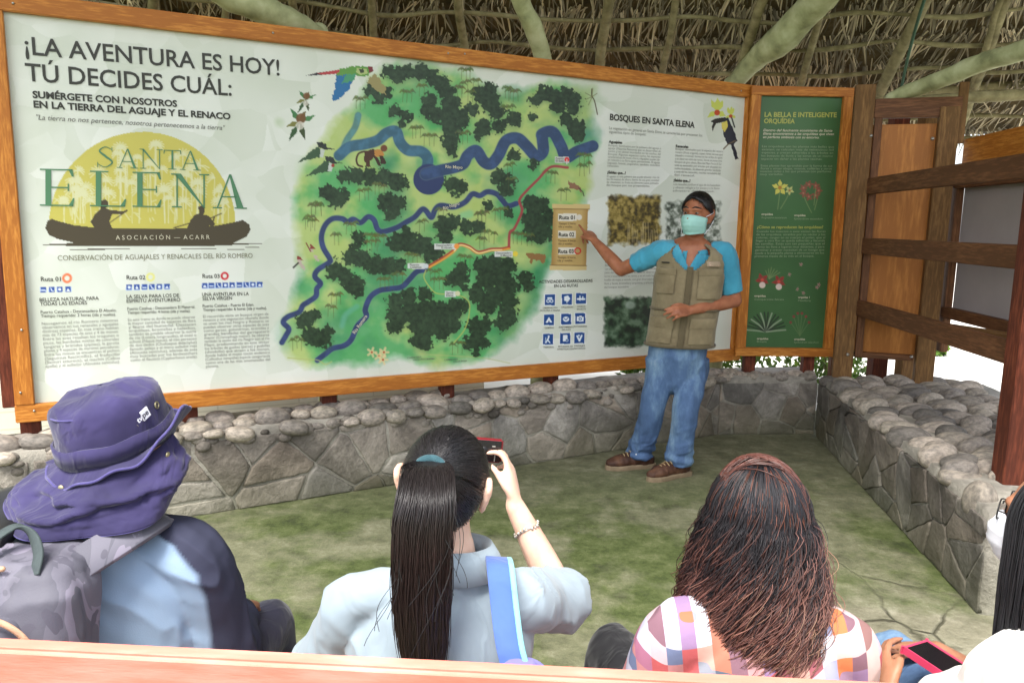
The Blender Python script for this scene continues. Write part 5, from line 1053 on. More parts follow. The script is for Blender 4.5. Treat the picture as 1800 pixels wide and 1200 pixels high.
def jeans_mat():
    m, nt, b = new_mat('faded_denim'); v = coords(nt, (1, 1, .4)); f = noise(nt, v, 6.5, 8, .68); c = ramp(nt, f, [(.3, tuple(lin((50, 72, 106)))), (.46, tuple(lin((72, 98, 134)))), (.58, tuple(lin((102, 130, 158)))), (.72, tuple(lin((150, 168, 182))))])
    f2 = noise(nt, coords(nt, (1, 1, .8)), 13, 2); s_ = ramp(nt, f2, [(.76, (0, 0, 0)), (.775, (1, 1, 1))]); mx = node(nt, 'ShaderNodeMix', {0: s_}, data_type='RGBA'); nt.links.new(c, mx.inputs[6]); mx.inputs[7].default_value = (*lin((196, 200, 204)), 1)
    nt.links.new(mx.outputs[2], b.inputs['Base Color']); b.inputs['Roughness'].default_value = .85
    h = node(nt, 'ShaderNodeMath', {0: noise(nt, coords(nt), 500, 2), 1: .15}, operation='MULTIPLY_ADD'); nt.links.new(noise(nt, coords(nt), 24, 4), h.inputs[2]); bumped(nt, b, h.outputs[0], .45, .008); return m
M['jeans'] = jeans_mat()
def plaid_mat():
    m, nt, b = new_mat('plaid_cotton'); tc = node(nt, 'ShaderNodeTexCoord'); mp = node(nt, 'ShaderNodeMapping', {'Vector': tc.outputs['Object'], 'Scale': (1, 1, 1), 'Rotation': (0, .12, .08)}); pre = node(nt, 'ShaderNodeSeparateXYZ', {0: mp.outputs[0]}); pz = node(nt, 'ShaderNodeMath', {0: pre.outputs[1], 1: -.6}, operation='MULTIPLY_ADD'); nt.links.new(pre.outputs[2], pz.inputs[2]); cmb = node(nt, 'ShaderNodeCombineXYZ', {0: pre.outputs[0], 2: pz.outputs[0]}); mp = node(nt, 'ShaderNodeVectorMath', {0: cmb.outputs[0], 1: (36, 1, 36)}, operation='MULTIPLY')
    fl = node(nt, 'ShaderNodeVectorMath', {0: mp.outputs[0]}, operation='FLOOR'); sp = node(nt, 'ShaderNodeSeparateXYZ', {0: fl.outputs[0]})
    wn_ = node(nt, 'ShaderNodeTexWhiteNoise', {'W': sp.outputs[0]}, noise_dimensions='1D')
    ad = node(nt, 'ShaderNodeMath', {0: sp.outputs[2], 1: sp.outputs[1]}, operation='ADD'); wz = node(nt, 'ShaderNodeMath', {0: ad.outputs[0], 1: 71.3}, operation='ADD'); wn2 = node(nt, 'ShaderNodeTexWhiteNoise', {'W': wz.outputs[0]}, noise_dimensions='1D')
    pal = [(.0, (186, 184, 192)), (.14, (188, 108, 66)), (.34, (164, 76, 78)), (.52, (116, 122, 166)), (.70, (76, 88, 104)), (.86, (190, 186, 188))]
    cx = ramp(nt, wn_.outputs[0], [(p_, tuple(lin(c))) for p_, c in pal], 'CONSTANT'); cz = ramp(nt, wn2.outputs[0], [(p_, tuple(lin(c))) for p_, c in pal], 'CONSTANT')
    par_ = node(nt, 'ShaderNodeMath', {0: sp.outputs[0], 1: ad.outputs[0]}, operation='ADD'); md = node(nt, 'ShaderNodeMath', {0: par_.outputs[0], 1: 2.0}, operation='FLOORED_MODULO')
    mx = node(nt, 'ShaderNodeMix', {0: md.outputs[0]}, data_type='RGBA'); nt.links.new(cx, mx.inputs[6]); nt.links.new(cz, mx.inputs[7])
    w2 = node(nt, 'ShaderNodeTexWhiteNoise', {'Vector': fl.outputs[0]}, noise_dimensions='3D'); c3 = ramp(nt, w2.outputs[0], [(p_, tuple(lin(c))) for p_, c in pal], 'CONSTANT'); m2 = node(nt, 'ShaderNodeMix', {0: .35}, data_type='RGBA'); nt.links.new(c3, m2.inputs[6]); nt.links.new(cx, m2.inputs[7])
    nt.links.new(m2.outputs[2], b.inputs['Base Color']); b.inputs['Roughness'].default_value = .85; bumped(nt, b, noise(nt, coords(nt), 30, 4), .25, .006); return m
M['plaid'] = plaid_mat()
def camo_mat():
    m, nt, b = new_mat('camouflage_canvas'); v = coords(nt, (1, 1, .6)); f = noise(nt, v, 9, 3, .5, .8); g_ = noise(nt, coords(nt, (1.2, 1, .7), rot=(0, .4, 0)), 15, 2, .5, .6)
    c = ramp(nt, f, [(0, tuple(lin((84, 83, 94)))), (.44, tuple(lin((98, 96, 108)))), (.53, tuple(lin((122, 117, 132)))), (.62, tuple(lin((88, 87, 97))))], 'CONSTANT'); k = ramp(nt, g_, [(.6, (0, 0, 0)), (.61, (1, 1, 1))]); mx = node(nt, 'ShaderNodeMix', {0: k}, data_type='RGBA'); nt.links.new(c, mx.inputs[6]); mx.inputs[7].default_value = (*lin((80, 78, 90)), 1)
    nt.links.new(mx.outputs[2], b.inputs['Base Color']); b.inputs['Roughness'].default_value = .7; bumped(nt, b, noise(nt, coords(nt), 300, 3), .2, .002); return m
M['camo'] = camo_mat()
M['webbing'] = mat('green_webbing', [(58, 66, 68), (68, 78, 78)], 60, .8, .2, 200)
M['zip'] = mat('tan_zip', [(176, 136, 110), (196, 158, 130)], 90, .6, .4, 300)
M['strap_blue'] = cloth('blue_strap', [(72, 100, 168), (84, 112, 180)], 6)
M['strap_mint'] = cloth('mint_piping', [(120, 186, 190), (136, 200, 202)], 6)
M['bag_violet'] = cloth('violet_nylon', [(104, 98, 176), (118, 112, 190)], 8)
M['pink'] = mat('pink_case', [(188, 56, 90), (198, 66, 100)], 9, .45, 0)
M['redcase'] = mat('red_case', [(110, 22, 30), (124, 28, 38)], 9, .4, 0)
m, nt, b = new_mat('phone_screen'); b.inputs['Base Color'].default_value = (.008, .008, .01, 1); b.inputs['Roughness'].default_value = .12; M['screen'] = m
M['tie'] = cloth('teal_hair_tie', [(36, 66, 74), (48, 80, 88)], 60)
M['silver'] = mat('silver_bead', [(186, 180, 170), (206, 200, 190)], 50, .3, 0, metal=.7)

def hand(g, wr, dr, pn, th, curls, s=1.0, spread=.35, rk=1.0):
    """wr wrist, dr towards the fingers, pn the way the palm faces, th the thumb side; curls = thumb + 4 fingers, radians per joint"""
    wr = np.asarray(wr, float); dr = nrm(dr); pn = np.asarray(pn, float); pn = nrm(pn - dr * (pn @ dr)); sd_ = np.cross(dr, pn); th = sd_ if sd_ @ np.asarray(th) > 0 else -sd_
    kn = wr + dr * .088 * s
    g.tube([wr - dr * .012 * s, wr + dr * .02 * s, wr + dr * .055 * s, wr + dr * .086 * s], [(.026 * s, .019 * s), (.031 * s, .018 * s), (.040 * s, .0155 * s), (.040 * s, .0125 * s)], 14, 16, side=th)
    ln = [(.043, .027, .022), (.047, .030, .023), (.043, .028, .022), (.034, .021, .02)]
    for k in range(4):
        off = (.030 - .0195 * k); a = nrm(dr + th * (off * spread * 6)); b = kn + th * off * s - dr * (.012, .002, .006, .014)[k] * s; ang = 0; P = [b - a * .02 * s, b]; c = curls[k + 1]
        c = (c, c, c) if np.isscalar(c) else c
        for q, l_ in enumerate(ln[k]): ang += c[q]; b = b + (a * math.cos(ang) + pn * math.sin(ang)) * l_ * s; P.append(b)
        r0 = (.0092, .0095, .009, .008)[k] * s * rk; g.tube(P, [r0 * 1.05, r0 * 1.05, r0, r0 * .9, r0 * .78], 16, 10)
    c = curls[0]; b = wr + dr * .022 * s + th * .022 * s; a = nrm(dr * .75 + th * .75 + pn * .25); P = [wr + dr * .005 * s + th * .008 * s, b]
    for q, l_ in enumerate((.040, .032, .026)): b = b + nrm(a + (nrm(dr * .9 - th * .35 + pn * .5) - a) * min(1, c * (q + .4))) * l_ * s; P.append(b)
    g.tube(P, [.014 * s, .0135 * s, .0115 * s, .0098 * s, .0085 * s], 16, 10)
def head_geo(g, c, fwd, up, s=1.0, ears=True, face=True, ear_out=0.):
    """skull, jaw, nose, brow, ears; c = centre of the skull"""
    c = np.asarray(c, float); up = nrm(up); fwd = np.asarray(fwd, float); fwd = nrm(fwd - up * (up @ fwd)); rt = np.cross(fwd, up); ax = np.array([rt, fwd, up])
    P = lambda x, y, z: c + (rt * x + fwd * y + up * z) * s
    g.ell(P(0, -.005, .02), (.074 * s, .094 * s, .09 * s), ax, 24, 16)
    g.ell(P(0, .018, -.045), (.062 * s, .072 * s, .075 * s), ax, 24, 16)
    if face:
        g.ell(P(0, .045, -.092), (.036 * s, .036 * s, .026 * s), ax, 16, 10)
        g.tube([P(0, .083, .012), P(0, .096, -.012), P(0, .108, -.036)], [.008 * s, .010 * s, .013 * s], 8, 10)
        g.ell(P(.011, .094, -.038), .009 * s, ax, 10, 8); g.ell(P(-.011, .094, -.038), .009 * s, ax, 10, 8)
        g.tube([P(-.048, .068, .022), P(-.02, .086, .024), P(0, .087, .018), P(.02, .086, .024), P(.048, .068, .022)], [.009 * s, .011 * s, .009 * s, .011 * s, .009 * s], 14, 8)
        for sg in (-1, 1): g.ell(P(sg * .042, .062, -.025), (.018 * s, .02 * s, .016 * s), ax, 12, 8)
        g.tube([P(-.022, .08, -.068), P(0, .09, -.067), P(.022, .08, -.068)], [.006 * s, .008 * s, .006 * s], 8, 8); g.tube([P(-.018, .08, -.078), P(0, .088, -.079), P(.018, .08, -.078)], [.006 * s, .009 * s, .006 * s], 8, 8)
    if ears:
        for sg in (-1, 1):
            e_ = .072 + ear_out
            g.tube([P(sg * e_, -.005, -.042), P(sg * (e_ + .006), -.016, -.02), P(sg * (e_ + .013), -.022, .008), P(sg * (e_ + .011), -.014, .026), P(sg * (e_ + .004), .002, .02)], [.008 * s, .009 * s, .009 * s, .008 * s, .006 * s], 14, 8)
            g.ell(P(sg * (e_ + .004), -.008, -.006), (.007 * s, .015 * s, .026 * s), ax, 10, 8)
    return P, ax
def strands(name, P, rad, C, m, par, sides=3):
    """P (S,K,3) paths, rad (S,K), C (S,K,3)"""
    S_, K = P.shape[:2]; Tn = np.gradient(P, axis=1); Tn /= np.linalg.norm(Tn, axis=2, keepdims=True) + 1e-9
    ref = np.array([.31, .77, .2]); X = np.cross(Tn, ref); X /= np.linalg.norm(X, axis=2, keepdims=True) + 1e-9; Y = np.cross(Tn, X)
    a = np.arange(sides) * 2 * PI / sides; V = P[:, :, None] + rad[:, :, None, None] * (X[:, :, None] * np.cos(a)[:, None] + Y[:, :, None] * np.sin(a)[:, None])
    idx = np.arange(S_ * K * sides).reshape(S_, K, sides); nx_ = np.roll(idx, -1, 2)
    F = np.stack([idx[:, :-1], nx_[:, :-1], nx_[:, 1:], idx[:, 1:]], -1).reshape(-1, 4)
    me = mesh_np(name, V.reshape(-1, 3), F); set_col(me, np.repeat(C.reshape(-1, 3), sides, 0)); return link(name, me, m, par)
def folds(seed, amp=.006, sc=9.0, dirv=(0, 0, 1), st=.35):
    """cloth folds: ridged noise stretched along dirv"""
    d = nrm(dirv)
    def f(V):
        W = V - (V @ d)[:, None] * d * (1 - st)
        n = fbm(W[:, 0] * sc, W[:, 1] * sc, W[:, 2] * sc, seed, 3); n2 = vnoise(W[:, 0] * sc * .5, W[:, 1] * sc * .5, W[:, 2] * sc * .5, seed + 9)
        return (amp * 1.9 * ((1 - np.abs(2 * n - 1)) ** 3 - .35) + amp * .9 * (n2 - .5)).astype(np.float32)
    return f
def split_mats(o, fn):
    """per-face material slot from the face centres"""
    me = o.data; n = len(me.polygons); c = np.empty(n * 3, np.float32); me.polygons.foreach_get('center', c); me.polygons.foreach_set('material_index', fn(c.reshape(-1, 3)).astype(np.int32)); me.update()

# ------------------------------------------------------------------ the guide
G = 4.70
def ga(px, py, d=G): return at(px, py, d)
guide = thing('person', (*ga(1165, 826)[:2], 0), 'standing guide in khaki vest, jeans and face mask, pointing at the map board', 'person')
X_ = np.array([1., 0, 0]); bf = nrm((-.25, -1, 0)); br = np.array([-bf[1], bf[0], 0])
if br[0] < 0: br = -br                                # br: towards viewer right
hc = ga(1226, 377, 4.68); hf = nrm((-.62, -.78, -.18)); hu = nrm((.05, .02, 1) + hf * -.0)
sR_ = ga(1163, 443, 4.74); sL_ = ga(1272, 447, 4.70)
eR, wR_ = ga(1092, 474, 4.88), ga(1046, 424, 5.04)
eL, wL_ = ga(1291, 528, 4.70), ga(1215, 545, 4.53)
# pointing hand: tip reaches the print
tip = pl(1024, 388, .012)
body = Geo()
headP, hax = head_geo(body, hc, hf, hu, 1.10)
nb = ga(1219, 440, 4.74)
body.tube([hc + np.array([0, .02, -.05]), (hc + nb) / 2 + np.array([.0, .02, -.02]), nb + Z * -.03], [.056, .056, .068], 14, 16)
tc = [ga(1212, 448, 4.73), ga(1212, 480, 4.72), ga(1207, 530, 4.71), ga(1200, 580, 4.71), ga(1196, 625, 4.71), ga(1190, 652, 4.71)]
body.tube(tc, [(.155, .085), (.185, .105), (.165, .105), (.155, .10), (.15, .10), (.135, .09)], 30, 22, side=br)
body.tube([sR_ + br * .05, sR_, (sR_ + eR) / 2, eR], [.055, .058, .050, .042], 20, 14); body.tube([eR, eR * .6 + wR_ * .4, wR_], [.043, .042, .027], 18, 14)
body.tube([sL_ - br * .05, sL_, (sL_ + eL) / 2, eL], [.055, .060, .052, .045], 20, 14); body.tube([eL, eL * .6 + wL_ * .4, wL_], [.045, .044, .028], 18, 14)
hd = nrm(tip - wR_); hand(body, wR_, nrm(hd + np.array([-.0, 0, -.10])), nrm((-.2, .35, -1)), (-.6, -.2, .5), [.5, (-.08, .04, .04), (.75, 1.1, .7), (.9, 1.2, .8), (1.0, 1.2, .8)], 1.08)
hand(body, wL_, nrm(ga(1176, 548, 4.44) - wL_), nrm((-.1, .7, -.45)), (-.2, 0, 1), [.35, (.25, .35, .2), (.35, .45, .3), (.45, .5, .3), (.5, .55, .35)], 1.02)
hipR, hipL = ga(1162, 640, 4.72), ga(1218, 642, 4.70)
kR, kL = ga(1148, 712, 4.70), ga(1206, 716, 4.60); aR, aL = ga(1127, 790, 4.78), ga(1193, 800, 4.62)
for h_, k_, a_2 in ((hipR, kR, aR), (hipL, kL, aL)):
    body.tube([h_, (h_ + k_) / 2, k_, k_ * .6 + a_2 * .4, a_2], [.072, .066, .050, .050, .034], 34, 14)
tR, tL = np.array([*on_z(1088, 818, .02)[:2], .045]), np.array([*on_z(1178, 833, .02)[:2], .045])
for a_2, t_ in ((aR, tR), (aL, tL)):
    f_ = nrm((t_ - a_2) * [1, 1, 0]); h_ = np.array([a_2[0], a_2[1], .05]) - f_ * .035; body.tube([a_2, h_ + Z * .01, h_ + f_ * .1, h_ + f_ * .19], [.036, .036, .034, .025], 16, 12)
fused(body, 'body', .006, 4, M['skin_tan'], guide)
# hair cap
g = Geo(); P, ax = headP, hax
V, F = [], []
nu, nv = 40, 16
for j in range(nv + 1):
    for i in range(nu):
        az = 2 * PI * i / nu; fr_ = math.cos(az)                       # az 0 = forward
        lim = (.33 + .42 * ((1 - fr_) / 2) ** .7 + (.06 if abs(math.sin(az)) > .75 and fr_ > -.3 else 0)) * PI * .86; th = max(.02, lim * j / nv)
        rr = 1.085 + .03 * vnoise(i * .9, j * .9, s=4) - (.06 if j == nv else 0)
        V.append(P(math.sin(th) * math.sin(az) * .076 * rr, -.007 + math.sin(th) * fr_ * .096 * rr, .02 + math.cos(th) * .094 * rr))
F = [(j * nu + i, j * nu + (i + 1) % nu, (j + 1) * nu + (i + 1) % nu, (j + 1) * nu + i) for j in range(nv) for i in range(nu)]
g.add(V, F); hair_ = g.build('hair', M['hair_black'], guide)
sol = hair_.modifiers.new('thickness', 'SOLIDIFY'); sol.thickness = .008; sol.offset = 0
rg = np.random.default_rng(5); S_ = 500; az = rg.uniform(-PI, PI, S_); pol = rg.uniform(.02, 1, S_); fr_ = np.cos(az); lim = (.33 + .42 * ((1 - fr_) / 2) ** .7) * PI * .88 * pol; K = 6
Pt = np.zeros((S_, K, 3))
for k in range(K):
    th = lim + k * .05; q = 1.11 + .008 * k; a2 = az + rg.normal(0, .05, S_); xx = np.sin(th) * np.sin(a2) * .076 * q; yy = -.007 + np.sin(th) * np.cos(a2) * .096 * q; zz = .02 + np.cos(th) * .094 * q
    Pt[:, k] = hc + (xx[:, None] * ax[0] + yy[:, None] * ax[1] + zz[:, None] * ax[2]) * 1.10
strands('hair_tufts', Pt, np.full((S_, K), .0016) * np.linspace(1, .4, K), np.zeros((S_, K, 3)) + .008, M['strand'], hair_)
# eyes and brows
for sg in (-1, 1):
    g = Geo(); g.ell(P(sg * .031, .076, .003), (.0115, .009, .0058), ax, 14, 10); e = g.build('eye', M['eye'], guide); g = Geo(); g.ell(P(sg * .031, .0845, .002), (.0052, .003, .0052), ax, 10, 8); g.build('pupil', M['dark'], e)
    g = Geo(); g.tube([P(sg * .012, .094, .028), P(sg * .03, .092, .034), P(sg * .052, .072, .028)], [.003, .0045, .003], 10, 8); g.build('eyebrow', M['hair_black'], guide)
# face mask
V, F = [], []; nu, nv = 22, 14
for j in range(nv + 1):
    t = j / nv; z = -.006 - .108 * t
    for i in range(nu + 1):
        u = -1 + 2 * i / nu; wz = (.076 - .012 * t ** 2) ; xx = u * wz; dep = .103 + .020 * math.sin(PI * min(1, t * 1.15)) ** .8; y = dep * (1 - abs(u) ** 2.4 * .72) - .0 - (.012 * t * t) + .002 * math.sin(t * 26)
        zz = z + (.014 * (abs(u) ** 2) * (1 - 2 * t)) * -1; V.append(P(xx, y, zz))
F = [(j * (nu + 1) + i, j * (nu + 1) + i + 1, (j + 1) * (nu + 1) + i + 1, (j + 1) * (nu + 1) + i) for j in range(nv) for i in range(nu)]
g = Geo(); g.add(V, F); mk = g.build('face_mask', M['mask'], guide); sol = mk.modifiers.new('thickness', 'SOLIDIFY'); sol.thickness = .003
for sg in (-1, 1):
    for zz, z2 in ((-.012, .02), (-.105, -.03)): g = Geo(); g.tube([P(sg * .068, .035, zz), P(sg * .082, .005, (zz + z2) / 2), P(sg * .088, -.02, z2)], [.0018] * 3, 14, 6); g.build('ear_loop', M['white_mask'], mk)
# polo shirt
g = Geo(); tcs = [ga(1214, 440, 4.73)] + tc[:4] + [ga(1197, 592, 4.71)]
g.tube(tcs, [(.11, .075), (.178, .10), (.194, .118), (.185, .12), (.18, .122), (.176, .12)], 36, 24, side=br)
for s_, e_, l_, sg in ((sR_, eR, .66, -1), (sL_, eL, .84, 1)):
    m_ = s_ + (e_ - s_) * l_; g.tube([s_ - br * sg * .07 + Z * .005, s_ + Z * .002, s_ + (e_ - s_) * l_ * .5, m_], [.064, .070, .068, .066], 24, 18, roundcap=False)
ps = fused(g, 'polo_shirt', .0065, 7, M['polo'], guide, folds(12, .006, 11, nrm(eL - sL_), .4))
cn_ = ga(1217, 436, 4.72); bm = bmesh.new(); bm.from_mesh(ps.data); z0_ = ga(1205, 472, 4.6)[2]
kill = []
for f_ in bm.faces:
    c = np.array(f_.calc_center_median()); d_ = c - cn_
    if d_ @ bf > -.03 and c[2] > z0_ and abs(d_ @ br + .012) < (c[2] - z0_) * .50: kill.append(f_)
bmesh.ops.delete(bm, geom=kill, context='FACES'); bm.to_mesh(ps.data); bm.free()
g = Geo(); cn_ = ga(1219, 436, 4.72)
V = []; n = 36
for j, (rr, dz) in enumerate(((.066, .022), (.070, .038), (.083, .028), (.094, -.004))):
    for i in range(n):
        a = math.radians(-158 + 316 * i / (n - 1)); fw_ = -math.cos(a); open_ = max(0, abs(i / (n - 1) - .5) * 2 - .8) * 5
        V.append(cn_ + br * math.sin(a) * rr * 1.12 + bf * (fw_ * rr * .95 + .012) + Z * (dz + .020 * (1 - (fw_ + 1) / 2) - .055 * ((fw_ + 1) / 2) - (.035 * open_ if j == 3 else 0)))
g.add(V, [(j * n + i, j * n + i + 1, (j + 1) * n + i + 1, (j + 1) * n + i) for j in range(3) for i in range(n - 1)]); c_ = g.build('collar', M['polo'], guide); sol = c_.modifiers.new('thickness', 'SOLIDIFY'); sol.thickness = .004
# vest: a shell with an open V neck and arm holes
vr = [(428, .085, .075), (436, .140, .105), (447, .186, .128), (462, .208, .140), (485, .206, .142), (530, .200, .146), (570, .198, .148), (592, .200, .148), (606, .202, .149)]
vc = [ga(1214, q[0], 4.725) * 1.0 for q in vr]; vcx = np.interp([q[0] for q in vr], [428, 480, 530, 606], [1216, 1212, 1206, 1194])
vc = [ga(x_, q[0], 4.718) for x_, q in zip(vcx, vr)]
def vsurf(a, t, off=0):              # a: angle from the front, + to viewer right; t 0 top .. 1 hem
    q = t * (len(vr) - 1); i = min(int(q), len(vr) - 2); u = q - i; c = vc[i] * (1 - u) + vc[i + 1] * u; rx = vr[i][1] * (1 - u) + vr[i + 1][1] * u + off; ry = vr[i][2] * (1 - u) + vr[i + 1][2] * u + off
    e = .86; s_, k_ = math.sin(a), math.cos(a); return c + br * rx * abs(s_) ** e * (1 if s_ > 0 else -1) + bf * ry * abs(k_) ** e * (1 if k_ > 0 else -1)
V, F = [], []; nu, nv = 112, 56
for j in range(nv + 1):
    for i in range(nu):
        a = -PI + 2 * PI * i / nu; t = j / nv; w_ = .0045 * (1 - abs(2 * fbm(a * 2.2, t * 4.5, s=8, o=3) - 1) * 2) + .003 * (vnoise(a * 4, t * 9, s=3) - .5); V.append(vsurf(a, t, w_ + .004))
for j in range(nv):
    for i in range(nu):
        a = -PI + 2 * PI * (i + .5) / nu; t = (j + .5) / nv; az_ = abs(a - .02)
        vneck = t < .44 and az_ < .98 * (1 - t / .44) ** .7 + .02
        arm = abs(abs(a) - 1.62) < .46 * math.sqrt(max(0, 1 - ((t - .36) / .16) ** 2)) if t < .52 else False
        if vneck or arm: continue
        if az_ < .022: continue
        F.append((j * nu + i, j * nu + (i + 1) % nu, (j + 1) * nu + (i + 1) % nu, (j + 1) * nu + i))
g = Geo(); g.add(V, F); vest = g.build('vest', M['khaki'], guide); sol = vest.modifiers.new('thickness', 'SOLIDIFY'); sol.thickness = .009; sol.offset = 1
def patch(name, a0, a1, t0, t1, off, m_, par, n=12, th=.006, rnd=.0):
    V = [vsurf(a0 + (a1 - a0) * i / n, t0 + (t1 - t0) * j / n, off + .004 * math.sin(PI * i / n) * math.sin(PI * j / n)) for j in range(n + 1) for i in range(n + 1)]
    g = Geo(); g.add(V, [(j * (n + 1) + i, j * (n + 1) + i + 1, (j + 1) * (n + 1) + i + 1, (j + 1) * (n + 1) + i) for j in range(n) for i in range(n)]); o = g.build(name, m_, par); s_ = o.modifiers.new('thickness', 'SOLIDIFY'); s_.thickness = th; s_.offset = 0; bv = o.modifiers.new('edge', 'BEVEL'); bv.width = .003; bv.segments = 2; return o
for a0, a1, t0, t1 in ((.22, .95, .42, .60), (-.95, -.30, .42, .58), (.18, 1.05, .70, .93), (-1.05, -.2, .70, .93)):
    pk = patch('pocket', a0, a1, t0 + .035, t1, .017, M['khaki'], vest); patch('pocket_flap', a0 - .02, a1 + .02, t0, t0 + .06, .022, M['khaki'], pk, th=.004)
patch('front_placket', -.035, .075, .40, .985, .016, M['khaki_dark'], vest); patch('hem_band', -3.05, 3.05, .965, .998, .0135, M['khaki_dark'], vest, 40, .004); patch('waist_seam', -3.05, 3.05, .655, .665, .0125, M['khaki_dark'], vest, 40, .004)
for a0, a1 in ((.40, .86),): pt_ = patch('name_badge', a0, a1, .335, .395, .0165, cloth('badge_ground', [(150, 134, 112), (160, 142, 120)], 20), vest, th=.002)
mb = cloth('badge_thread', [(206, 160, 150), (216, 184, 172)], 60)
g = Geo()
for a_3, t_3, s_, w_ in ((.46, .362, 'SANTA', .13), (.47, .384, 'ELENA', .22)):
    V, F = text_geo(s_, .02); V = V.copy(); x0_, x1_ = V[:, 0].min(), V[:, 0].max(); g.add([vsurf(a_3 + w_ * 1.4 * (v[0] - x0_) / (x1_ - x0_), t_3 - v[1] * .022, .0195) for v in V], F)
g.build('badge_lettering', mb, pt_)
pt_ = patch('chest_emblem', -.80, -.50, .355, .372, .016, M['dark'], vest, th=.002)
# jeans
g = Geo(); g.tube([ga(1193, 596, 4.71), ga(1190, 625, 4.71), ga(1189, 655, 4.71)], [(.172, .122), (.176, .124), (.164, .114)], 16, 24, side=br)
for h_, k_, a_2, sg in ((hipR, kR, aR, -1), (hipL, kL, aL, 1)):
    a3 = a_2 * 1.0; a3[2] = max(.075, a_2[2] - .06); g.tube([h_ + Z * .04, h_ - Z * .06, k_, k_ * .5 + a3 * .5, a3 + Z * .05, a3], [.098, .094, .079, .075, .080, .080], 60, 20, roundcap=False)
jf1, jf2 = folds(31, .006, 9, (0, 0, 1), .5), folds(37, .010, 13, (1, .3, .35), .3)
def jf(V):
    z = V[:, 2]; w_ = np.clip((.42 - z) / .3, 0, 1); return (jf1(V) * (1 - w_) + jf2(V) * w_ + .010 * np.clip((.2 - z) / .15, 0, 1) * np.sin(z * 95 + 5 * V[:, 0] * 3)).astype(np.float32)
je = fused(g, 'jeans', .0065, 6, M['jeans'], guide, jf)
# boots
for a_2, t_ in ((aR, tR), (aL, tL)):
    f_ = nrm((t_ - a_2) * [1, 1, 0]); s_ = np.array([-f_[1], f_[0], 0]); h0 = np.array([a_2[0], a_2[1], 0]) - f_ * .045
    g = Geo(); g.tube([h0 + f_ * .045 + Z * .15, h0 + f_ * .03 + Z * .09, h0 + f_ * .03 + Z * .05], [(.05, .056), (.05, .058), (.048, .056)], 14, 18, side=s_); g.tube([h0 + f_ * -.005 + Z * .05, h0 + f_ * .06 + Z * .058, h0 + f_ * .14 + Z * .055, h0 + f_ * .205 + Z * .047, h0 + f_ * .25 + Z * .04], [(.042, .045), (.045, .05), (.048, .045), (.05, .038), (.038, .028)], 26, 18, side=s_)
    bt = fused(g, 'boot', .006, 5, M['leather'], guide, folds(44, .003, 22))
    g = Geo(); prof = [(-.05, .028), (-.03, .044), (.03, .046), (.09, .044), (.16, .054), (.22, .052), (.265, .034), (.285, .012)]; R = []
    for z, k in ((.0, .98), (.008, 1.02), (.022, 1.02), (.03, .94)):
        R.append([h0 + f_ * (.0 + q * 1.0) + s_ * w_ * k + Z * z for q, w_ in prof] + [h0 + f_ * q - s_ * w_ * k + Z * z for q, w_ in reversed(prof)])
    g.rings(R); g.build('sole', M['sole'], bt, False)
    g = Geo()
    for k in range(5): c = h0 + f_ * (.10 + .022 * k) + Z * (.118 - .008 * k); g.tube([c - s_ * .03 - Z * .012, c + Z * .004, c + s_ * .03 - Z * .012], [.0032] * 3, 10, 6)
    g.build('laces', M['lace'], bt)
# ------------------------------------------------------------------ seated visitors
def seated(name_lbl, hc, hf, hu, nb, sL, sR, base, knees, feet, skin_m, hs=1.0, arms=None, tw=(.165, .10), torso=None, extra=None, face=True, nr=.055, ear_out=0.):
    """body of a seated figure as one skin; arms = list of (shoulder, elbow, wrist)"""
    root = thing('person', (*base[:2], 0), name_lbl, 'person')
    b = Geo(); P, ax = head_geo(b, hc, hf, hu, hs, face=face, ear_out=ear_out)
    rt = nrm(np.asarray(sR) - np.asarray(sL)); mid_ = (np.asarray(sL) + np.asarray(sR)) / 2
    b.tube([np.asarray(hc) - nrm(hu) * .03 - nrm(hf) * .012, (np.asarray(hc) - nrm(hu) * .06 + nb) / 2, nb, mid_ - Z * .05], [nr, nr, nr * 1.02, (nr * 1.1, nr * .85)], 18, 16, side=rt)
    base = np.asarray(base, float); sp = [mid_ + Z * .01, mid_ - Z * .08, mid_ * .5 + base * .5, base + Z * .10, base + Z * -.02]
    b.tube(sp, [(tw[0] * .62, tw[1] * .62), (tw[0] * .92, tw[1] * .9), (tw[0] * .85, tw[1] * .95), (tw[0] * .9, tw[1] * 1.02), (tw[0] * .9, tw[1] * 1.02)], 30, 20, side=rt)
    for s_, e_, w_ in arms:
        s_, e_, w_ = map(np.asarray, (s_, e_, w_)); inn = nrm(mid_ - s_); b.tube([s_ + inn * .05, s_, (s_ + e_) / 2, e_], [.042, .044, .041, .036], 18, 14); b.tube([e_, e_ * .62 + w_ * .38, w_], [.037, .036, .023], 18, 14)
    for k, (kn, ft) in enumerate(zip(knees, feet)):
        hp = base + rt * (-.09 if k == 0 else .09) + Z * .02; b.tube([hp, (hp + kn) / 2, kn], [.082, .07, .055], 18, 14); an = ft + Z * .09; b.tube([kn, kn * .6 + an * .4, an], [.054, .05, .034], 18, 14); b.tube([an, ft + Z * .05, ft + np.array([0, .07, .035]), ft + np.array([0, .15, .028])], [.035, .036, .034, .026], 14, 12)
    if extra: extra(b)
    fused(b, 'body', .006, 4, skin_m, root)
    return root, P, ax, rt
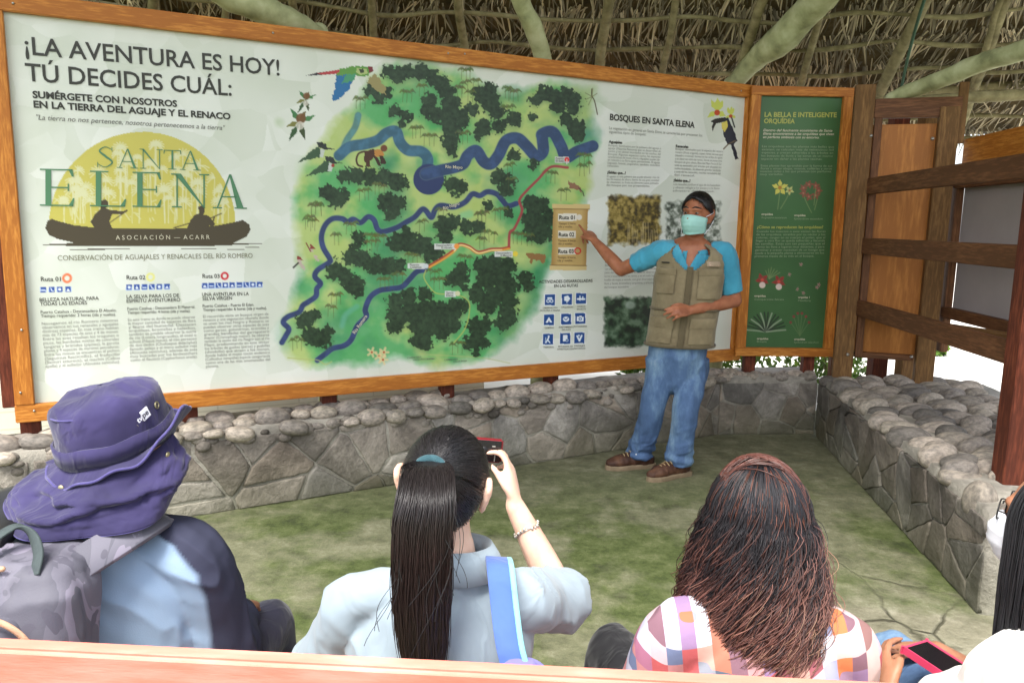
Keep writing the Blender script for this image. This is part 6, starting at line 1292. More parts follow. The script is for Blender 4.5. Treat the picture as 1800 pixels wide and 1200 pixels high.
def trousers(root, base, rt, knees, feet, m, r=(.098, .085, .072, .062)):
    g = Geo(); base = np.asarray(base, float); g.tube([base + Z * .12, base + Z * .02, base - Z * .035], [(.165, .115), (.175, .125), (.165, .11)], 14, 20, side=rt)
    for k, (kn, ft) in enumerate(zip(knees, feet)):
        hp = base + rt * (-.09 if k == 0 else .09) + Z * .02; g.tube([hp, (hp + kn) / 2, kn + Z * .0], [r[0], r[1], r[2]], 20, 16); g.tube([kn, kn * .5 + ft * .5, ft + Z * .10], [r[2], r[3], r[3]], 20, 16, roundcap=False)
    return fused(g, 'trousers', .007, 6, m, root, folds(7, .006, 10))
def shoes(root, feet, m):
    for ft in feet:
        g = Geo(); g.tube([ft + np.array([0, -.05, .045]), ft + np.array([0, .04, .05]), ft + np.array([0, .13, .04]), ft + np.array([0, .20, .032])], [(.036, .04), (.042, .045), (.046, .036), (.036, .026)], 22, 16, side=(1, 0, 0)); g.ell(ft + Z * .09, (.045, .05, .05)); fused(g, 'shoe', .006, 5, m, root)
def shirt_geo(sL, sR, base, rt, tw, arms, sleeve, lean=0.):
    g = Geo(); mid_ = (np.asarray(sL) + np.asarray(sR)) / 2; base = np.asarray(base, float)
    g.tube([mid_ + Z * .035, mid_ + Z * .005, mid_ - Z * .075, mid_ * .5 + base * .5, base + Z * .14, base + Z * .0], [(tw[0] * .55, tw[1] * .70), (tw[0] * .9, tw[1] * .86), (tw[0] * 1.10, tw[1] * 1.10), (tw[0] * 1.02, tw[1] * 1.12), (tw[0] * 1.07, tw[1] * 1.22), (tw[0] * 1.10, tw[1] * 1.25)], 40, 26, side=rt)
    for s_, e_, l_, r_ in sleeve:
        s_, e_ = np.asarray(s_), np.asarray(e_); inn = nrm(mid_ - s_); m_ = s_ + (e_ - s_) * l_; g.tube([s_ + inn * .08 + Z * .012, s_ + Z * .004, (s_ + m_) / 2, m_], [r_ * .9, r_, r_ * .98, r_ * .95], 24, 18, roundcap=False)
    return g
def swatch_col(*c): return lin(c)

# ---- man in the bucket hat, with the camouflage backpack
hcH = at(212, 785, 1.52); nbH = at(195, 900, 1.48); sLH, sRH = at(32, 945, 1.46), at(338, 985, 1.47); baseH = np.array([at(165, 1100, 1.42)[0], 1.44, .44])
kH = [np.array([-.99, 1.88, .50]), at(468, 1102, 1.9)]; fH = [np.array([-1.0, 1.98, .0]), np.array([-.62, 1.98, .0])]
eLH, eRH = sLH + np.array([-.05, .08, -.27]), at(402, 1180, 1.54); wLH, wRH = np.array([-.92, 1.72, .60]), np.array([-.66, 1.76, .60])
hfH, huH = nrm((.28, .93, -.12)), nrm((-.18, .02, .98))
def ex(b):
    hand(b, wLH, nrm((.25, .8, -.35)), (.1, -.3, -1), (1, 0, 0), [.3, .3, .35, .35, .4], 1.0); hand(b, wRH, nrm((-.15, .85, -.3)), (0, -.3, -1), (-1, 0, 0), [.3, .3, .35, .35, .4], 1.0)
manH, PH_, axH, rtH = seated('seated visitor in a violet-blue bucket hat with neck flap and light blue shirt', hcH, hfH, huH, nbH, sLH, sRH, baseH, kH, fH, M['skin_mid'], 1.02, [(sLH, eLH, wLH), (sRH, eRH, wRH)], (.165, .10), extra=ex)
g = shirt_geo(sLH, sRH, baseH, rtH, (.172, .108), None, [(sLH, eLH, 1.0, .066), (sRH, eRH, 1.02, .070)])
for e_, w_ in ((eLH, wLH), (eRH, wRH)): g.tube([e_, (e_ + w_) / 2, e_ * .12 + w_ * .88], [.064, .054, .044], 16, 16)
sh = fused(g, 'shirt', .005, 8, col_mat('two_tone_shirt', .85, .2, .2, 420), manH, folds(51, .007, 10, nrm(rtH * .8 + np.array([0, 0, -.5])), .3))
def sleeve_dark(c):
    x, y, z = c[:, 0], c[:, 1], c[:, 2]; px, py = proj(c)
    # raglan shoulder panel: from the collar over the shoulder and down the outside of the arm
    edge = np.interp(z, [.60, .74, .80, .86, .92, .95, .98], [sRH[0] + .040, sRH[0] + .042, sRH[0] + .044, sRH[0] + .035, sRH[0] - .01, sRH[0] - .075, sRH[0] - .15]); d = x - edge
    d = np.maximum(d, np.minimum(y - sRH[1] - .05, x - sRH[0] + .09)); d = np.maximum(np.where(x > baseH[0], d, -1), sLH[0] - .02 - x); return np.clip(d / .010 + .5, 0, 1)
V_ = verts_of(sh.data); k_ = sleeve_dark(V_)[:, None]; set_col(sh.data, lin((140, 162, 188)) * (1 - k_) + lin((56, 58, 76)) * k_)
trousers(manH, baseH, rtH, kH, fH, M['slate']); shoes(manH, fH, M['dark'])
# hat: crown, brim, neck flap
huk = nrm((-.15, -.16, .97)); hfk = nrm(hfH - huk * (hfH @ huk)); hrk = np.cross(hfk, huk); hb = hcH + huk * .018
def HP(a, r, h, sx=.95, sy=1.05): return hb + (hrk * math.sin(a) * r * sx + hfk * math.cos(a) * r * sy) + huk * h      # a: 0 = face side
g = Geo(); R = []; n = 64
prof = [(.108, -.012), (.1065, .01), (.105, .04), (.1035, .065), (.101, .085), (.0975, .092), (.09, .097), (.07, .103), (.045, .106), (.02, .107), (.004, .107)]
for k, (r_, h_) in enumerate(prof):
    ring = []
    for i in range(n):
        a = 2 * PI * i / n; w_ = .010 * (fbm(math.cos(a) * 3 + 5, math.sin(a) * 3 + 5, h_ * 22, 4, 3) - .5) * (1 if k < 5 else .6); dz = (.014 * (fbm(math.cos(a) * r_ * 24, math.sin(a) * r_ * 24, 3, 6, 3) - .5) * 2 if k > 5 else 0)
        ring.append(HP(a, r_ + w_ * 1.6, h_ + dz))
    R.append(ring)
g.rings(R, cap=False); hat = g.build('bucket_hat', M['navy'], manH); s_ = hat.modifiers.new('thickness', 'SOLIDIFY'); s_.thickness = .003
g = Geo(); g.tube([HP(2 * PI * i / 60, .0995, .0885) for i in range(61)], [.0022] * 61, 121, 6, roundcap=False); g.build('crown_seam', M['navy_edge'], hat)
g = Geo(); R = []
for h_, r_ in ((-.004, .1115), (-.004, .1165), (.030, .1145), (.030, .1095)): R.append([HP(2 * PI * i / n, r_, h_ + .002 * math.sin(i * .7)) for i in range(n)])
g.rings(R + [R[0]], cap=False); g.build('hat_band', M['navy'], hat)
# brim: down at the back, snapped up on the wearer's right
def brim(a, t):
    up_ = math.exp(-((a - 1.25) / .8) ** 2); dn = .5 + .5 * math.cos(a - PI)       # dn = 1 at the back
    r_ = .105 + t * (.032 + .020 * up_); h_ = -.008 - t * (.012 + .008 * dn) + up_ * (t * .062) + .006 * t * math.sin(a * 5 + 1) + .004 * t * math.sin(a * 11)
    return HP(a, r_ - .006 * up_ * t, h_)
V = []; n = 96; m_ = 8
for j in range(m_ + 1):
    for i in range(n): V.append(brim(-PI + 2 * PI * i / n, j / m_))
g = Geo(); g.add(V, [(j * n + i, j * n + (i + 1) % n, (j + 1) * n + (i + 1) % n, (j + 1) * n + i) for j in range(m_) for i in range(n)]); br_ = g.build('brim', M['navy'], hat); s_ = br_.modifiers.new('thickness', 'SOLIDIFY'); s_.thickness = .004
g = Geo(); g.tube([brim(-PI + 2 * PI * i / n, 1.0) for i in range(n + 1)], [.003] * (n + 1), n * 2 + 1, 6, roundcap=False); g.build('brim_edge', M['navy_edge'], br_)
# neck flap: a wide skirt from ear to ear round the back
def flap(u, t, off=0):               # u -1 (wearer's left) .. 1 (right), t 0 top .. 1 hem
    a = PI - u * 1.78 ; top_ = brim(a, .35) - huk * .012; cx = np.array([nbH[0] - .012, nbH[1] - .02, 0]); rr = .140 + .010 * math.cos(u * 1.5); zb_ = .968 + .05 * abs(u) ** 3.0
    bot = np.array([cx[0] + math.sin(u * 1.72) * rr * 1.12, cx[1] - math.cos(u * 1.72) * rr * .92 - .005, zb_]); c = top_ * (1 - t) + bot * t
    out = nrm(np.array([math.sin(u * 1.72), -math.cos(u * 1.72), 0])); fold = .010 * math.sin(u * 9 + 2.2 * t + 1.0) * t + .020 * ((1 - abs(2 * fbm(u * 2.6 + 4 + t, t * 2.2 - u, s=7, o=3) - 1)) ** 2 - .5) * 2 * math.sin(PI * min(1, t * 1.1)) + .022 * math.sin(PI * t) * .6
    return c + out * (fold + off)
V = []; n, m_ = 90, 36
for j in range(m_ + 1):
    for i in range(n + 1): V.append(flap(-1 + 2 * i / n, j / m_))
g = Geo(); g.add(V, [(j * (n + 1) + i, j * (n + 1) + i + 1, (j + 1) * (n + 1) + i + 1, (j + 1) * (n + 1) + i) for j in range(m_) for i in range(n)]); fl = g.build('neck_flap', M['navy'], hat); s_ = fl.modifiers.new('thickness', 'SOLIDIFY'); s_.thickness = .003
V = []; 
for j in range(3):
    for i in range(n + 1): V.append(flap(-1 + 2 * i / n, .945 + .0275 * j, .003))
g = Geo(); g.add(V, [(j * (n + 1) + i, j * (n + 1) + i + 1, (j + 1) * (n + 1) + i + 1, (j + 1) * (n + 1) + i) for j in range(2) for i in range(n)]); g.build('flap_hem', M['navy_edge'], fl)
M['grommet'] = mat('brass_grommet', [(150, 142, 112), (176, 168, 136)], 50, .35, 0, metal=.7)
def aim(px, py, d0=1.2, d1=1.7, fn=None): return None
# eyelets and snaps on the side that shows
def on_crown(u_px, v_px):
    best = None
    for a in np.linspace(PI * .35, PI * 1.3, 240):
        for h_ in np.linspace(.0, .085, 36):
            p = HP(a, .1085 - .07 * max(0, h_ - .0) * .9 * .9 if False else np.interp(h_, [0, .04, .065, .085], [.1085, .1065, .1045, .102]), h_); q = proj(p); e = (q[0] - u_px) ** 2 + (q[1] - v_px) ** 2
            if best is None or e < best[0]: best = (e, a, h_, p)
    return best
for (u_, v_) in ((237, 752), (274, 712)):
    e, a, h_, p = on_crown(u_, v_); nn = nrm(HP(a, .2, h_) - p); t1 = nrm(np.cross(nn, huk)); t2 = np.cross(nn, t1); g = Geo(); g.tube([p + nn * .002 + (t1 * math.cos(q) + t2 * math.sin(q)) * .0062 for q in np.linspace(0, 2 * PI, 25)], [.002] * 25, 49, 6, roundcap=False); g.ell(p + nn * .0, (.005, .005, .002), np.array([t1, t2, nn]), 10, 6); g.build('grommet', M['grommet'], hat)
e, a, h_, p = on_crown(240, 738); g = Geo(); Lb = np.array([on_crown(237, 742)[3], on_crown(263, 716)[3]]); U_ = nrm(Lb[1] - Lb[0]); nn = nrm(HP(a, .2, h_) - p); W_ = np.cross(nn, U_) ; W_ = W_ if W_[2] > 0 else -W_
o_ = Lb[0] + nn * .014; V, F = text_geo('tv', .03, .1); k_ = .016; g.add([o_ + U_ * v[0] * k_ + W_ * (v[1]) * k_ for v in V], F); w0 = V[:, 0].max() * k_ + .0005
g.build('hat_lettering', INK['lilac'], hat, False)
V, F = text_geo('pe', .02, .1); w1 = V[:, 0].max() * k_; g = Geo(); q_ = [o_ + U_ * x_ + W_ * y_ + nn * -.0015 for x_, y_ in ((w0 - .001, -.006), (w0 + w1 + .002, -.006), (w0 + w1 + .0045, .013), (w0 + .0015, .013))]; q2_ = [c - nn * .004 for c in q_]
g.add(q_ + q2_, [(0, 1, 2, 3), (7, 6, 5, 4), (0, 4, 5, 1), (1, 5, 6, 2), (2, 6, 7, 3), (3, 7, 4, 0)]); lb_ = g.build('hat_label', INK['lilac'], hat, False); g = Geo(); g.add([o_ + U_ * (w0 + v[0] * k_) + W_ * v[1] * k_ for v in V], F); g.build('hat_lettering', INK['navy'], hat, False)
for u_, t_ in ((-.12, .10), (.80, .12)):
    p = flap(u_, t_, .006); nn = nrm(p - flap(u_, t_, 0)); g = Geo(); g.ell(p, (.0065, .0065, .003), np.array([nrm(np.cross(nn, Z)), nrm(np.cross(nn, np.cross(nn, Z))), nn]), 14, 8); g.build('snap', M['grommet'], fl)
# backpack on his back
bp = thing('backpack', (baseH[0] - .10, 1.25, .5), 'grey camouflage backpack with tan zip worn by the visitor in the bucket hat', 'backpack')
cB = np.array([at(5, 1060, 1.235)[0], 1.24, .70]); g = Geo(); R = []
for z, k in ((.47, .80), (.48, .93), (.52, 1.0), (.60, 1.02), (.70, 1.0), (.84, .99), (.91, .94), (.945, .82), (.958, .62)):
    ring = []
    for i in range(48):
        a = 2 * PI * i / 48; s_, c_ = math.sin(a), math.cos(a); e = .45; ring.append((cB[0] + .134 * k * abs(s_) ** e * np.sign(s_) , cB[1] + .085 * k * abs(c_) ** e * np.sign(c_) + (.0 if z < .8 else (z - .8) * .3), z))
    R.append(ring)
g.rings(R); fused(g, 'bag_body', .006, 5, M['camo'], bp, folds(61, .007, 11))
g = Geo(); R = []
for z, k in ((.45, .85), (.47, 1.0), (.60, 1.04), (.79, 1.0), (.855, .88), (.885, .64), (.895, .3)):
    ring = []
    for i in range(40):
        a = 2 * PI * i / 40; s_, c_ = math.sin(a), math.cos(a); e = .55; ring.append((cB[0] - .012 + .108 * k * abs(s_) ** e * np.sign(s_), cB[1] - .075 + .05 * (.6 + .4 * k) * abs(c_) ** e * np.sign(c_), z))
    R.append(ring)
g.rings(R); pkt = fused(g, 'front_pocket', .006, 5, M['camo'], bp, folds(67, .006, 12))
def zipline(pts, r_, nm, m_, par): g = Geo(); g.tube(pts, [(r_, r_ * .6)] * len(pts), 50, 8); return g.build(nm, m_, par)
zipline([(cB[0] - .135, cB[1] - .098, .895), (cB[0] - .06, cB[1] - .099, .915), (cB[0] + .02, cB[1] - .099, .915), (cB[0] + .075, cB[1] - .097, .895), (cB[0] + .104, cB[1] - .094, .85), (cB[0] + .112, cB[1] - .092, .76), (cB[0] + .112, cB[1] - .090, .52)], .006, 'zip', M['zip'], bp)
zipline([(cB[0] - .12, cB[1] - .130, .77), (cB[0] - .02, cB[1] - .134, .785), (cB[0] + .06, cB[1] - .130, .765), (cB[0] + .10, cB[1] - .12, .73)], .004, 'pocket_zip', M['webbing'], pkt)
zipline([(cB[0] + .131, cB[1] - .05, .82), (cB[0] + .136, cB[1] - .055, .72), (cB[0] + .136, cB[1] - .055, .5)], .005, 'piping', M['dark'], bp)
# handle loop, shoulder straps
def ribbon(pts, w, th, wd, nm, m_, par, n=50):
    P = catmull(pts, n); T_ = np.gradient(P, axis=0); R = []
    for p, t in zip(P, T_):
        t = nrm(t); x = nrm(wd - t * (np.asarray(wd) @ t)); y = np.cross(t, x); R.append([p + x * w / 2 + y * th / 2, p - x * w / 2 + y * th / 2, p - x * w / 2 - y * th / 2, p + x * w / 2 - y * th / 2])
    g = Geo(); g.rings(R); o = g.build(nm, m_, par); o.modifiers.new('edge', 'BEVEL').width = .0015; return o
top_z = .955
ribbon([(cB[0] - .035, cB[1] - .01, top_z), (cB[0] - .022, cB[1] + .01, top_z + .035), (cB[0] + .0, cB[1] + .04, top_z + .052), (cB[0] + .035, cB[1] + .03, top_z + .045), (cB[0] + .062, cB[1] + .005, top_z + .022), (cB[0] + .068, cB[1] - .02, top_z - .008)], .024, .004, np.array([.8, -.5, .0]), 'carry_loop', M['webbing'], bp)
ribbon([(cB[0] + .055, cB[1] + .03, .90), (cB[0] + .105, cB[1] + .055, .935), (cB[0] + .175, sRH[1] - .07, .968), (sRH[0] - .065, sRH[1] + .02, sRH[2] + .083), (sRH[0] - .06, sRH[1] + .10, sRH[2] + .03), (sRH[0] - .05, sRH[1] + .135, .78), (cB[0] + .17, cB[1] + .12, .58), (cB[0] + .15, cB[1] + .03, .52)], .062, .014, np.array([1., .1, -.4]), 'shoulder_strap', M['camo'], bp, 70)
ribbon([(cB[0] - .075, cB[1] + .03, .90), (cB[0] - .085, cB[1] + .06, .95), (sLH[0] + .02, sLH[1] - .05, sLH[2] + .06), (sLH[0] + .01, sLH[1] + .01, sLH[2] + .10), (sLH[0] + .01, sLH[1] + .10, sLH[2] + .04), (sLH[0] + .05, sLH[1] + .14, .76), (cB[0] - .12, cB[1] + .14, .58), (cB[0] - .13, cB[1] + .03, .52)], .105, .022, np.array([1., .1, .3]), 'shoulder_strap', M['dark'], bp, 70)
g = Geo(); g.tube([(cB[0] - .004, cB[1] - .03, top_z + .006), (cB[0] + .022, cB[1] - .03, top_z + .008)], [.005, .005], 6, 8); g.build('zip_pull', M['zip'], bp)

# ---- woman with the ponytail photographing the board
hcP = at(782, 848, 1.46); hfP = nrm((.16, .95, .05)); huP = nrm((.10, -.02, 1)); nbP = at(792, 985, 1.455); sLP, sRP = at(628, 1058, 1.43), at(918, 1058, 1.45); baseP = np.array([-.135, 1.45, .43])
kP = [np.array([-.25, 1.92, .47]), np.array([-.02, 1.94, .47])]; fP = [np.array([-.26, 1.98, 0.]), np.array([-.03, 2.0, 0.])]
eLP, wLP = at(545, 1190, 1.50), np.array([-.26, 1.72, .60]); eRP, wRP = at(985, 1048, 1.62), at(905, 888, 1.68)
ph_c = at(850, 790, 1.735)
def ex(b):
    hand(b, wLP, nrm((.15, .85, -.2)), (0, -.3, -1), (1, 0, 0), [.3, .3, .35, .35, .4], .92)
    hand(b, wRP, nrm(at(893, 796, 1.74) - wRP), nrm((-.95, .25, .0)), nrm((-.15, -1, .3)), [.75, (.10, .75, .7), (.2, .8, .7), (.3, .85, .7), (.4, .9, .7)], .90)
womP, PP_, axP, rtP = seated('woman with a long black ponytail in a pale grey blouse, taking a photo', hcP, hfP, huP, nbP, sLP, sRP, baseP, kP, fP, M['skin_fair'], .98, [(sLP, eLP, wLP), (sRP, eRP, wRP)], (.15, .092), extra=ex, nr=.050, ear_out=.010)
g = shirt_geo(sLP, sRP, baseP, rtP, (.168, .104), None, [(sLP, eLP, .92, .055), (sRP, eRP, .86, .056)])
g.tube([sRP + (eRP - sRP) * .55, sRP + (eRP - sRP) * .95 + np.array([.01, .0, -.005])], [.058, .068], 8, 18, roundcap=False)
fused(g, 'blouse', .006, 7, M['shirt_pale'], womP, folds(71, .009, 9, nrm((.5, 0, -.8)), .35))
g = Geo(); cn_ = at(800, 985, 1.445); V = []; n = 40
for j, (rr, dz) in enumerate(((.060, -.012), (.062, .020), (.067, .036), (.078, .012), (.088, -.020))):
    for i in range(n): a = math.radians(-165 + 330 * i / (n - 1)); V.append(cn_ + np.array([math.sin(a) * rr * 1.1, -math.cos(a) * rr + .012, dz - .012 * (1 - math.cos(a)) * .5]))
g.add(V, [(j * n + i, j * n + i + 1, (j + 1) * n + i + 1, (j + 1) * n + i) for j in range(4) for i in range(n - 1)]); c_ = g.build('collar', M['shirt_pale'], womP); s_ = c_.modifiers.new('thickness', 'SOLIDIFY'); s_.thickness = .004
trousers(womP, baseP, rtP, kP, fP, M['slate']); shoes(womP, fP, M['dark'])
# hair drawn back to the tie, then the tail
HRX = np.array([.0835, .106, .104])
def onH(d, k=1.0): d = np.asarray(d, float); d = d / np.linalg.norm(d, axis=-1, keepdims=True); q = d * HRX * k; return hcP + q[..., :1] * axP[0] + q[..., 1:2] * axP[1] + q[..., 2:3] * axP[2] + huP * .006
tie_w = at(755, 826, 1.36); td = (tie_w - hcP) @ axP.T / HRX; td = nrm(td)
rg = np.random.default_rng(8); S_, K = 4200, 16
th = rg.uniform(-PI, PI, S_); hl = np.stack([np.cos(th) * .98, .28 + .0 * th - .45 * np.clip(-np.sin(th), 0, 1), np.sin(th) * 1.0 + .0], 1)
hl[:, 2] = np.where(hl[:, 2] < 0, hl[:, 2] * .72, hl[:, 2]); hl[:, 1] = np.where(np.sin(th) < -.2, -.15 - .3 * (-np.sin(th)), hl[:, 1] + .25 * np.clip(np.sin(th), 0, 1)); hl += rg.normal(0, .05, hl.shape); hl /= np.linalg.norm(hl, axis=1)[:, None]
Pt = np.zeros((S_, K, 3)); start = rg.uniform(0, .6, S_) ** 1.5
om = np.arccos(np.clip(hl @ td, -1, 1)); lay = rg.uniform(.985, 1.035, S_)
for k in range(K):
    u = start + (1 - start) * k / (K - 1); d = (np.sin((1 - u) * om)[:, None] * hl + np.sin(u * om)[:, None] * td) / np.sin(om)[:, None]; pull = np.clip((u - .8) / .2, 0, 1); Pt[:, k] = onH(d, 1) + (onH(d, 1) - hcP) * (lay - 1 + .0 * u + .06 * pull)[:, None] + rg.normal(0, .0006, (S_, 3))
cc = np.array((.010, .009, .010)) * rg.uniform(.6, 1.8, S_)[:, None]
strands('hair', Pt, np.full((S_, K), .0009), np.repeat(cc[:, None], K, 1), M['strand'], womP)
g = Geo(); V = []; nu, nv = 56, 26; lim_ = []
for j in range(nv + 1):
    for i in range(nu):
        a = 2 * PI * i / nu; h = np.array([math.cos(a) * .98, .30 if math.sin(a) > -.2 else -.15 - .3 * -math.sin(a), math.sin(a) * (1 if math.sin(a) > 0 else .74)]); h[1] += .25 * max(0, math.sin(a)); h = nrm(h); o_ = math.acos(max(-1, min(1, h @ td))); u = j / nv; d = (math.sin((1 - u) * o_) * h + math.sin(u * o_) * td) / math.sin(o_); V.append(onH(d, .995))
g.add(V, [(j * nu + i, j * nu + (i + 1) % nu, (j + 1) * nu + (i + 1) % nu, (j + 1) * nu + i) for j in range(nv) for i in range(nu)]); g.build('scalp_hair', M['hair_black'], womP)
tc_ = onH(td, 1.10); tn = nrm(tc_ - hcP); t1 = nrm(np.cross(tn, Z)); t2 = np.cross(tn, t1)
g = Geo(); g.tube([tc_ + (t1 * math.cos(q) * 1.15 + t2 * math.sin(q) * .8) * .021 for q in np.linspace(0, 2 * PI, 33)], [(.0055, .0075)] * 33, 65, 10, roundcap=False); g.build('hair_tie', M['tie'], womP)
cl = catmull([tc_ - tn * .02, tc_ + tn * .015 + Z * .002, at(749, 868, 1.285), at(742, 930, 1.265), at(742, 1010, 1.268), at(742, 1090, 1.275), at(745, 1180, 1.285)], 26); wdt = np.interp(np.linspace(0, 1, 26), [0, .06, .2, .45, .75, .93, 1], [.013, .018, .040, .048, .047, .042, .034]); S_, K = 4600, 26
rr = np.sqrt(rg.random(S_)) * rg.choice([1, 1, 1, 1.12], S_); aa = rg.uniform(0, 2 * PI, S_); ox, oy = rr * np.cos(aa), rr * np.sin(aa); ph = rg.uniform(0, 6.28, S_); fr = rg.uniform(1, 2.6, S_); am = rg.uniform(.0, .006, S_); end = rg.uniform(.86, 1.0, S_) ; Pt = np.zeros((S_, K, 3)); kk = np.linspace(0, 1, K)
for k in range(K):
    s_ = kk[k] * end; c = np.stack([np.interp(s_, kk, cl[:, q]) for q in range(3)], 1); w_ = np.interp(s_, kk, wdt); Pt[:, k] = c + (ox * w_ + am * np.sin(ph + fr * 5 * s_) * (s_ > .1))[:, None] * np.array([1, .05, 0]) + (oy * w_ * .42 + am * np.cos(ph * 1.7 + fr * 4 * s_))[:, None] * np.array([0, 1, 0])
base_c = np.array((.010, .009, .010)); tip_c = np.array((.020, .012, .010)); vv = rg.uniform(.7, 1.35, S_)[:, None, None]; C_ = (base_c + (tip_c - base_c) * kk[None, :, None]) * vv
strands('ponytail', Pt, np.full((S_, K), .00085) * np.interp(kk, [0, .85, 1], [1, 1, .35]), C_, M['strand'], womP)
S_, K = 26, 16; Pt = np.zeros((S_, K, 3)); kk = np.linspace(0, 1, K); a0 = rg.uniform(0, 1, S_)
for q in range(S_):
    p0 = cl[int(4 + a0[q] * 12)] + np.array([rg.choice((-1, 1)) * rg.uniform(.035, .045), -.01, 0]); dv_ = np.array([rg.normal(0, .025), -.02, -.10 - .1 * rg.random()])
    Pt[q] = p0 + kk[:, None] * dv_ + np.stack([.012 * np.sin(kk * rg.uniform(2, 6) + rg.uniform(0, 6)), 0 * kk, 0 * kk], 1)
strands('stray_hair', Pt, np.full((S_, K), .0006), np.zeros((S_, K, 3)) + .02, M['strand'], womP)
# bracelet
bw = wRP + (eRP - wRP) * .26; bd_ = nrm(eRP - wRP); t1 = nrm(np.cross(bd_, (0, 1, .3))); t2 = np.cross(bd_, t1); g = Geo()
for k in range(22): q = 2 * PI * k / 22; g.ell(bw + (t1 * math.cos(q) + t2 * math.sin(q)) * .0305 + bd_ * .004 * math.sin(q * 3), .0030 + .001 * (k % 2), None, 8, 6)
g.tube([bw + (t1 * math.cos(q) + t2 * math.sin(q)) * .0305 for q in np.linspace(0, 2 * PI, 25)], [.0012] * 25, 49, 6, roundcap=False); g.build('bracelet', M['silver'], womP)
# small red camera phone in her hand
cam_t = thing('camera', ph_c, 'small red camera held up by the woman with the ponytail', 'camera')
def slab(nm, c, ux, uy, w, h, t, m_, par, bev=.004):
    ux = nrm(ux); uy = nrm(uy - ux * (np.asarray(uy) @ ux)); uz = np.cross(ux, uy); bm = bmesh.new(); bmesh.ops.create_cube(bm, size=1)
    for v in bm.verts: v.co = Vector(np.asarray(c) + ux * v.co.x * w + uy * v.co.y * h + uz * v.co.z * t)
    ed = [e for e in bm.edges]; bmesh.ops.bevel(bm, geom=ed, offset=bev, segments=3, affect='EDGES'); me = bpy.data.meshes.new(nm); bm.to_mesh(me); bm.free(); return link(nm, me, m_, par, False)
ux_, uy_ = nrm((.98, .12, -.10)), nrm((.10, .05, 1.)); uzc = np.cross(ux_, nrm(uy_ - ux_ * (uy_ @ ux_)))
if uzc[1] > 0: uzc = -uzc
slab('camera_body', ph_c, ux_, uy_, .088, .056, .016, M['redcase'], cam_t, .004); slab('screen', ph_c + uzc * .0078, ux_, uy_, .080, .050, .002, M['screen'], cam_t, .0008); g = Geo(); g.tube([ph_c - uzc * .006, ph_c - uzc * .02], [.018, .015], 6, 20); g.build('lens', M['dark'], cam_t)
g = Geo()
for a_, b_, c_, d_ in ((.022, .012, .004, .0015), (.018, -.006, .003, .003), (.027, -.012, .0012, .012)): q_ = ph_c + uzc * .0092 + ux_ * a_ + uy_ * b_; g.add([q_ - ux_ * c_ - uy_ * d_, q_ + ux_ * c_ - uy_ * d_, q_ + ux_ * c_ + uy_ * d_, q_ - ux_ * c_ + uy_ * d_], [(0, 1, 2, 3)])
g.build('screen_icons', INK['soft'], cam_t, False)
# blue shoulder bag on her right shoulder
bg = thing('backpack', (.02, 1.25, .5), 'violet and blue backpack with mint piping hanging from the ponytail woman\'s right shoulder', 'backpack')
st = [(.02, 1.56, .80), (at(872, 1010, 1.50) + np.array([0, .03, .0])), at(872, 992, 1.42) + Z * .012, at(876, 1010, 1.34) + np.array([0, -.0, .01]), at(884, 1070, 1.300), at(892, 1130, 1.275), at(905, 1180, 1.26)]
ribbon(st, .043, .010, np.array([1., 0, -.05]), 'strap', M['strap_blue'], bg, 60); ribbon([np.asarray(p) + np.array([.025, -.003, -.001]) for p in st], .010, .013, np.array([1., 0, -.05]), 'strap_piping', M['strap_mint'], bg, 60)
cV = at(915, 1225, 1.26); g = Geo(); g.ell(cV - Z * .06, (.085, .055, .135)); fused(g, 'bag_body', .006, 4, M['bag_violet'], bg, folds(81, .008, 12))
g = Geo(); g.tube([cV + np.array([-.075, -.03, .0]), cV + np.array([-.05, -.045, .048]), cV + np.array([.0, -.045, .078]), cV + np.array([.045, -.03, .066])], [(.009, .006)] * 4, 30, 8); g.build('bag_piping', M['strap_mint'], bg)

# ---- woman with long wavy red-brown hair, plaid shirt
hcC = at(1332, 905, 1.43); hfC = nrm((.05, .97, -.12)); huC = nrm((.0, .06, 1)); nbC = at(1328, 1035, 1.40); sLC, sRC = at(1188, 1125, 1.36), at(1478, 1140, 1.36); baseC = np.array([.46, 1.42, .42])
kC = [at(1080, 1150, 1.82), np.array([.56, 1.86, .47])]; fC = [np.array([.25, 1.95, 0.]), np.array([.55, 1.95, 0.])]; eLC, wLC = sLC + np.array([-.06, .06, -.25]), np.array([.38, 1.70, .60]); eRC, wRC = sRC + np.array([.05, .06, -.25]), np.array([.53, 1.72, .60])
def ex(b):
    hand(b, wLC, nrm((.3, .7, -.3)), (0, -.3, -1), (1, 0, 0), [.3, .3, .35, .35, .4], .92); hand(b, wRC, nrm((-.3, .7, -.3)), (0, -.3, -1), (-1, 0, 0), [.3, .3, .35, .35, .4], .92)
womC, PC_, axC, rtC = seated('woman with long wavy black to reddish brown hair and a plaid shirt', hcC, hfC, huC, nbC, sLC, sRC, baseC, kC, fC, M['skin_mid'], .98, [(sLC, eLC, wLC), (sRC, eRC, wRC)], (.155, .095), extra=ex, nr=.05)
g = shirt_geo(sLC, sRC, baseC, rtC, (.168, .104), None, [(sLC, eLC, 1.0, .066), (sRC, eRC, 1.0, .066)])
for e_, w_ in ((eLC, wLC), (eRC, wRC)): g.tube([e_, (e_ + w_) / 2, e_ * .2 + w_ * .8], [.062, .054, .046], 16, 16)
fused(g, 'plaid_shirt', .006, 7, M['plaid'], womC, folds(91, .006, 10)); trousers(womC, baseC, rtC, kC, fC, M['black_cloth']); shoes(womC, fC, M['dark'])
rg = np.random.default_rng(23)
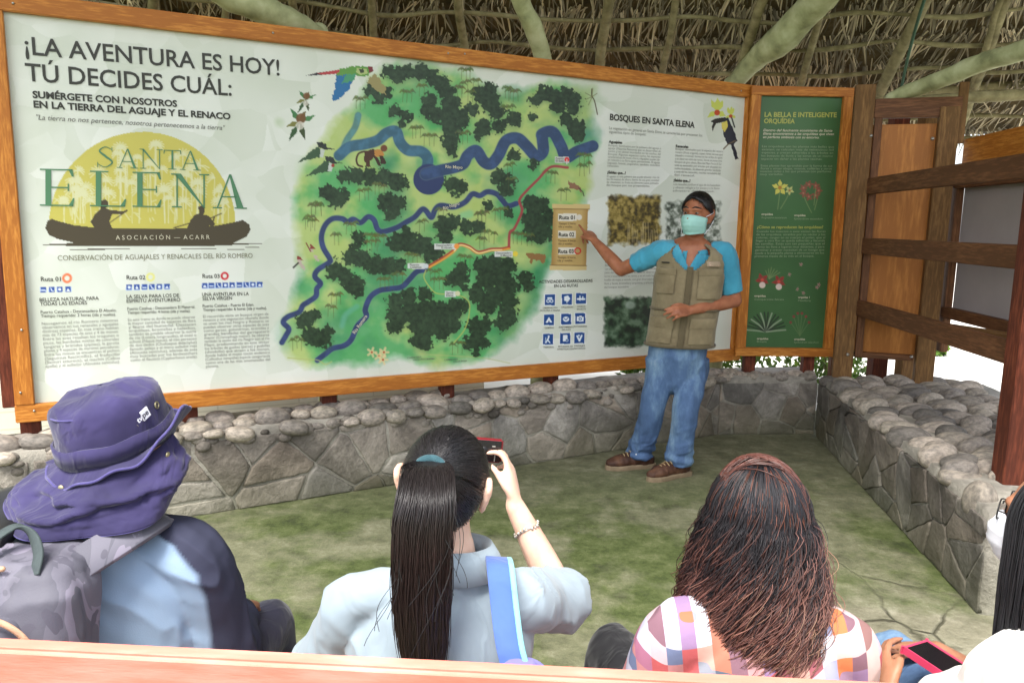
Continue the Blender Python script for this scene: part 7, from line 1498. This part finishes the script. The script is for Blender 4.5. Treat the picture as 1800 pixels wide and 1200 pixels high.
def mane(name, hc, ax, S_, K, root, length, colf, hull, seed, wave=.010, face_gap=.9, rad=.00115, zend=None, fq=(7, 15), mt='strand_soft'):
    """strands that run over the skull from the crown and fall inside a widening hull"""
    rg = np.random.default_rng(seed); az = rg.uniform(-PI + face_gap, PI - face_gap, S_); el0 = np.arcsin(rg.uniform(-.15, 1, S_) ** 1.0 * .99); q = rg.uniform(0, 1, S_) ** .6; L_ = rg.uniform(*length, S_); kk = np.linspace(0, 1, K); Pt = np.zeros((S_, K, 3)); ph = rg.uniform(0, 6.28, S_); fr = rg.uniform(*fq, S_); am = wave * rg.uniform(.3, 1.2, S_); az_cl = np.round(az * 8) / 8 * .55 + az * .45; ph = ph * .22 + np.round(az * 8) * 2.1 + np.round(q * 3) * 1.3; fr = fr * .4 + (fq[0] + fq[1]) / 2 * .6
    for k in range(K):
        s_ = kk[k] * L_; arc = s_ / .105; el = np.maximum(el0 - arc, 0); over = np.maximum(s_ - el0 * .105, 0)              # metres hung below the equator
        r_h = np.interp(over, *hull[:2]); rad_ = (1 - q * .0) * (.97 + .10 * q); k_side = np.interp(over, *hull[:2]); k_back = np.interp(over, *hull[2:])
        azz = az + (az_cl - az) * np.clip(over / .2, 0, 1); x = np.sin(azz) * np.cos(el) * np.where(over > 0, k_side, .088) * rad_; y = -np.cos(azz) * np.cos(el) * np.where(over > 0, k_back, .106) * rad_; z = np.sin(el) * .107 * rad_ - over
        gr = np.clip((s_ - .03) / .2, 0, 1); x = x + am * gr * np.sin(ph + fr * s_ * 6.28); y = y + am * gr * np.cos(ph + fr * s_ * 6.28) * .8; z = z + .3 * am * gr * np.sin(ph * 2 + fr * s_ * 6.28)
        Pt[:, k] = hc + x[:, None] * ax[0] + y[:, None] * ax[1] + z[:, None] * np.array([0, 0, 1.])
    C_ = colf(kk, S_, rg, Pt); return strands(name, Pt, np.full((S_, K), rad) * np.interp(kk, [0, .8, 1], [1, 1, .3]), C_, M[mt], root)
def col_wavy(kk, S_, rg, Pt):
    st_ = np.array([(.012, .012, .016), (.016, .013, .015), (.10, .042, .034), (.19, .082, .062), (.38, .23, .145)]); sh_ = rg.normal(0, .09, S_)[:, None]; t = np.clip(kk[None] + sh_, 0, 1); C = np.stack([np.interp(t, [0, .36, .52, .78, 1], st_[:, q]) for q in range(3)], -1); red = (rg.random(S_) < .12)[:, None, None]
    C = np.where(red & (Pt[:, :, 2:3] > hcC[2] + .02), np.array((.10, .035, .022)), C); return C * rg.uniform(.72, 1.4, S_)[:, None, None]
hair_c = mane('hair', hcC, axC, 6000, 40, womC, (.33, .50), col_wavy, ([0, .08, .16, .26, .36], [.092, .108, .120, .124, .108], [0, .08, .16, .26, .36], [.108, .122, .136, .146, .14]), 29, .022, .75, .00085, fq=(5, 10))
mane('flyaway_hair', hcC, axC, 260, 40, hair_c, (.2, .5), col_wavy, ([0, .08, .16, .26, .36], [.098, .116, .130, .136, .120], [0, .08, .16, .26, .36], [.116, .134, .148, .156, .15]), 41, .028, .75, .0007, fq=(4, 9))
g = Geo(); g.ell(hcC + huC * .008 - hfC * .006, (.083, .100, .099), axC, 30, 20); g.tube([hcC - hfC * .02, hcC - hfC * .035 - Z * .10, hcC - hfC * .04 - Z * .2], [(.088, .07), (.10, .06), (.10, .05)], 16, 18, side=axC[0]); g.build('under_hair', M['hair_black'], womC)
S_, K = 70, 14; Pt = np.zeros((S_, K, 3)); kk = np.linspace(0, 1, K)     # the red lock combed across the crown
for q in range(S_):
    a, b = rg.uniform(-.9, .5), rg.uniform(.2, 1.3); d0 = nrm((math.sin(-.75 + a * .6), -.25 + .8 * rg.random(), .75)); d1 = nrm((math.sin(b), -.45 + .9 * rg.random(), .25 + .4 * rg.random())); om = math.acos(d0 @ d1)
    for k in range(K): u = kk[k]; d = (math.sin((1 - u) * om) * d0 + math.sin(u * om) * d1) / math.sin(om); w_ = d * np.array([.089, .106, .108]) * (1.06 + .035 * math.sin(PI * u) + .012 * rg.random()); Pt[q, k] = hcC + w_[0] * axC[0] + w_[1] * axC[1] + w_[2] * axC[2]
strands('hair_lock', Pt, np.full((S_, K), .0012), np.array((.075, .026, .019)) * rg.uniform(.4, 1.6, S_)[:, None, None] * np.ones((1, K, 1)), M['strand'], hair_c)

# ---- woman at the right end: white top, black hair, mask and glasses, phone on her lap
hcR = at(1868, 925, 1.36); hfR = nrm((-.66, .74, -.12)); huR = nrm((.05, -.05, 1)); nbR = at(1850, 1060, 1.33); sLR, sRR = at(1792, 1180, 1.30), np.array([at(1792, 1180, 1.30)[0] + .29, 1.18, at(1792, 1180, 1.30)[2]]); baseR = np.array([.97, 1.36, .42])
kR_ = [at(1640, 1195, 1.62) - Z * .035, np.array([.98, 1.80, .47])]; fR = [np.array([.83, 1.85, 0.]), np.array([1.0, 1.90, 0.])]
phc = at(1632, 1168, 1.50) ; eLR, wLR = sLR + np.array([-.045, .06, -.20]), at(1565, 1225, 1.50); eRR, wRR = sRR + np.array([.06, .1, -.25]), np.array([1.0, 1.66, .58])
def ex(b):
    hand(b, wLR, nrm((.12, .75, .35)), nrm((.9, -.2, -.25)), nrm((.5, -.3, 1)), [.4, (.25, .5, .4), (.3, .55, .45), (.35, .6, .5), (.4, .65, .5)], .92); hand(b, wRR, nrm((-.3, .7, -.3)), (0, -.3, -1), (-1, 0, 0), [.3, .3, .35, .35, .4], .92)
womR, PR_, axR, rtR = seated('woman at the right edge in a white top with black hair, face mask and glasses', hcR, hfR, huR, nbR, sLR, sRR, baseR, kR_, fR, M['skin_mid'], .98, [(sLR, eLR, wLR), (sRR, eRR, wRR)], (.155, .095), extra=ex, nr=.05)
g = shirt_geo(sLR, sRR, baseR, rtR, (.166, .104), None, [(sLR, eLR, .95, .068), (sRR, eRR, .95, .066)]); fused(g, 'white_top', .006, 7, M['white_top'], womR, folds(95, .005, 10)); trousers(womR, baseR, rtR, kR_, fR, M['jeans']); shoes(womR, fR, M['dark'])
V, F = [], []; nu, nv = 24, 14
for j in range(nv + 1):
    t = j / nv; z = .0 - .115 * t
    for i in range(nu + 1):
        u = -1 + 2 * i / nu; xx = u * (.074 - .012 * t * t); dep = .096 + .026 * math.sin(PI * min(1, t * 1.15)) ** .8; y = dep * (1 - abs(u) ** 2.4 * .72) - .012 * t * t + .002 * math.sin(t * 26); V.append(PR_(xx, y, z - .014 * u * u * (1 - 2 * t)))
F = [(j * (nu + 1) + i, j * (nu + 1) + i + 1, (j + 1) * (nu + 1) + i + 1, (j + 1) * (nu + 1) + i) for j in range(nv) for i in range(nu)]
g = Geo(); g.add(V, F); mk = g.build('face_mask', M['white_mask'], womR); s_ = mk.modifiers.new('thickness', 'SOLIDIFY'); s_.thickness = .003
for sg in (-1, 1): g = Geo(); g.tube([PR_(sg * .07, .035, -.01), PR_(sg * .08, .005, .0), PR_(sg * .086, -.02, .015)], [.0018] * 3, 14, 6); g.tube([PR_(sg * .07, .03, -.105), PR_(sg * .08, .0, -.07), PR_(sg * .086, -.02, -.03)], [.0018] * 3, 14, 6); g.build('ear_loop', M['white_mask'], mk)
g = Geo()
for sg in (-1, 1):
    c = (sg * .034, .098, .008); g.tube([PR_(c[0] + .027 * math.cos(q), c[1] - abs(math.cos(q)) * .004, c[2] + .020 * math.sin(q)) for q in np.linspace(0, 2 * PI, 25)], [.0014] * 25, 49, 6, roundcap=False); g.tube([PR_(sg * .061, .092, .012), PR_(sg * .078, .04, .014), PR_(sg * .084, -.012, .016)], [.0014] * 3, 14, 6)
g.tube([PR_(-.008, .10, .012), PR_(0, .102, .014), PR_(.008, .10, .012)], [.0014] * 3, 8, 6); g.build('glasses', M['dark'], womR)
def col_black(kk, S_, rg, Pt): return np.array((.010, .010, .012)) * rg.uniform(.5, 1.8, S_)[:, None, None] * np.ones((1, len(kk), 1))
mane('hair', hcR, axR, 2200, 24, womR, (.26, .40), col_black, ([0, .1, .2, .36], [.088, .092, .092, .085], [0, .1, .2, .36], [.106, .108, .106, .10]), 33, .003, .86, .0012, fq=(2, 4))
g = Geo(); g.ell(hcR + huR * .010 - hfR * .012, (.082, .096, .097), axR, 30, 20); g.build('under_hair', M['hair_black'], womR)
# her phone in a pink case, lying on her thigh
ph = thing('phone', phc, 'black phone in a pink case on the lap of the woman in white', 'phone')
pA_, pB_, pC_ = at(1604, 1148, 1.52), at(1650, 1134, 1.555), at(1702, 1176, 1.475); ux_ = nrm(pB_ - pA_); uy_ = nrm(pC_ - pB_); uz_ = np.cross(ux_, uy_)
if uz_[2] < 0: ux_, uz_ = -ux_, -uz_
phc = (pA_ + pC_) / 2 + uy_ * .018; slab('case', phc, ux_, uy_, .074, .150, .009, M['pink'], ph, .004); slab('screen', phc + nrm(np.cross(nrm(ux_), nrm(uy_ - ux_ * (uy_ @ ux_)))) * .0052, ux_, uy_, .069, .145, .002, M['screen'], ph, .0008)
